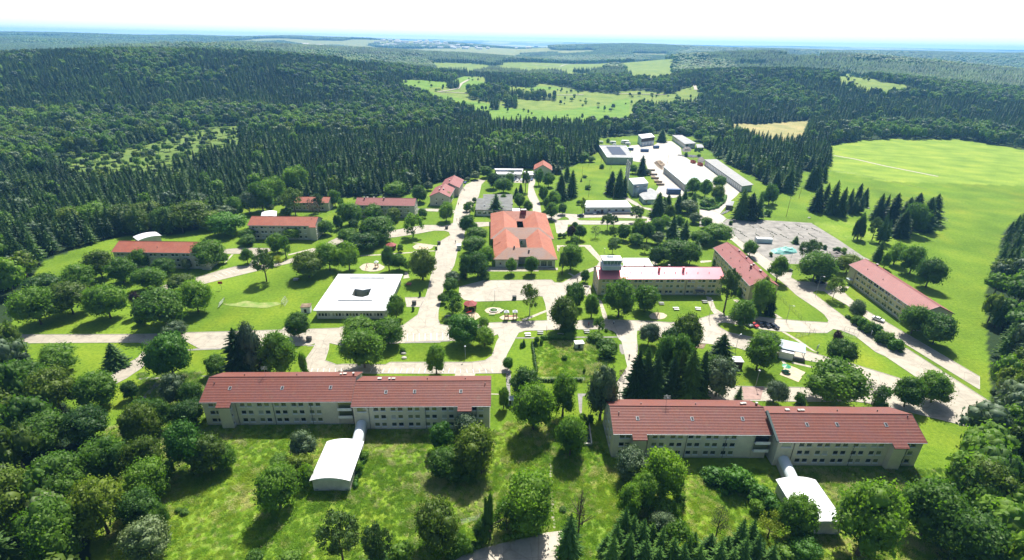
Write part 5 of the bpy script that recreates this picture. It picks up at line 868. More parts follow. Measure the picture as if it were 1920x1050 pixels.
def tower_cab(root, x, y, z, w_=8.2):
    """glazed control room on the roof"""
    b = MB(); b.box(x - w_ / 2, y - 2.6, z - 2.2, x + w_ / 2, y + 2.6, z); b.obj('tower_base', ['bluegrey'], root)
    c = MB(); h = 2.2; lo, hi = (w_ / 2 - .5), (w_ / 2 - .1)
    B_ = [(x - lo, y - 2.1), (x + lo, y - 2.1), (x + lo, y + 2.1), (x - lo, y + 2.1)]; T_ = [(x - hi, y - 2.5), (x + hi, y - 2.5), (x + hi, y + 2.5), (x - hi, y + 2.5)]
    for i in range(4): j = (i + 1) % 4; c.poly([(*B_[i], z), (*B_[j], z), (*T_[j], z + h), (*T_[i], z + h)])
    cab = c.obj('control_cab', ['cabglass'], root); f = MB()
    for i in range(4):
        j = (i + 1) % 4
        for k in range(6):
            t = k / 5; p0 = Vector((*B_[i], z)).lerp(Vector((*B_[j], z)), t); p1 = Vector((*T_[i], z + h)).lerp(Vector((*T_[j], z + h)), t); f.tube(p0, p1, .07, n=4)
        f.tube((*B_[i], z + .02), (*B_[j], z + .02), .16, n=4); f.tube((*T_[i], z + h), (*T_[j], z + h), .12, n=4)
    f.obj('mullions', ['white'], cab); r = MB(); r.box(x - hi - .4, y - 2.9, z + h + .02, x + hi + .4, y + 2.9, z + h + .4); rr = r.obj('tower_roof', ['roofwhite'], root)
    s = MB(); s.box(x - w_ / 2 - .5, y - 3.2, z - .25, x + w_ / 2 + .5, y - 2.61, z - .1); s.obj('gallery', ['white'], root)
    for q in range(9): p = MB(); px_ = x - w_ / 2 - .4 + q * (w_ + .8) / 8; p.tube((px_, y - 3.15, z - .1), (px_, y - 3.15, z + .9), .04, n=4); p.obj('railing_post', ['white'], root)
    rl = MB(); rl.tube((x - w_ / 2 - .4, y - 3.15, z + .9), (x + w_ / 2 + .4, y - 3.15, z + .9), .04, n=4); rl.obj('handrail', ['white'], root)
    for dx, hh in ((-1.5, 1.4), (0.4, 1.0), (-2.8, 2.2)): m = MB(); m.tube((x + dx, y, z + h + .4), (x + dx, y, z + h + .4 + hh), .05, n=5); m.obj('aerial', ['greymetal'], rr)
    m = MB(); m.box(x - 1.8, y + .5, z + h + .402, x + .8, y + 1.6, z + h + .9); m.obj('roof_unit', ['bluegrey'], rr)
M['cabglass'] = flat('tinted cab glass', (0.10, 0.17, 0.18), 0.08, 0.2, 1, spec=0.8)
def hip_ring(b, X0, Y0, X1, Y1, r, ze, rise, mi=(0, 1), parts='all', court=None):
    o = [(X0, Y0), (X1, Y0), (X1, Y1), (X0, Y1)]; m = [(X0 + r, Y0 + r), (X1 - r, Y0 + r), (X1 - r, Y1 - r), (X0 + r, Y1 - r)]; c = [(X0 + 2 * r, Y0 + 2 * r), (X1 - 2 * r, Y0 + 2 * r), (X1 - 2 * r, Y1 - 2 * r), (X0 + 2 * r, Y1 - 2 * r)]
    for i in range(4):
        j = (i + 1) % 4; b.slab([(*o[i], ze), (*o[j], ze), (*m[j], ze + rise), (*m[i], ze + rise)], .25, mi[1] if i == 0 else mi[0])
        b.slab([(*c[j], ze), (*c[i], ze), (*m[i], ze + rise), (*m[j], ze + rise)], .25, mi[0])
    return c
def buildings():
    # ---- the two long barracks in front
    A1, B1, A2 = A('p', 373, 754.6, 8.3), A('p', 659, 753, 8.3), A('p', 659, 763.6, 8.3)
    r, rz, L1 = long_barracks('long red-tiled barracks at left front with arched annex before it', 'long barracks in the foreground', A1, B1, A2, 0, 0)
    A1b, B1b = A('p', 1150, 813.6, 8.3), A('p', 1451, 815.6, 8.3); d = (V2(B1b) - V2(A1b)).normalized(); B1b = tuple(V2(A1b) + d * L1)
    rb, rzb, _ = long_barracks('long red-tiled barracks at right front, running out of the picture', 'long barracks in the foreground', A1b, B1b, None, 0, 0, stepy=2.6)
    fl = MB(); fl.slab([(L1 - .25, -2.6, 8.55), (L1 + .35, -2.6, 8.55), (L1 + .35, 5.2, 12.1), (L1 - .25, 5.2, 12.1)], .35); fl.obj('party_wall', ['darkteal'], rb)
    an, rza, La = arched_annex('white arched-roof annex linked to the left barracks', [('G', 1240, 475), ('G', 1545, 472), ('G', 1640, 185), ('G', 1375, 185)])
    q0 = V2(A('b2', 165, 740, 3.3)); q1 = V2(A('b2', 120, 925, 3.3)); corridor(an, local(an.location, rza, q1), local(an.location, rza, q0))
    an2, rza2, _ = arched_annex('white arched-roof annex linked to the right barracks', [('I', 1335, 785), ('I', 1635, 775), ('I', 1420, 458), ('I', 1128, 457)])
    q0 = V2(A('I', 1195, 285, 3.4)); q1 = V2(A('I', 1268, 440, 3.4)); corridor(an2, local(an2.location, rza2, q1), local(an2.location, rza2, q0))
    for lb, pts in (('white arched-roof annex peeping over the roof of the middle left barracks', [('a0', 1130, 835), ('a0', 1305, 838), ('a0', 1275, 785), ('a0', 1175, 787)]), ('white arched-roof annex behind the far left barracks', [('a0', -30, 1055), ('a0', 238, 1010), ('a0', 150, 985), ('a0', -40, 1010)])):
        arched_annex(lb, pts, 3.6, .8)
    # ---- plain barracks blocks further back
    def block(label, a, b_, ze, rise, Dp, wm, rm, floors=3, group='barracks blocks of the grounds', Lmin=None, flip=False, bay=None, **kw):
        pa, pb = A(*a, z=ze), A(*b_, z=ze); rz, L_ = frame_from(pa, pb); L_ = Lmin or L_; r = thing('barracks', (pa[0], pa[1], 0), rz, label, 'barracks', group); n = int((L_ - 3) / 4.7)
        xs = [q for i in range(n) for q in (2.6 + i * (L_ - 4) / n, 4.4 + i * (L_ - 4) / n)]; 
        if bay: xs = [q for q in xs if not (bay[0] - 1 < q < bay[1] + 1)]
        zs = {3: (1.0, 3.65, 6.2), 2: (1.0, 3.7)}[floors]; zs = tuple(z for z in zs if z + 1.2 < ze)
        wing(r, 0, 0, L_, Dp, ze, rise, floors, xs, zs, wm, rm, bay=bay, pipes=[L_ * .36, L_ * .7], **kw); return r, rz, L_
    r3, rz3, L3 = block('tower barracks with shiny pink metal roof beside the parade ground', ('c1', 470, 366), ('c1', 1660, 366), 8.0, 2.9, 13.2, 'rendery', 'pinkmetal', endw=3,
        bits=[('vent', 14.5 + i * 5, 3.2) for i in range(8)], chims=[(27.5, 4.4, .8, .8, 1.6, 'pinkmetal', 'pinkmetal'), (38.3, 4.4, .8, .8, 1.6, 'pinkmetal', 'pinkmetal'), (13, 8.2, .6, .6, .7, 'darkgrey'), (22, 8.2, .6, .6, .7, 'darkgrey'), (33, 8.0, .7, .6, .9, 'darkgrey')])
    tower_cab(r3, 6.2, 5.6, 13.0)
    ent = MB(); ent.box(L3 - 12.5, -1.6, 2.5, L3 - 8.5, .5, 2.65); ent.box(L3 - 12.4, -1.5, 0, L3 - 12.25, -1.35, 2.5); ent.box(L3 - 8.75, -1.5, 0, L3 - 8.6, -1.35, 2.5); ent.obj('porch', ['darkgrey'], r3)
    # diagonal block (front = left long side, seen from the lawn)
    p_far, p_near, p_r = V2(A('d1', 308, 72, 8.0)), V2(A('d1', 650, 430, 8.0)), V2(A('d1', 925, 430, 8.0)); d = (p_near - p_far).normalized(); n_ = Vector((-d.y, d.x)); Dp = (p_r - p_near).dot(n_)
    r4 = thing('barracks', (p_far.x, p_far.y, 0), math.atan2(d.y, d.x), 'diagonal barracks with matt red roof beside the tower barracks', 'barracks', 'barracks blocks of the grounds'); L4 = (p_near - p_far).length; n = int((L4 - 3) / 4.4)
    wing(r4, 0, 0, L4, abs(Dp), 8.0, 3.2, 3, [q for i in range(n) for q in (2.6 + i * (L4 - 4) / n, 4.4 + i * (L4 - 4) / n)], (1.0, 3.65, 6.2), 'rendery', 'reddull', pipes=[12, 26], bits=[('vent', 6 + 5.5 * i, 2.2 + 1.8 * (i % 2)) for i in range(int(L4 / 6))], chims=[(L4 * .26, abs(Dp) * .62, .7, .6, .9, 'reddull'), (L4 * .45, abs(Dp) * .62, .7, .6, .9, 'reddull'), (L4 * .63, abs(Dp) * .62, .7, .6, .9, 'reddull'), (L4 * .70, abs(Dp) * .42, .8, .7, 1.3, 'reddull'), (L4 * .80, abs(Dp) * .6, 1, .8, .9, 'reddull')])
    # far right block
    pa, pb = V2(A('d1', 1578, 230, 8.0)), V2(A('d1', 1920, 465, 8.0)); d = (pb - pa).normalized(); pr = V2(A('d1', 1725, 165, 11.0)); n_ = Vector((-d.y, d.x)); Dp5 = 13.5
    r5 = thing('barracks', (pa.x, pa.y, 0), math.atan2(d.y, d.x), 'red-roofed barracks at the far right edge beyond the service road', 'barracks', 'barracks blocks of the grounds'); L5 = 48; n = 10
    wing(r5, 0, 0, L5, Dp5, 8.0, 3.1, 3, [q for i in range(n) for q in (7.6 + i * 4.0, 9.2 + i * 4.0) if q < L5 - 1.5], (1.0, 3.65, 6.2), 'rendery', 'reddull', pipes=[5.6, 17, 29], bits=[('vent', 9, 3), ('vent', 20, 3)], chims=[(7, 8, .8, .7, .8, 'reddull')])
    st = MB(); st.box(3.0, -1.4, 2.3, 5.6, .5, 2.5); st.box(3.1, -1.3, 0, 3.25, -1.15, 2.3); st.box(5.35, -1.3, 0, 5.5, -1.15, 2.3); st.obj('porch', ['bluegrey'], r5)
    block('orange-red roofed barracks at the far left edge behind trees', ('a1', -260, 112), ('a1', 640, 124), 8.2, 3.0, 13.5, 'render2', 'orangered', bay=(40.5, 45, 1.2), bits=[('vent', 20, 3), ('vent', 36, 4)])
    block('orange-red roofed barracks half hidden by trees, middle left', ('a0', 1018, 912), ('a0', 1655, 918), 8.2, 3.0, 13.5, 'render2', 'orangered', bits=[('vent', 33, 5)], bay=(33.0, 36.8, 1.1))
    block('dull red roofed barracks at the forest foot left of the avenue', ('b0', 105, 722), ('b0', 668, 730), 8.0, 3.0, 12.5, 'render2', 'reddull', endw=2, chims=[(5, 5.2, .6, .6, 1.0, 'darkgrey'), (17, 5.2, .6, .6, 1.0, 'darkgrey'), (6, 8.4, .9, .8, .7, 'concretewall'), (10, 8.4, .9, .8, .7, 'reddull')])
    block('small red-roofed barracks glimpsed through the dark pines', ('a0', 1360, 700), ('a0', 1780, 702), 5.4, 2.4, 11.0, 'render2', 'orangered', floors=2)
    # twin gabled house by the avenue
    def gable_house(label, fl, fr, bl, ze, rise, wm, rm, floors=2, second=None, group='gabled houses by the avenue', nm='gabled_house', Lm=None, Wm=None, ch=()):
        a, b_, c = V2(A(*fl, z=ze)), V2(A(*fr, z=ze)), V2(A(*bl, z=ze)); u = (b_ - a); W_ = Wm or u.length; ax = (c - a).normalized(); L_ = Lm or (c - a).length
        r = thing(nm, (a.x, a.y, 0), math.atan2(ax.y, ax.x) , label, 'house', group)       # x runs away along the ridge, y to the left
        wing(r, 0, -W_, L_, W_, ze, rise, floors, [3 + i * 3.4 for i in range(int((L_ - 4) / 3.4))], (1.0, 3.7) if ze > 5.2 else (1.2,), wm, rm, endw=2, back=True, chims=ch)
        if second: dx, dy, L2_ = second; wing(r, L_ + .3, -W_ + dy, L2_, W_, ze, rise, floors, [L_ + 3 + i * 3.4 for i in range(int((L2_ - 4) / 3.4))], (1.0, 3.7), wm, rm, endw=2, chims=[(L_ + 8, -W_ * .5 + dy + 1, .8, .8, .8, rm)])
        return r
    gable_house('twin-gabled red-roofed house beside the avenue', ('b0', 800, 642), ('b0', 1000, 640), ('b0', 880, 530), 6.2, 3.2, 'render2', 'reddull', second=(0, -3.0, 24), Wm=14, Lm=24, ch=[(6, -6.2, .8, .8, .9, 'reddull'), (9, -8.5, 1.1, .8, .8, 'reddull'), (15, -6, .6, .6, .6, 'reddull')])
    gable_house('small red-roofed cottage at the top of the grounds', ('c0', -138, 392), ('c0', -10, 388), ('c0', -130, 335), 6.2, 4.2, 'render2', 'orangered', nm='cottage', Wm=15, Lm=19)
    # ---- the big hall: two hipped rings
    ze = 4.5; fl_, fr_, bl_ = V2(A('b1', 1405, 182, ze)), V2(A('c1', 88, 183, ze)), V2(A('b0', 1370, 822, ze)); u = (fr_ - fl_); W_ = u.length; u.normalize(); rzh = math.atan2(u.y, u.x); r = thing('dining_hall', (fl_.x, fl_.y, 0), rzh, 'large orange-tiled hall with hipped roofs and two small courtyards', 'hall')
    Lb = local(r.location, rzh, A('b0', 1350, 1040, ze)); Ltot = local(r.location, rzh, A('b0', 1372, 800, ze))[1]; yb0 = Lb[1]; ex = 1.4
    b = MB(); rr = 7.6; rise = 3.9; Xa, Xb = -ex, W_ + ex
    hip_ring(b, Xa, yb0, Xb, Ltot, rr, ze, rise); rr2 = 6.9; c_ = rise * rr2 / rr
    y1 = yb0 + rr * c_ / rise * .97; m = [(rr2, rr2), (W_ - rr2, rr2)]
    # front U-shaped part running into the rear roof
    b.slab([(0, 0, ze), (W_ / 2 - 3.4, 0, ze), (W_ / 2 - 3.4, rr2, ze + c_), (rr2, rr2, ze + c_)], .25, 1); b.slab([(W_ / 2 + 3.4, 0, ze), (W_, 0, ze), (W_ - rr2, rr2, ze + c_), (W_ / 2 + 3.4, rr2, ze + c_)], .25, 1); b.slab([(W_ / 2 - 3.4, 1.6, ze + c_ * 1.6 / rr2), (W_ / 2 + 3.4, 1.6, ze + c_ * 1.6 / rr2), (W_ / 2 + 3.4, rr2, ze + c_), (W_ / 2 - 3.4, rr2, ze + c_)], .25, 1)
    b.slab([(0, yb0 + .3, ze), (0, 0, ze), (rr2, rr2, ze + c_), (rr2, y1, ze + c_), (0.2, yb0 + .3, ze + .1)][:4], .25, 0); b.slab([(W_, 0, ze), (W_, yb0 + .3, ze), (W_ - rr2, y1, ze + c_), (W_ - rr2, rr2, ze + c_)], .25, 0)
    k2 = 2 * rr2; b.slab([(k2, k2, ze), (k2, yb0 + .5, ze), (rr2, y1, ze + c_), (rr2, rr2, ze + c_)], .25, 0); b.slab([(W_ - k2, yb0 + .5, ze), (W_ - k2, k2, ze), (W_ - rr2, rr2, ze + c_), (W_ - rr2, y1, ze + c_)], .25, 0); b.slab([(W_ - k2, k2, ze), (k2, k2, ze), (rr2, rr2, ze + c_), (W_ - rr2, rr2, ze + c_)], .25, 0)
    rf = b.obj('roof', ['orange', 'oldtile'], r)
    for X_, Y_ in ((W_ * .58, Ltot - 9),): c = MB(); c.box(X_ - 1.6, Y_ - 1.2, ze + 2, X_ + 1.6, Y_ + 1.2, ze + rise + 1.2); q = c.obj('chimney', ['redwood'], r); k = MB(); k.box(X_ - 1.75, Y_ - 1.3, ze + rise + 1.203, X_ + 1.75, Y_ + 1.3, ze + rise + 1.5); k.obj('chimney_cap', ['concretewall'], q)
    for i, (X_, Y_) in enumerate(((W_ * .56, 4.6), (W_ * .33, 6.8), (W_ * .66, Ltot - 5), (W_ * .74, Ltot - 4))): c = MB(); zz = ze + min(Y_, Ltot - Y_) * .52; c.box(X_ - .35, Y_ - .35, zz - 1, X_ + .35, Y_ + .35, zz + .9); c.obj('vent_stack', ['pipe'], rf)
    dn = MB()
    for yy in (yb0 * .60, yb0 + 14, yb0 + 24): dn.slab([(0.4, yy, ze + .35), (0.4, yy + 3.4, ze + .35), (4.0, yy + 1.7, ze + 2.35)], .12)
    dn.obj('dormer', ['orange'], rf)
    wb = MB(); H = [(2.0, 3.0, 1.2, 2.6), (5, 6.5, .3, 2.8)]; wr = [(.8, 3.6, .5, 3.3), (4.2, 7.0, .5, 3.3), (7.6, 9.6, .5, 3.3)]; I_ = 1.0
    wall(wb, I_, I_, W_ / 2 - 3.5, I_, 0, ze, H); wall(wb, W_ / 2 + 3.5, I_, W_ - I_, I_, 0, ze, wr); wall(wb, W_ / 2 - 3.5, 5.5, W_ / 2 + 3.5, 5.5, 0, ze + 1, [(.6, 6.4, .2, 3.4)]); wall(wb, W_ / 2 - 3.5, I_, W_ / 2 - 3.5, 5.5, 0, ze); wall(wb, W_ / 2 + 3.5, 5.5, W_ / 2 + 3.5, I_, 0, ze)
    side = [(2 + i * 4.2, 4.4 + i * 4.2, 1, 3.2) for i in range(int((Ltot - 5) / 4.2))]; wall(wb, W_ - I_, I_, W_ - I_, Ltot - I_, 0, ze, side); wall(wb, W_ - I_, Ltot - I_, I_, Ltot - I_, 0, ze); wall(wb, I_, Ltot - I_, I_, I_, 0, ze, side)
    cy = (k2, k2 + .3, W_ - k2, yb0 - .2); wb.poly([(cy[0], cy[3], 0), (cy[2], cy[3], 0), (cy[2], cy[3], ze), (cy[0], cy[3], ze)]); 
    for q in ((cy[0], cy[1], cy[0], cy[3]), (cy[2], cy[3], cy[2], cy[1])): wb.poly([(q[0], q[1], 0), (q[2], q[3], 0), (q[2], q[3], ze), (q[0], q[1], ze)])
    wo = wb.obj('wall', ['renderw'], r); windows(r, I_, I_, W_ / 2 - 3.5, I_, H); windows(r, W_ / 2 + 3.5, I_, W_ - I_, I_, wr, bars=3); windows(r, W_ / 2 - 3.5, 5.5, W_ / 2 + 3.5, 5.5, [(.6, 6.4, .2, 3.4)], bars=4, sill=False); windows(r, W_ - I_, I_, W_ - I_, Ltot - I_, side, bars=2); windows(r, I_, Ltot - I_, I_, I_, side, bars=2)
    win_c = [((i + .5) * 1.5, (i + .5) * 1.5 + 1.3, 1.2, 3.6) for i in range(int((cy[2] - cy[0] - 1) / 1.5))]
    for i, h_ in enumerate(win_c): m_, s_ = window_mesh(1.3, 2.4, 1); ob('window', m_, r, (cy[0] + (h_[0] + h_[1]) / 2, cy[3] - .15, 1.3))
    # ---- flat-roofed white school with courtyard
    z = 4.2; fl_, fr_, br_, bl_ = [V2(A(*q, z=z)) for q in (('a1', 1635, 660), ('b1', 405, 660), ('b1', 557, 320), ('a1', 1870, 318))]; u = (fr_ - fl_).normalized(); rzs = math.atan2(u.y, u.x); r = thing('school', (fl_.x, fl_.y, 0), rzs, 'white flat-roofed school with octagonal courtyard opening in its roof', 'school')
    P4 = [local(r.location, rzs, q) for q in (fl_, fr_, br_, bl_)]; oc = [local(r.location, rzs, A('b1', x, y, z)) for x, y in ((75, 518), (105, 455), (180, 468), (262, 453), (235, 520), (178, 536), (125, 531))]
    vs = [Vector(p) for p in P4] + [Vector(p) for p in oc]; ed = [(i, (i + 1) % 4) for i in range(4)] + [(4 + i, 4 + (i + 1) % 7) for i in range(7)]; V_, E_, F_, *_ = geometry.delaunay_2d_cdt(vs, ed, [], 0, 1e-4, True); b = MB()
    for f in F_:
        cx = sum(V_[i].x for i in f) / 3; cyy = sum(V_[i].y for i in f) / 3
        if inpoly(np.array([cx]), np.array([cyy]), P4)[0] and not inpoly(np.array([cx]), np.array([cyy]), oc)[0]: b.poly([(V_[i].x, V_[i].y, z) for i in f]); b.poly([(V_[i].x, V_[i].y, z - .4) for i in reversed(f)])
    for L__ in (P4, oc):
        for i in range(len(L__)): p, q = L__[i], L__[(i + 1) % len(L__)]; b.poly([(*p, z - .4), (*q, z - .4), (*q, z), (*p, z)])
    rf = b.obj('roof', ['roofwhite'], r); W_ = P4[1][0]; wb = MB(); I_ = .9; i4 = [(I_, I_), (W_ - I_, I_), (P4[2][0] - I_, P4[2][1] - I_), (P4[3][0] + I_, P4[3][1] - I_)]
    for i in range(4):
        p, q = V2(i4[i]), V2(i4[(i + 1) % 4]); L_ = (q - p).length; H = []; x = .5; k = 0
        while x + 1.1 < L_ - .5:
            H.append((x, x + 1.0, 1.1, 2.5)); x += 1.22; k += 1
            if k % 4 == 0: x += .5
        wall(wb, p.x, p.y, q.x, q.y, 0, z - .4, H); windows(r, p.x, p.y, q.x, q.y, H if i < 2 else H[:20], sill=False)
    for i in range(7): p, q = oc[i], oc[(i + 1) % 7]; wb.poly([(*p, 0), (*q, 0), (*q, z - .4), (*p, z - .4)]); wb.poly([(*q, 0), (*p, 0), (*p, z - .41), (*q, z - .41)])
    wb.obj('wall', ['renderw'], r)
    for (x0, y0), (x1, y1) in (((60, 357), (385, 357)), ((-50, 569), (270, 569))):
        p, q = [local(r.location, rzs, A('b1', x, y, z)) for x, y in ((x0, y0), (x1, y1))]; s_ = MB(); s_.box(p[0], p[1] - .3, z + .003, q[0], p[1] + .3, z + .32); s_.obj('skylight_strip', ['greymetal'], rf)
    for k in range(3): m_, s_ = window_mesh(1.6, 2.2, 2); ob('window', m_, r, (oc[1][0] + 4.2 + k * 1.7, (oc[2][1] + oc[3][1]) / 2 - .35, .8))
    # ---- other flat-roofed buildings
    def flat_thing(nm, label, cat, outline, z, wm='renderw', rm='roofwhite', extra=(), winspec=None, ov=.45, group=None, fas=.35):
        W = [V2(A(*q, z=z)) for q in outline]; u = (W[1] - W[0]).normalized(); rz = math.atan2(u.y, u.x); r = thing(nm, (W[0].x, W[0].y, 0), rz, label, cat, group); L_ = [local(r.location, rz, q) for q in W]; n = len(L_)
        wins = {}
        ar = sum(L_[i][0] * L_[(i + 1) % n][1] - L_[(i + 1) % n][0] * L_[i][1] for i in range(n)); assert ar > 0, nm
        for i in range(n):
            if winspec: sl = (V2(L_[(i + 1) % n]) - V2(L_[i])).length; st, ww, lo, hi = winspec; wins[i] = [(1 + k * st, 1 + k * st + ww, lo, hi) for k in range(int((sl - 3) / st))][:24]
        return r, rz, flat_block(r, L_, z, wm, rm, ov, fas, wins), L_
    r, rz, rf, L_ = flat_thing('canteen', 'dark flat-roofed canteen behind the orange-roofed hall', 'canteen', [('b0', 1235, 767), ('b0', 1585, 772), ('b0', 1585, 622), ('b0', 1310, 620), ('b0', 1308, 658), ('b0', 1250, 660)], 4.0, 'renderw', 'darkgrey', winspec=(3.4, 2.2, 1.1, 2.6))
    for k in range(4): b = MB(); b.box(5 + k * 6, 8 + k % 2 * 5, 4.0, 6 + k * 6, 9 + k % 2 * 5, 4.7); b.obj('roof_vent', ['greymetal'], rf)
    flat_thing('canteen_annex', 'low white annex at the corner of the dark canteen', 'annex', [('b0', 1500, 802), ('b0', 1655, 804), ('b0', 1652, 752), ('b0', 1510, 750)], 3.0, winspec=(2.6, 1.4, .9, 2.2))
    r, rz, rf, L_ = flat_thing('school_annex', 'white flat-roofed building at the forest edge with long skylight', 'school', [('b0', 1440, 432), ('b0', 1668, 433), ('b0', 1686, 382), ('b0', 1415, 379)], 4.0, winspec=(3.2, 2.0, 1.1, 2.6)); b = MB(); mx = L_[1][0] / 2; my = L_[2][1] / 2; b.box(mx - 11, my - 1.2, 4.003, mx + 11, my + 1.4, 4.9); b.obj('skylight', ['solar'], rf)
    flat_thing('link_building', 'small white link block right of the forest school', 'annex', [('b0', 1690, 437), ('b0', 1786, 436), ('b0', 1780, 406), ('b0', 1690, 404)], 3.3, winspec=(2.6, 1.4, .9, 2.2))
    r, rz, rf, L_ = flat_thing('workshop', 'long low white-roofed workshop with cars parked before it', 'workshop', [('c0', 345, 743), ('c0', 787, 741), ('c0', 735, 677), ('c0', 340, 681)], 4.3, 'renderw2', winspec=(4.6, 1.7, 1.3, 2.8))
    b = MB(); b.box(15, -1.6, .55, 34, -.3, 1.3); b.obj('loading_ramp', ['concretewall'], r)
    r, rz, rf, L_ = flat_thing('boiler_house', 'tall pale blue boiler house beside the chimney', 'boiler house', [('c0', 797, 528), ('c0', 940, 516), ('c0', 896, 462), ('c0', 755, 471)], 9.0, 'bluegrey', 'roofwhite', fas=.5, ov=.25); b = MB(); b.box(1.5, .12, 5.6, 5.2, .2, 7.4); b.box(L_[1][0] - 4, .12, 6.2, L_[1][0] - 1.4, .2, 7.2); b.obj('louvre', ['greymetal'], r)
    flat_thing('pump_house', 'low flat-roofed block in front of the boiler house', 'outbuilding', [('c0', 895, 672), ('c0', 1010, 668), ('c0', 1030, 600), ('c0', 955, 560), ('c0', 850, 622)], 3.4, 'bluegrey', 'midgrey', winspec=(3.0, 1.6, 1.0, 2.2))
    r, rz, rf, L_ = flat_thing('warehouse', 'grey warehouse with solar panels on its flat roof', 'warehouse', [('c0', 552, 278), ('c0', 797, 281), ('c0', 726, 164), ('c0', 474, 163)], 6.0, 'greygreen', 'midgrey', ov=.15)
    for k in range(6): q0 = V2(L_[0]).lerp(V2(L_[3]), .22 + k * .105); b = MB(); w0 = L_[1][0]; b.slab([(q0.x + w0 * .28, q0.y, 6.15), (q0.x + w0 * .84, q0.y, 6.15), (q0.x + w0 * .84 - .2, q0.y + (L_[3][1]) * .085, 6.9), (q0.x + w0 * .28 - .2, q0.y + (L_[3][1]) * .085, 6.9)], .1); b.obj('solar_panel', ['solar'], rf)
    pb_ = MB(); 
    for i in range(4):
        p, q = V2(L_[i]), V2(L_[(i + 1) % 4]); d = (q - p).normalized(); n_ = Vector((-d.y, d.x)) * .35; pb_.prism([tuple(p), tuple(q), tuple(q + n_), tuple(p + n_)], 6.002, 6.45)
    pb_.obj('parapet', ['white'], rf)
    r, rz, rf, L_ = flat_thing('fire_station', 'two-tone workshop with pale monopitch roof at the head of the yard', 'workshop', [('c0', 877, 98), ('c0', 1000, 82), ('c0', 965, 48), ('c0', 842, 62)], 8.5, 'bluegrey', 'roofwhite', ov=.3, fas=.4); b = MB(); b.box(.0, -.02, 4.6, L_[1][0] * .97, .28, 7.9); b.obj('timber_band', ['darkwood'], r)
    for k in range(4): b = MB(); b.box(2 + k * 5, .05, .2, 5.6 + k * 5, .26, 3.6); b.obj('garage_door', ['white'], r)
    flat_thing('long_store', 'grey-roofed long store with brick end wall beside the yard', 'store', [('c0', 1282, 150), ('c0', 1387, 142), ('c0', 1256, 66), ('c0', 1160, 66)], 5.5, 'renderw', 'midgrey', ov=.6, winspec=(6, 3.5, 3.2, 4.6)); flat_thing('store_annex', 'small dark annex behind the long store', 'outbuilding', [('c0', 1395, 185), ('c0', 1462, 182), ('c0', 1440, 150), ('c0', 1385, 150)], 3.2, 'brownwall', 'midgrey')
    r, rz, rf, L_ = flat_thing('storage_hall', 'broad white-roofed storage hall in the middle of the yard', 'hall', [('c0', 1282, 528), ('c0', 1540, 500), ('c0', 1388, 352), ('c0', 1078, 360)], 5.2, 'renderw', 'patchroof', ov=.5)
    L4_ = (V2(L_[0]) - V2(L_[3])).length; d = (V2(L_[0]) - V2(L_[3])).normalized(); n_ = Vector((d.y, -d.x)); 
    for k in range(20):
        p = V2(L_[3]) + d * (2 + k * (L4_ - 4) / 19) + n_ * (-.38 if False else -.38); b = MB(); b.box(-.18, -.18, 0, .18, .18, 4.8); o = b.obj('pilaster', ['greymetal'], r, loc=(p.x, p.y, 0))
    r, rz, rf, L_ = flat_thing('garage_row', 'long green-grey garage shed along the right of the yard', 'garages', [('c0', 1818, 545), ('c0', 1925, 530), ('c0', 1580, 292), ('c0', 1462, 294)], 5.0, 'greygreen', 'shedroof', ov=.7)
    L4_ = (V2(L_[0]) - V2(L_[3])).length; d = (V2(L_[0]) - V2(L_[3])).normalized(); n_ = Vector((-d.y, d.x)); rzd = math.atan2(d.y, d.x)
    for k in range(22):
        p = V2(L_[3]) + d * (1.6 + k * (L4_ - 3.2) / 22 + .6); p = p + n_ * .62; b = MB(); b.box(0, -.05, .1, (L4_ - 3.2) / 22 - .9, .02, 3.9); o = b.obj('garage_door', ['white'], r, loc=(p.x, p.y, 0)); o.rotation_euler = (0, 0, rzd)
    flat_thing('flat_store', 'white flat-roofed block right behind the tower barracks', 'annex', [('c1', 702, 244), ('c1', 985, 244), ('c1', 940, 168), ('c1', 700, 168)], 4.2, winspec=(3, 1.8, 1.2, 2.6))
    flat_thing('car_port', 'small grey-roofed shelter below the spruces by the yard road', 'shelter', [('d0', 420, 722), ('d0', 490, 728), ('d0', 505, 686), ('d0', 452, 684)], 3.4, 'brownwall', 'midgrey')
    # gatehouse: white cabin with a glazed canopy
    a_, b_, c_ = V2(A('d2', 915, 155)), V2(A('d2', 1050, 185)), V2(A('d2', 1155, 210)); u = (b_ - a_).normalized(); rz = math.atan2(u.y, u.x); r = thing('gatehouse', (a_.x, a_.y, 0), rz, 'white gatehouse cabin with blue-grey canopy by the gate road', 'gatehouse'); L_ = (c_ - a_).length; Lc = (b_ - a_).length
    flat_block(r, [(0, 0), (Lc, 0), (Lc, 3.2), (0, 3.2)], 2.8, 'white', 'roofwhite', .12, .2, {0: [(3.4, 4.4, 1.1, 2.1)]}); b = MB(); b.slab([(-1, 1.6, 3.3), (L_, 1.6, 3.3), (L_, 6.6, 4.2), (-1, 6.6, 4.2)], .15); b.obj('canopy', ['bluepanel'], r)
    for x in (Lc + .2, L_ - .3):
        for y in (1.8, 6.3): p = MB(); p.box(x - .09, y - .09, 0, x + .09, y + .09, 3.2 if y < 3 else 4.0); p.obj('post', ['greymetal'], r)
    p = MB(); p.box(Lc + .6, .8, 0, L_, 1.0, 1.1); p.obj('parapet_wall', ['darkgrey'], r)
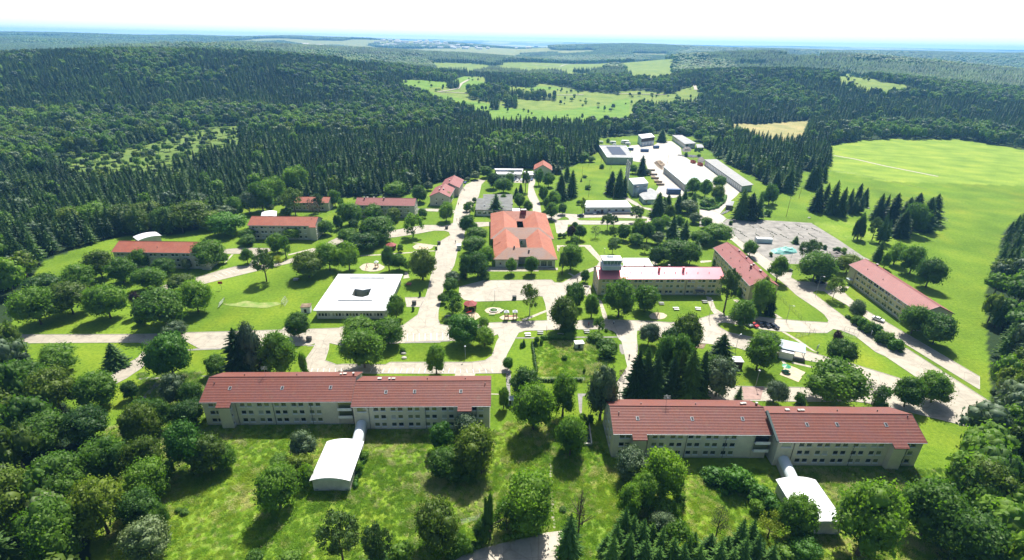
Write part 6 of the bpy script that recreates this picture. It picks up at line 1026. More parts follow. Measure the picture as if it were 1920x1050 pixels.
    # chimney and silo
    X_, Y_ = A('c0', 727, 562); hz = float(height_for(X_, Y_, px('c0', 0, 300)[1])); r = thing('tall_chimney', (X_, Y_, 0), 0, 'tall slender grey chimney beside the boiler house', 'chimney'); b = MB(); b.tube((-.75, 0, 0), (-.75, 0, hz), .8, .65, 12); b.tube((.85, 0, 0), (.85, 0, hz - 1.5), .8, .65, 12); b.obj('flue', ['concretewall'], r); b = MB()
    for k in range(6): z = hz * (k + 1) / 7; b.box(-1.7, -.9, z, 1.8, .9, z + .18)
    b.obj('brace', ['greymetal'], r)
    X_, Y_ = A('c0', 822, 640); r = thing('silo', (X_, Y_, 0), 0, 'short round pale silo in front of the boiler house', 'silo'); b = MB(); b.tube((0, 0, 0), (0, 0, 7), 1.5, n=18); b.obj('drum', ['bluegrey'], r, True); b = MB(); b.tube((0, 0, 7.001), (0, 0, 7.7), 1.75, 1.2, 18); b.obj('cap', ['midgrey'], r, True)
M['orangered'] = M_tiles('orange red tiles', (0.31, 0.088, 0.05), (0.34, 0.115, 0.068), (0.34, 0.14, 0.09), 0.45, 0.2)
M['darkteal'] = flat('dark flashing', (0.05, 0.085, 0.08), 0.6, 0.1, 1); M['redwood'] = flat('dark red cladding', (0.16, 0.03, 0.03), 0.8, 0.1, 1); M['renderw2'] = flat('pale blue-white render', (0.52, 0.58, 0.58), 0.8, 0.06, 0.3)
M['greygreen'] = flat('grey green wall', (0.30, 0.35, 0.31), 0.7, 0.1, 0.3); M['brownwall'] = flat('dark brick wall', (0.19, 0.15, 0.125), 0.85, 0.15, 0.8); M['bluepanel'] = flat('blue-grey roof panel', (0.28, 0.37, 0.43), 0.35, 0.1, 0.8)
M['patchroof'] = flat('patched pale roof', (0.52, 0.54, 0.55), 0.6, 0.14, 0.12, det=6, dark=(0.34, 0.43, 0.49)); M['shedroof'] = M_tiles('weathered ribbed sheet', (0.20, 0.21, 0.205), (0.26, 0.26, 0.245), (0.48, 0.49, 0.48), 2.4, 0.5)

# ------------------------------------------------------------------ small things
def at_t(t, x, y): return A(t, x, y)
def lathe(prof, n=16):
    b = MB()
    for (r0, z0), (r1, z1) in zip(prof, prof[1:]):
        for i in range(n):
            a, c = 2 * math.pi * i / n, 2 * math.pi * (i + 1) / n
            b.poly([(r0 * math.cos(a), r0 * math.sin(a), z0), (r0 * math.cos(c), r0 * math.sin(c), z0), (r1 * math.cos(c), r1 * math.sin(c), z1), (r1 * math.cos(a), r1 * math.sin(a), z1)])
    return b
def heap(name, label, cat, t, outline, h, mat, seed=1):
    pts = [V2(A(t, *q)) for q in outline]; c = sum(pts, Vector((0, 0))) / len(pts); g = random.Random(seed); b = MB(); n = len(pts); R_ = 6; vs = []
    for k in range(R_):
        f = 1 - k / (R_ - 1)
        for p in pts:
            for m in (0,): q = c + (p - c) * f; vs.append((q.x - c.x + g.uniform(-.4, .4) * (k > 0), q.y - c.y + g.uniform(-.4, .4) * (k > 0), h * (1 - f ** 2) * g.uniform(.7, 1.1) if k else -0.05))
    b.v = vs
    for k in range(R_ - 1):
        for i in range(n): j = (i + 1) % n; b.f.append((k * n + i, k * n + j, (k + 1) * n + j, (k + 1) * n + i)); b.m.append(0)
    return tag(b.obj(name, [mat], loc=(c.x, c.y, 0)), label, cat)
def car_proto(paint):
    r = ob('parked_car', None); b = MB(); L_, W_ = 4.3, 1.76; prof = [(-2.15, .35), (-2.12, .75), (-1.9, .92), (-1.05, 1.0), (-.45, 1.42), (.95, 1.45), (1.6, 1.02), (2.1, .95), (2.15, .4)]
    for (x0, z0), (x1, z1) in zip(prof, prof[1:]):
        s0, s1 = [(.66 if z > 1.2 else .86) for z in (z0, z1)]; b.poly([(x0, -s0, z0), (x1, -s1, z1), (x1, s1, z1), (x0, s0, z0)][::-1])
    for s in (-1, 1): b.poly([(x, s * (.66 if z > 1.2 else .86), z) for x, z in (prof if s > 0 else prof[::-1])])
    b.poly([(-2.15, -.86, .35), (-2.15, .86, .35), (2.15, .86, .4), (2.15, -.86, .4)]); b.obj('body', [paint], r)
    w_ = MB(); w_.poly([(-1.0, -.74, 1.03), (-1.0, .74, 1.03), (-.5, .6, 1.41), (-.5, -.6, 1.41)][::-1]); w_.v = [(x - .02, y, z + .02) for x, y, z in w_.v]; w_.obj('windscreen', ['solar'], r); w_ = MB(); w_.poly([(1.52, -.74, 1.08), (1.52, .74, 1.08), (.98, .6, 1.44), (.98, -.6, 1.44)]); w_.v = [(x + .02, y, z + .02) for x, y, z in w_.v]; w_.obj('rear_window', ['solar'], r)
    for s in (-1, 1): w_ = MB(); w_.poly([(-.85, s * .8, 1.08), (1.35, s * .8, 1.1), (.9, s * .69, 1.38), (-.4, s * .69, 1.36)]); w_.v = [(x, y + s * .03, z) for x, y, z in w_.v]; w_.obj('side_window', ['solar'], r)
    for x in (-1.35, 1.35):
        for s in (-1, 1): t = MB(); t.tube((x, s * .68, .32), (x, s * .90, .32), .33, n=14); wl = t.obj('wheel', ['tyre'], r); h = MB(); h.tube((x, s * .90, .32), (x, s * .915, .32), .19, n=10); h.obj('rim', ['carsilver'], wl)
    for s in (-1, 1): h = MB(); h.box(-2.17, s * .62 - .16, .62, -2.1, s * .62 + .16, .76); h.obj('headlight', ['frame'], r)
    return r
def person_mesh(name, top, leg):
    b = MB()
    for s in (-1, 1): b.tube((s * .09, 0, .05), (s * .1, 0, .9), .06, .095, 8, 1); b.tube((s * .09, -.08, .03), (s * .09, .12, .03), .05, .05, 6, 1); b.tube((s * .21, 0, 1.42), (s * .27, .03, .85), .055, .035, 7, 0); b.tube((s * .27, .03, .85), (s * .275, .05, .72), .036, .02, 6, 2)
    b.tube((0, 0, .86), (0, 0, 1.2), .17, .16, 10, 0); b.tube((0, 0, 1.2), (0, 0, 1.48), .16, .19, 10, 0); b.tube((0, 0, 1.45), (0, 0, 1.58), .06, .055, 8, 2)
    v, f = ICO; k = len(b.v); b.v += [(p[0] * .1, p[1] * .115, 1.66 + p[2] * .13) for p in v]; b.f += [tuple(int(i) + k for i in q) for q in f]; b.m += [2] * len(f); return b.mesh(name, [top, leg, 'skin'], True)
def small_things():
    # lamp posts, masts and poles: foot, top row
    def pole(nm, label, cat, t, x, y, yt, head='lamp', group=None, r0=.09, mat='greymetal', tp=None):
        X_, Y_ = A(t, x, y); h = float(height_for(X_, Y_, px(t, 0, yt)[1])); r = thing(nm, (X_, Y_, float(hgt(X_, Y_))), rnd.uniform(0, 6), label, cat, group); b = MB(); b.tube((0, 0, 0), (0, 0, h), r0, r0 * .55, 8); b.obj('mast', [mat], r)
        if head == 'lamp': b = MB(); b.tube((0, 0, h - .05), (.0, 0, h + .1), .12, .3, 10); b.tube((0, 0, h + .1), (0, 0, h + .28), .34, .1, 10); b.obj('lamp_head', ['frame'], r)
        if head == 'arm': b = MB(); b.tube((0, 0, h), (1.2, 0, h + .25), .05, n=6); a = b.obj('arm', [mat], r); b = MB(); b.box(.9, -.16, h + .14, 1.6, .16, h + .28); b.obj('lamp_head', ['frame'], a)
        if head == 'cross': b = MB(); b.box(-1.1, -.07, h - .7, 1.1, .07, h - .55); a = b.obj('crossarm', [mat], r); [(lambda q: q.obj('insulator', ['frame'], a))((lambda q, x_: (q.tube((x_, 0, h - .55), (x_, 0, h - .3), .07, n=6), q)[1])(MB(), x_)) for x_ in (-.9, 0, .9)]
        return r
    G_ = 'street lamps on the grounds'
    for t, x, y, yt, lb in [('b1', 1418, 572, 472, 'street lamp on the lawn edge in front of the parade ground'), ('b2', 1143, 165, 48, 'street lamp in the tree shade behind the left front barracks'), ('c1', 1505, 735, 570, 'street lamp by the path to the tower barracks door'), ('d1', 1262, 530, 340, 'street lamp beside the diagonal road near the shaded bays'), ('d1', 990, 765, 615, 'street lamp on the triangular lawn by the parked cars'),
                             ('d1', 512, 1048, 898, 'street lamp left of the gatehouse, on the lower road verge'), ('d2', 702, 425, 275, 'street lamp casting its shadow on the reddish road patch'), ('b1', 1008, 300, 260, 'street lamp at the avenue beside the big dark trees'), ('c1', 958, 150, 85, 'street lamp on the lawn behind the tower barracks'), ('c1', 520, 170, 80, 'lamp mast rising behind the control tower'), ('d1', 1010, 270, 135, 'street lamp by the black car on the diagonal road'), ('d0', 690, 1050, 945, 'street lamp on the left of the old car park'), ('b0', 1318, 880, 790, 'street lamp on the verge left of the orange hall'), ('b1', 1903, 870, 800, 'slim street lamp on the crossing islet'), ('c1', 865, 850, 795, 'slim street lamp at the second branch road')]:
        pole('street_lamp', lb, 'street lamp', t, x, y, yt, 'lamp' if t != 'd1' else 'arm', G_)
    for t, x, y, yt, lb in [('c0', 80, 445, 305, 'utility pole at the left edge of the lawn slope'), ('c0', 378, 645, 485, 'utility pole in the middle of the lawn slope'), ('c0', 608, 675, 540, 'utility pole behind the white workshop'), ('c0', 318, 455, 358, 'short utility pole high on the lawn slope'), ('c0', 380, 350, 215, 'utility pole by the round bush below the woods'), ('c0', 495, 320, 225, 'utility pole left of the solar warehouse'), ('c0', 577, 395, 295, 'left utility pole of the pair below the warehouse'), ('c0', 593, 375, 295, 'right utility pole of the pair below the warehouse'),
                             ('d0', 990, 830, 645, 'leaning wooden pole by the car park edge'), ('d0', 1110, 660, 540, 'leaning wooden pole near the spruce stand'), ('b0', 1422, 365, 190, 'utility pole before the white willow at the forest'), ('c0', 1118, 330, 250, 'thin mast in the middle of the concrete yard')]:
        pole('utility_pole', lb, 'utility pole', t, x, y, yt, 'cross' if 'pair' not in lb and 'mast' not in lb else None, 'utility poles behind the workshops', .13, 'timber')
    # cars
    P_ = {k: car_proto(k) for k in ('redpaint', 'carblack', 'carsilver', 'white', 'blue')}; used = set()
    def car(t, x, y, a, k, lb, group=None):
        X_, Y_ = A(t, x, y); first = k not in used; used.add(k); r = P_[k]; 
        if first: r.location = (X_, Y_, .05); r.rotation_euler = (0, 0, R(a)); tag(r, lb, 'car', group)
        else: r = dup(r, (X_, Y_, .05), R(a), lb, group)
        r['category'] = 'car'; r['group'] = group or 'single parked cars'; return r
    g_ = 'cars parked at the gate road'
    car('d1', 680, 805, 118, 'redpaint', 'red car, leftmost of the cars parked at the gate road', g_); car('d1', 738, 795, 115, 'carblack', 'dark car right beside the red car', g_); car('d1', 795, 805, 115, 'carblack', 'dark car half under the tree, third in the row', g_); car('d1', 872, 820, 118, 'carblack', 'black car at the right end of the row', g_); car('d1', 625, 800, 118, 'carsilver', 'silver car at the tree, left of the red car', g_)
    car('d1', 1850, 755, 128, 'white', 'white car on the service road before the far right barracks'); car('d1', 1005, 290, 175, 'carblack', 'black car beside the diagonal road under the tree'); car('d1', 965, 235, 170, 'white', 'white van-like car behind the black one at the road'); car('d1', 1300, 408, 175, 'carblack', 'dark car in the tree shade by the diagonal road')
    g2 = 'cars before the white workshop'
    for i, (x, k, lb) in enumerate([(428, 'white', 'white car, first before the workshop'), (468, 'carblack', 'black car, second before the workshop'), (505, 'carblack', 'dark car, third before the workshop'), (575, 'white', 'pale car beside the loading ramp'), (302, 'carblack', 'dark car at the junction left of the workshop')]): car('c0', x, 803 if i < 4 else 828, 95 if i < 4 else 5, k, lb, g2)
    g3 = 'cars behind the link block'
    for x, y, k, lb in [(1600, 495, 'blue', 'blue car, leftmost behind the pine'), (1632, 497, 'white', 'white car between blue cars'), (1668, 494, 'white', 'second white car at the pine'), (1765, 490, 'blue', 'blue car at the head of the side road'), (1143, 518, 'blue', 'small blue car at the top of the avenue'), (1118, 512, 'carblack', 'dark car beside the blue one at the avenue top')]: car('b0', x, y, 80, k, lb, g3)
    # containers and skips
    def crate(nm, label, cat, t, x, y, a, L_, W_, H_, mat, group=None, lid=False):
        X_, Y_ = A(t, x, y); r = thing(nm, (X_, Y_, .04), R(a), label, cat, group); b = MB(); b.box(-L_ / 2, -W_ / 2, .1, L_ / 2, -W_ / 2 + .08, H_); b.box(-L_ / 2, W_ / 2 - .08, .1, L_ / 2, W_ / 2, H_); b.box(-L_ / 2, -W_ / 2 + .081, .1, -L_ / 2 + .08, W_ / 2 - .081, H_); b.box(L_ / 2 - .08, -W_ / 2 + .081, .1, L_ / 2, W_ / 2 - .081, H_); b.box(-L_ / 2 + .081, -W_ / 2 + .081, .1, L_ / 2 - .081, W_ / 2 - .081, .2); b.obj('body', [mat], r)
        n = max(3, int(L_ / .8)); q = MB(); [q.box(-L_ / 2 + L_ * i / n - .04, -W_ / 2 - .06, .12, -L_ / 2 + L_ * i / n + .04, -W_ / 2 - .001, H_ - .05) for i in range(1, n)]; q.obj('rib', [mat], r)
        if lid: q = MB(); q.box(-L_ / 2 - .03, -W_ / 2 - .03, H_ + .002, L_ / 2 + .03, W_ / 2 + .03, H_ + .12); q.obj('lid', [lid], r)
        return r
    crate('skip', 'rust-red open skip, left of the two by the garage shed', 'skip', 'c0', 1356, 328, 100, 5, 3, 2.4, 'rust', 'rust-red skips in the yard'); crate('skip', 'rust-red open skip, right of the two by the garage shed', 'skip', 'c0', 1423, 352, 100, 5.5, 3, 2.4, 'rust', 'rust-red skips in the yard')
    crate('skip', 'low orange skip in front of the garage doors', 'skip', 'c0', 1645, 482, 10, 4.5, 2, 1.2, 'rust'); crate('container', 'blue container in the open yard', 'container', 'c0', 902, 222, 0, 8, 3, 2.6, 'blue', 'blue containers', 'blue'); crate('container', 'blue container beside the solar warehouse', 'container', 'c0', 765, 208, -5, 7, 3, 2.6, 'blue', 'blue containers', 'bluegrey'); crate('container', 'dark blue container before the boiler house yard', 'container', 'c0', 1172, 615, 0, 10, 3, 3.4, 'blue', 'blue containers', 'blue'); crate('container', 'dark container at the far side of the yard', 'container', 'c0', 1010, 190, 20, 6, 3, 2.6, 'blue', 'blue containers', 'blue')
    crate('container', 'pale grey container on the old car park', 'container', 'd1', 775, 22, -3, 8.5, 3.2, 2.4, 'bluegrey', None, 'roofwhite')
    for t, x, y, lb in [('b1', 1602, 556, 'dark waste bin on the lawn edge beside the parade ground'), ('b1', 664, 605, 'dark waste bin at the school driveway'), ('b1', 897, 40, 'dark waste bin beside the avenue at the round sand pit'), ('c0', 1740 + 0, 882, 'pair of dark bins at the car park corner'), ('a1', 1600, 945, 'dark bin on the small lawn islet'), ('b0', 967, 945, 'dark grit box at the avenue junction'), ('b0', 1165, 715, 'dark bin on the avenue edge')]:
        crate('waste_bin', lb, 'bin', t, x, y, 4, 1.7, 1.2, 1.5, 'darkgrey', 'waste bins', 'black')
    # hut, gazebos, shelters
    def hut(nm, label, cat, t, x, y, a, W_, D_, H_, wm, rm):
        X_, Y_ = A(t, x, y); r = thing(nm, (X_, Y_, 0), R(a), label, cat); b = MB(); wall(b, 0, 0, W_, 0, 0, H_, [(W_ * .3, W_ * .6, .1, 1.9)]); wall(b, W_, 0, W_, D_, 0, H_); wall(b, W_, D_, 0, D_, 0, H_); wall(b, 0, D_, 0, 0, 0, H_); b.obj('wall', [wm], r); d = MB(); d.box(W_ * .3, .1, .1, W_ * .6, .14, 1.9); d.obj('door', ['darkwood'], r); q = MB(); q.box(-.2, -.25, H_ + .002, W_ + .2, D_ + .25, H_ + .2); q.obj('roof', [rm], r); return r
    hut('garden_hut', 'small white hut with mossy roof left of the school', 'hut', 'a1', 1528, 690, 8, 3.4, 3.0, 2.7, 'white', 'dirt'); hut('wooden_hut', 'small hut with white roof between spruce and tree by the gate road', 'hut', 'd2', 492, 252, -2, 3.0, 3.0, 2.6, 'darkwood', 'roofwhite'); hut('brick_kiosk', 'little white-topped brick structure in the fenced meadow plot', 'hut', 'c2', 255, 72, 10, 3.0, 2.0, 2.0, 'concretewall', 'white')
    hut('tool_shed', 'grey shed beside the stepping path between the barracks', 'shed', 'b2', 1540, 600, -3, 1.6, 1.8, 1.9, 'bluegrey', 'bluegrey'); hut('bus_shelter', 'white shelter in the trees right of the avenue', 'shelter', 'b1', 1100, 95, 90, 3, 2, 2.4, 'bluegrey', 'roofwhite')
    def gazebo(label, t, x, y, rad, h):
        X_, Y_ = A(t, x, y); r = thing('gazebo', (X_, Y_, 0), .3, label, 'gazebo', 'red-roofed gazebos'); n = 6; b = MB(); P6 = [(math.cos(i * math.pi / 3) * rad, math.sin(i * math.pi / 3) * rad) for i in range(6)]
        for i in range(6): p, q = P6[i], P6[(i + 1) % 6]; b.poly([(*p, h), (*q, h), (0, 0, h + rad * .45)]); b.poly([(*q, h), (*p, h), (0, 0, h - .05)]);
        b.obj('roof', ['gazred'], r)
        for i in range(6):
            p = P6[i]; m = MB(); m.box(p[0] * .82 - .08, p[1] * .82 - .08, 0, p[0] * .82 + .08, p[1] * .82 + .08, h - .02); m.obj('post', ['timber'], r)
        for i in range(6):
            if i in (4,): continue
            p, q = V2(P6[i]) * .8, V2(P6[(i + 1) % 6]) * .8; d = (q - p).normalized(); n_ = Vector((d.y, -d.x)) * .06; m = MB(); m.prism([tuple(p), tuple(p + n_), tuple(q + n_), tuple(q)], .1, 1.25 if i not in (0, 1, 2) else 2.2); m.obj('side_panel', ['timber'], r)
    gazebo('red hexagonal gazebo beside the playground', 'b1', 1190, 650, 3.0, 2.7); gazebo('red hexagonal gazebo up the lawn left of the avenue', 'b1', 450, 88, 3.0, 2.6)
    # playground
    def tower(label, t, x, y, s=1.0, two=False, group='play towers'):
        X_, Y_ = A(t, x, y); r = thing('play_tower', (X_, Y_, 0), .1, label, 'play tower', group)
        for k in ((-1.7, 1.7) if two else (0,)):
            for dx in (-.7, .7):
                for dy in (-.7, .7): m = MB(); m.box(k + dx - .08, dy - .08, 0, k + dx + .08, dy + .08, 2.9 * s); m.obj('post', ['timber'], r)
            m = MB(); m.box(k - .8, -.8, 1.3 * s, k + .8, .8, 1.4 * s); m.obj('platform', ['timber'], r); m = MB(); a = [(k - 1, -1), (k + 1, -1), (k + 1, 1), (k - 1, 1)]
            for i in range(4): m.poly([(*a[i], 2.9 * s), (*a[(i + 1) % 4], 2.9 * s), (k, 0, 3.7 * s)])
            m.obj('roof', ['roofwhite'], r)
        if two: m = MB(); m.box(-.9, -.4, 1.3, .9, .4, 1.38); m.obj('bridge', ['rust'], r)
        return r
    tower('wooden double play tower with white roofs on its sand bed', 'b1', 1568, 742, 1.15, True); tower('wooden play tower in the sand pit behind the school', 'b1', 312, 258, 1.0)
    def swing(label, t, x, y, a=0, W_=3.0):
        X_, Y_ = A(t, x, y); r = thing('swing', (X_, Y_, 0), R(a), label, 'swing', 'playground swings')
        for sx in (-1, 1):
            for sy in (-1, 1): m = MB(); m.tube((sx * W_ / 2, sy * .8, 0), (sx * W_ / 2, 0, 2.3), .06, n=6); m.obj('leg', ['timber'], r)
        m = MB(); m.tube((-W_ / 2 - .1, 0, 2.3), (W_ / 2 + .1, 0, 2.3), .07, n=6); m.obj('crossbar', ['timber'], r)
        for k in (-.6, .6): m = MB(); m.box(k - .22, -.1, .5, k + .22, .1, .55); q = m.obj('seat', ['black'], r); c = MB(); c.tube((k - .2, 0, .55), (k - .2, 0, 2.3), .02, n=4); c.tube((k + .2, 0, .55), (k + .2, 0, 2.3), .02, n=4); c.obj('chain', ['greymetal'], q)
    swing('swing on the sand south of the red gazebo', 'b1', 1222, 735, 70); swing('swing frame at the left rim of the sand pit', 'b1', 224, 262, 95); swing('swing at the oval sand patch before the tower barracks', 'c1', 1022, 715, 85)
    X_, Y_ = A('b1', 1180, 700); r = thing('slide', (X_, Y_, 0), -.4, 'red slide beside the red gazebo', 'slide'); m = MB(); m.slab([(-2, -.35, .3), (1, -.35, 1.9), (1, .35, 1.9), (-2, .35, .3)], .12); m.obj('chute', ['redpaint'], r); m = MB(); m.box(1.0, -.4, 0, 1.1, -.3, 2.4); m.box(1.0, .3, 0, 1.1, .4, 2.4); [m.box(1.02, -.3, .3 + k * .35, 1.08, .3, .36 + k * .35) for k in range(5)]; m.obj('ladder', ['timber'], r)
    # ring of flower bed, benches and tables
    X_, Y_ = A('b1', 1408, 664); r = thing('flower_bed', (X_, Y_, 0), 0, 'round stone-edged flower bed in the gravel ring', 'flower bed'); lathe([(1.9, 0), (1.9, .45), (1.5, .45), (1.5, .2)], 18).obj('stone_rim', ['concretewall'], r); v, f = ICO; b = MB(); b.v = [(p[0] * 1.35, p[1] * 1.35, .3 + p[2] * .5) for p in v]; b.f = [tuple(map(int, q)) for q in f]; b.m = [0] * len(f); b.obj('planting', ['leafbright'], r)
    def bench_set(label, t, x, y, a=0, mat='concretewall', round_=False, group='picnic tables'):
        X_, Y_ = A(t, x, y); r = thing('picnic_table', (X_, Y_, 0), R(a), label, 'picnic table', group); m = MB(); m.box(-1.1, -.45, .7, 1.1, .45, .8); m.obj('tabletop', [mat], r)
        for s in (-1, 1): m = MB(); m.box(-1.1, s * .95 - .2, .42, 1.1, s * .95 + .2, .5); m.obj('bench_seat', [mat], r); m = MB(); m.box(s * .8 - .06, -1.05, .0, s * .8 + .06, 1.05, .41); m.box(s * .8 - .06, -.1, .42, s * .8 + .06, .1, .69); m.obj('leg', ['timber'], r)
    for t, x, y, lb in [('b1', 1727, 893, 'white picnic table on the crossing islet'), ('b1', 1845, 875, 'dark-shaded picnic table on the crossing islet'), ('c1', 360, 865, 'picnic table at the right of the crossing islet'), ('c1', 1197, 650, 'picnic table, left one on the tower barracks lawn'), ('c1', 1402, 650, 'picnic table, middle one on the tower barracks lawn'), ('c1', 1465, 585, 'picnic table nearest the tower barracks door'), ('c1', 1058, 600, 'dark picnic table beside the big trees'), ('d2', 985, 295, 'green table with umbrella on the sandy corner'), ('b1', 980, 725, 'picnic table under the birch by the crossroads'), ('a1', 1478, 375, 'white picnic set at the shade of the lone tree'), ('b1', 615, 420, 'red picnic table in the shade east of the school')]:
        bench_set(lb, t, x, y, rnd.uniform(-10, 10), 'greenpaint' if 'green table' in lb else 'redpaint' if lb.startswith('red') else 'white' if 'white' in lb or 'lawn' in lb else 'midgrey')
    X_, Y_ = A('d2', 985, 285); r = thing('parasol', (X_, Y_ + .3, 0), 0, 'green parasol over the table on the sandy corner', 'parasol'); m = MB(); m.tube((0, 0, 0), (0, 0, 2.3), .04, n=6); m.obj('pole', ['timber'], r); b = lathe([(1.5, 2.0), (.02, 2.55)], 8); b.obj('canopy', ['greenpaint'], r)
    def bench(label, t, x, y, a):
        X_, Y_ = A(t, x, y); r = thing('bench', (X_, Y_, 0), R(a), label, 'bench', 'benches'); m = MB(); m.box(-1.2, -.25, .4, 1.2, .25, .48); m.obj('seat', ['concretewall'], r)
        for s in (-1, 1): m = MB(); m.box(s * .9 - .1, -.2, 0, s * .9 + .1, .2, .398); m.obj('leg', ['concretewall'], r)
    bench('pale bench before the gravel ring', 'b1', 1392, 703, 2); bench('pale bench right of the gravel ring', 'b1', 1487, 672, 60); bench('bench under the big tree on the crossing islet', 'c1', 115, 885, 0)
    # goals, basketball board
    def goal(label, t, x, y, a):
        X_, Y_ = A(t, x, y); r = thing('football_goal', (X_, Y_, 0), R(a), label, 'goal', 'football goals'); f = MB(); w_ = 5.0
        for s in (-1, 1): f.tube((0, s * w_ / 2, 0), (0, s * w_ / 2, 2.2), .07, n=6); f.tube((0, s * w_ / 2, 2.2), (1.0, s * w_ / 2, 0), .04, n=5)
        f.tube((0, -w_ / 2, 2.2), (0, w_ / 2, 2.2), .07, n=6); f.tube((1.0, -w_ / 2, .03), (1.0, w_ / 2, .03), .04, n=5); f.obj('frame', ['greymetal'], r); n = MB()
        for k in range(14): yy = -w_ / 2 + k * w_ / 13; n.tube((0, yy, 2.2), (1.0, yy, 0), .018, n=3)
        for k in range(1, 7): n.tube((k / 7, -w_ / 2, 2.2 - 2.2 * k / 7), (k / 7, w_ / 2, 2.2 - 2.2 * k / 7), .018, n=3)
        n.obj('net', ['white'], r)
    goal('left football goal on the worn strip of lawn', 'a1', 788, 610, 185); goal('right football goal on the worn strip of lawn', 'a1', 1362, 595, 5)
    X_, Y_ = A('a1', 780, 462); r = thing('basketball_stand', (X_, Y_, 0), .1, 'basketball stand with red board on the west lawn', 'basketball stand'); m = MB(); m.tube((0, 0, 0), (0, 0, 3.2), .08, n=8); m.obj('post', ['greymetal'], r); m = MB(); m.box(-.9, -.3, 2.7, .9, -.22, 3.8); m.obj('backboard', ['redpaint'], r); m = MB(); m.tube((0, -.32, 2.9), (0, -.75, 2.9), .03, n=5); m.obj('hoop_arm', ['rust'], r)
    # heaps and log piles
    heap('tarp_heap', 'heap under a turquoise tarpaulin on the old car park', 'heap', 'd1', [(840, 100), (900, 85), (1000, 80), (1085, 88), (1095, 120), (1040, 132), (960, 138), (880, 130)], 2.6, 'tarp', 3); heap('rubble_heap', 'grey rubble heap at the right of the old car park', 'heap', 'd1', [(1370, 120), (1450, 108), (1530, 140), (1540, 165), (1440, 172), (1380, 150)], 1.8, 'heap', 5)
    heap('log_pile', 'brown pile of logs at the corner of the storage hall', 'log pile', 'c0', [(990, 325), (1050, 318), (1095, 345), (1070, 395), (1030, 370)], 4, 'logs', 7); heap('scrap_heap', 'dark scrap heap beside the long store', 'heap', 'c0', [(1245, 205), (1300, 182), (1345, 195), (1335, 220), (1270, 225)], 3.5, 'heap', 8); heap('brush_heap', 'brown brush heap left of the garage shed', 'heap', 'c0', [(1395, 300), (1430, 285), (1470, 300), (1455, 325), (1405, 325)], 3, 'heap', 9)
    for k, (x, y) in enumerate([(965, 400), (985, 440), (1000, 475), (1030, 510), (1050, 535)]):
        X_, Y_ = A('c0', x, y); b = MB(); [b.tube((-3, j * .5 - 1, .25 + i * .42), (3, j * .5 - 1 + .2, .25 + i * .42), .24, n=7) for i in range(3) for j in range(5 - i)]; tag(b.obj('log_stack', ['logs'], loc=(X_, Y_, 0)), ['rearmost', 'second', 'third', 'fourth', 'nearest'][k] + ' stack of logs in the row beside the yard', 'logs', 'stacks of logs'); 
    for k, (x, y, a) in enumerate([(1270, 262, 30), (1310, 270, 25), (1350, 262, 40), (1390, 275, 20)]):
        X_, Y_ = A('c0', x, y); b = MB(); [b.box(-6, -1.2 + j * .8, .1 + .25 * (j % 2), 6, -.7 + j * .8, .4 + .25 * (j % 2)) for j in range(4)]; o = tag(b.obj('beam_stack', ['midgrey'], loc=(X_, Y_, 0)), ['leftmost', 'second', 'third', 'rightmost'][k] + ' stack of grey concrete beams beside the yard', 'beams', 'stacks of beams'); o.rotation_euler = (0, 0, R(a - 60))
    for k, (x, y) in enumerate([(400, 800), (425, 790), (450, 775)]):
        X_, Y_ = A('d0', x, y); b = MB(); [b.box(-3.5, -.8 + j * .6, .1, 3.5, -.5 + j * .6, .45) for j in range(3)]; o = tag(b.obj('beam_stack', ['midgrey'], loc=(X_, Y_, 0)), ['left', 'middle', 'right'][k] + ' stack of dark beams below the small shelter', 'beams', 'stacks of beams'); o.rotation_euler = (0, 0, R(55))
    # caravans / tanks behind the solar warehouse
    for k, (x, y, s) in enumerate([(490, 145, 1.0), (605, 150, 1.2), (720, 148, 1.5), (560 + 60, 165, .7), (745, 160, 1.0)]):
        X_, Y_ = A('c0', x, y); r = thing('caravan', (X_, Y_, 0), R(-10), ['leftmost', 'second', 'largest', 'small low', 'rightmost'][k] + ' white caravan behind the solar warehouse', 'caravan', 'white caravans'); b = MB(); pr = [(-3, .5), (-3.1, 1.6), (-2.4, 2.5), (2.4, 2.6), (3, 1.8), (2.9, .5)]; b.v = [(x_ * s, -1.1 * s, z_ * s) for x_, z_ in pr] + [(x_ * s, 1.1 * s, z_ * s) for x_, z_ in pr]; b.f = [(0, 5, 4, 3, 2, 1), (6, 7, 8, 9, 10, 11)] + [(i, (i + 1) % 6, 6 + (i + 1) % 6, 6 + i) for i in range(6)]; b.m = [0] * 8; b.obj('body', ['white'], r); w_ = MB(); w_.box(-1.2 * s, -1.13 * s, 1.3 * s, 1.0 * s, -1.11 * s, 2.0 * s); w_.obj('window', ['glass'], r)
        for q in (-.5, .5): t = MB(); t.tube((q * s, -1.15 * s, .35 * s), (q * s, 1.15 * s, .35 * s), .35 * s, n=10); t.obj('wheel', ['tyre'], r)
    # people
    PM = [person_mesh('person in dark clothes', 'cloth', 'cloth'), person_mesh('person in red top', 'cloth2', 'cloth'), person_mesh('person in white top', 'white', 'cloth')]
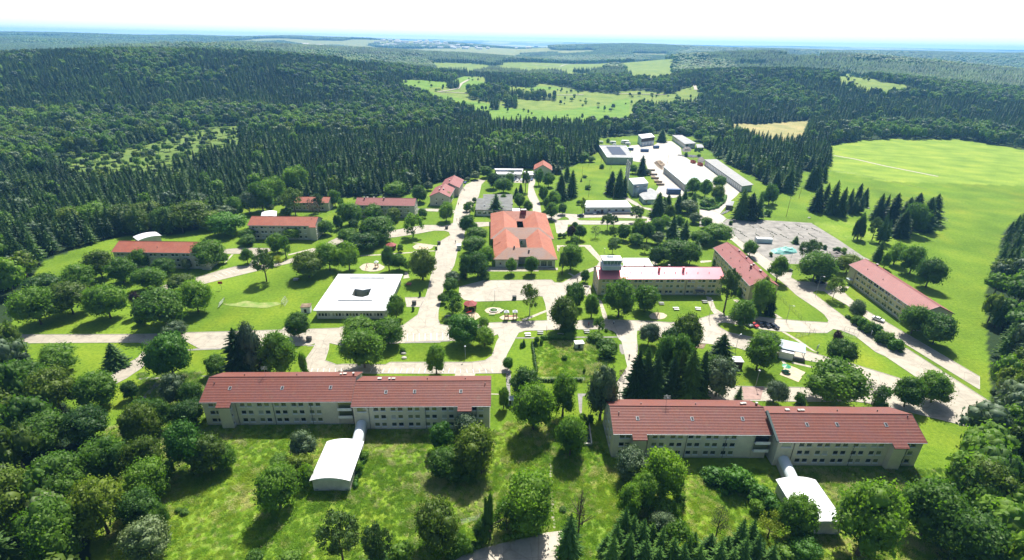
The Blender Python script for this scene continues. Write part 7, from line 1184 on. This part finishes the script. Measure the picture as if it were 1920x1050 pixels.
    for t, x, y, k, lb in [('b0', 1125, 585, 0, 'person in dark clothes walking up the avenue, left of the pair'), ('b0', 1136, 590, 0, 'person in dark clothes walking up the avenue, right of the pair'), ('b0', 1078, 722, 0, 'person in dark clothes on the left side of the avenue'), ('b0', 1063, 872, 0, 'person in dark clothes near the avenue junction'), ('c1', 378, 805, 1, 'person in red top crossing the main street'), ('b1', 1050, 30, 0, 'person in dark clothes at the right edge of the avenue'), ('b2', 1535, 345, 0, 'person in dark clothes on the grey footway'), ('b2', 1533, 362, 0, 'second person close behind on the grey footway'), ('c2', 757, 160, 0, 'person in dark clothes on the second branch road'), ('c1', 272, 390, 0, 'person in dark clothes at the parade ground corner'), ('c1', 98, 105, 0, 'person in dark clothes beside the orange hall'), ('c1', 612, 790, 2, 'person in white top in the tree shade on the street')]:
        X_, Y_ = A(t, x, y); o = ob('person', PM[k], None, (X_, Y_, .08), rnd.uniform(0, 6)); tag(o, lb, 'person', 'people walking on the grounds')
    # fences and hedges
    def fence(label, t, pts, h=1.6, step=2.6, mat='greymetal', nm='fence'):
        P_ = [V2(A(t, *q)) for q in pts]; r = thing(nm, (P_[0].x, P_[0].y, 0), 0, label, 'fence'); o = P_[0]; w_ = MB(); n = 0
        for p, q in zip(P_, P_[1:]):
            L_ = (q - p).length; m = max(1, int(L_ / step))
            for i in range(m + 1):
                if n > 90: break
                c = p.lerp(q, i / m) - o; b = MB(); b.tube((c.x, c.y, 0), (c.x, c.y, h), .045, n=5); b.obj('post', [mat], r); n += 1
            for z in np.linspace(.15, h - .05, 5): w_.tube((*(p - o), z), (*(q - o), z), .014, n=3)
        w_.obj('wire', [mat], r)
    fence('wire fence around the triangular lawn by the diagonal barracks', 'd1', [(910, 530), (1130, 745), (1250, 860)]); fence('wire fence along the gate lawn', 'd1', [(1250, 860), (1080, 915), (960, 935)], 1.5); fence('wire fence across the lawn towards the road gate', 'd1', [(1080, 915), (1260, 880), (1500, 890), (1650, 925)], 1.5)
    fence('high wire fence of the meadow plot, left and front side', 'b2', [(1765, 20), (1815, 340), (1830, 375), (2260, 378)], 1.7); fence('wire fence below the yellow-green field', 'd0', [(1400, 410), (1650, 435), (1920, 495), (2300, 580)], 1.4, 6); fence('wire fence at the lower road', 'H', [(640, 790), (760, 760), (780, 740)], 1.5)
    X_, Y_ = A('d1', 1600, 870); r = thing('road_gate', (X_, Y_, 0), R(-38), 'open tubular steel gate at the diagonal road', 'gate'); m = MB(); [m.tube((-2.4 + 1.6 * k, 0, 0), (-2.4 + 1.6 * k, 0, 1.9), .05, n=5) for k in range(4)]; m.tube((-2.4, 0, 1.9), (2.4, 0, 1.9), .05, n=5); m.tube((-2.4, 0, .3), (2.4, 0, .3), .05, n=5); m.obj('frame', ['greymetal'], r)
    for t, x, y, a, lb in [('d2', 1275, 90, 40, 'small white sign board beside the gate lawn path'), ('d1', 1778, 905, 60, 'tall grey sign board on the verge of the diagonal road'), ('d2', 1630, 120, 60, 'grey sign board right of the round tree at the gate road')]:
        X_, Y_ = A(t, x, y); r = thing('sign_board', (X_, Y_, 0), R(a), lb, 'sign', 'sign boards'); m = MB(); m.tube((-.7, 0, 0), (-.7, 0, 2.6), .05, n=5); m.tube((.7, 0, 0), (.7, 0, 2.6), .05, n=5); m.obj('post', ['greymetal'], r); m = MB(); m.box(-.8, -.1, 1.0, .8, -.052, 2.6); m.obj('panel', ['bluegrey'], r)
    # sunken tank between the barracks
    q = [V2(A('c2', x, y)) for x, y in ((325, 780), (375, 778), (400, 975), (330, 975))]; c = sum(q, Vector((0, 0))) / 4; r = thing('open_tank', (c.x, c.y, 0), 0, 'narrow open concrete tank between the two long barracks', 'tank'); b = MB()
    for i in range(4): p, s = q[i] - c, q[(i + 1) % 4] - c; d = (s - p).normalized(); n_ = Vector((-d.y, d.x)) * .3; b.prism([tuple(p), tuple(s), tuple(s + n_), tuple(p + n_)], 0, .9 + .004 * i)
    b.obj('rim', ['concretewall'], r); b = MB(); b.prism([tuple((p - c) * .93) for p in q], 0, .3); b.obj('water', ['solar'], r)
    for (t, x, y, L_, W_, lb) in [('c1', 345, 475, 5, 9, 'sunken dark basement stair beside the tower barracks')]:
        X_, Y_ = A(t, x, y); r = thing('basement_stair', (X_, Y_, 0), R(-18), lb, 'stairwell'); b = MB(); b.box(-1.5, -4, 0, -1.25, 4, .8); b.box(1.25, -4, 0, 1.5, 4, .8); b.box(-1.249, 3.75, 0, 1.249, 4, .8); b.obj('parapet', ['concretewall'], r); b = MB(); b.box(-1.24, -4, .02, 1.24, 3.74, .09); b.obj('shaft', ['black'], r)
    # boulders
    for k, (t, x, y) in enumerate([('b2', 562, 118), ('b2', 568, 160), ('d0', 1760, 755), ('d0', 1205, 845)]):
        X_, Y_ = A(t, x, y); v, f = ICO; g = random.Random(k); b = MB(); b.v = [(p[0] * 1.0 * g.uniform(.8, 1.1), p[1] * .7, p[2] * .55 + .2) for p in v]; b.f = [tuple(map(int, q)) for q in f]; b.m = [0] * len(f); tag(b.obj('boulder', ['concretewall'], loc=(X_, Y_, 0)), ['larger pale boulder on the lawn behind the left barracks', 'smaller pale boulder on the lawn behind the left barracks', 'grey boulder near the right-hand spruces', 'pale boulder beside the small spruce stand'][k], 'boulder', 'boulders')
M['gazred'] = flat('dark red felt', (0.27, 0.045, 0.04), 0.7, 0.1, 1)
def haze():
    b = MB(); b.box(-13200, -13200, -90, 13200, 13200, 205); o = b.obj('haze', []); o['kind'] = 'stuff'; tag(o, 'thin blue haze over the whole landscape', 'haze'); m = bpy.data.materials.new('haze'); m.use_nodes = True; t = m.node_tree; t.nodes.remove(t.nodes['Principled BSDF'])
    v = t.nodes.new('ShaderNodeVolumePrincipled'); v.inputs['Color'].default_value = (0.20, 0.52, 1.0, 1); v.inputs['Density'].default_value = HAZE; v.inputs['Anisotropy'].default_value = 0.25; t.links.new(v.outputs[0], t.nodes['Material Output'].inputs['Volume']); o.data.materials.append(m); return o
HAZE = 1.15e-4
ground(); roads(); tracks(); buildings(); build_protos(); plant_trees(); small_things(); forest(); grass_tufts(); hedges(); far_town(); haze()
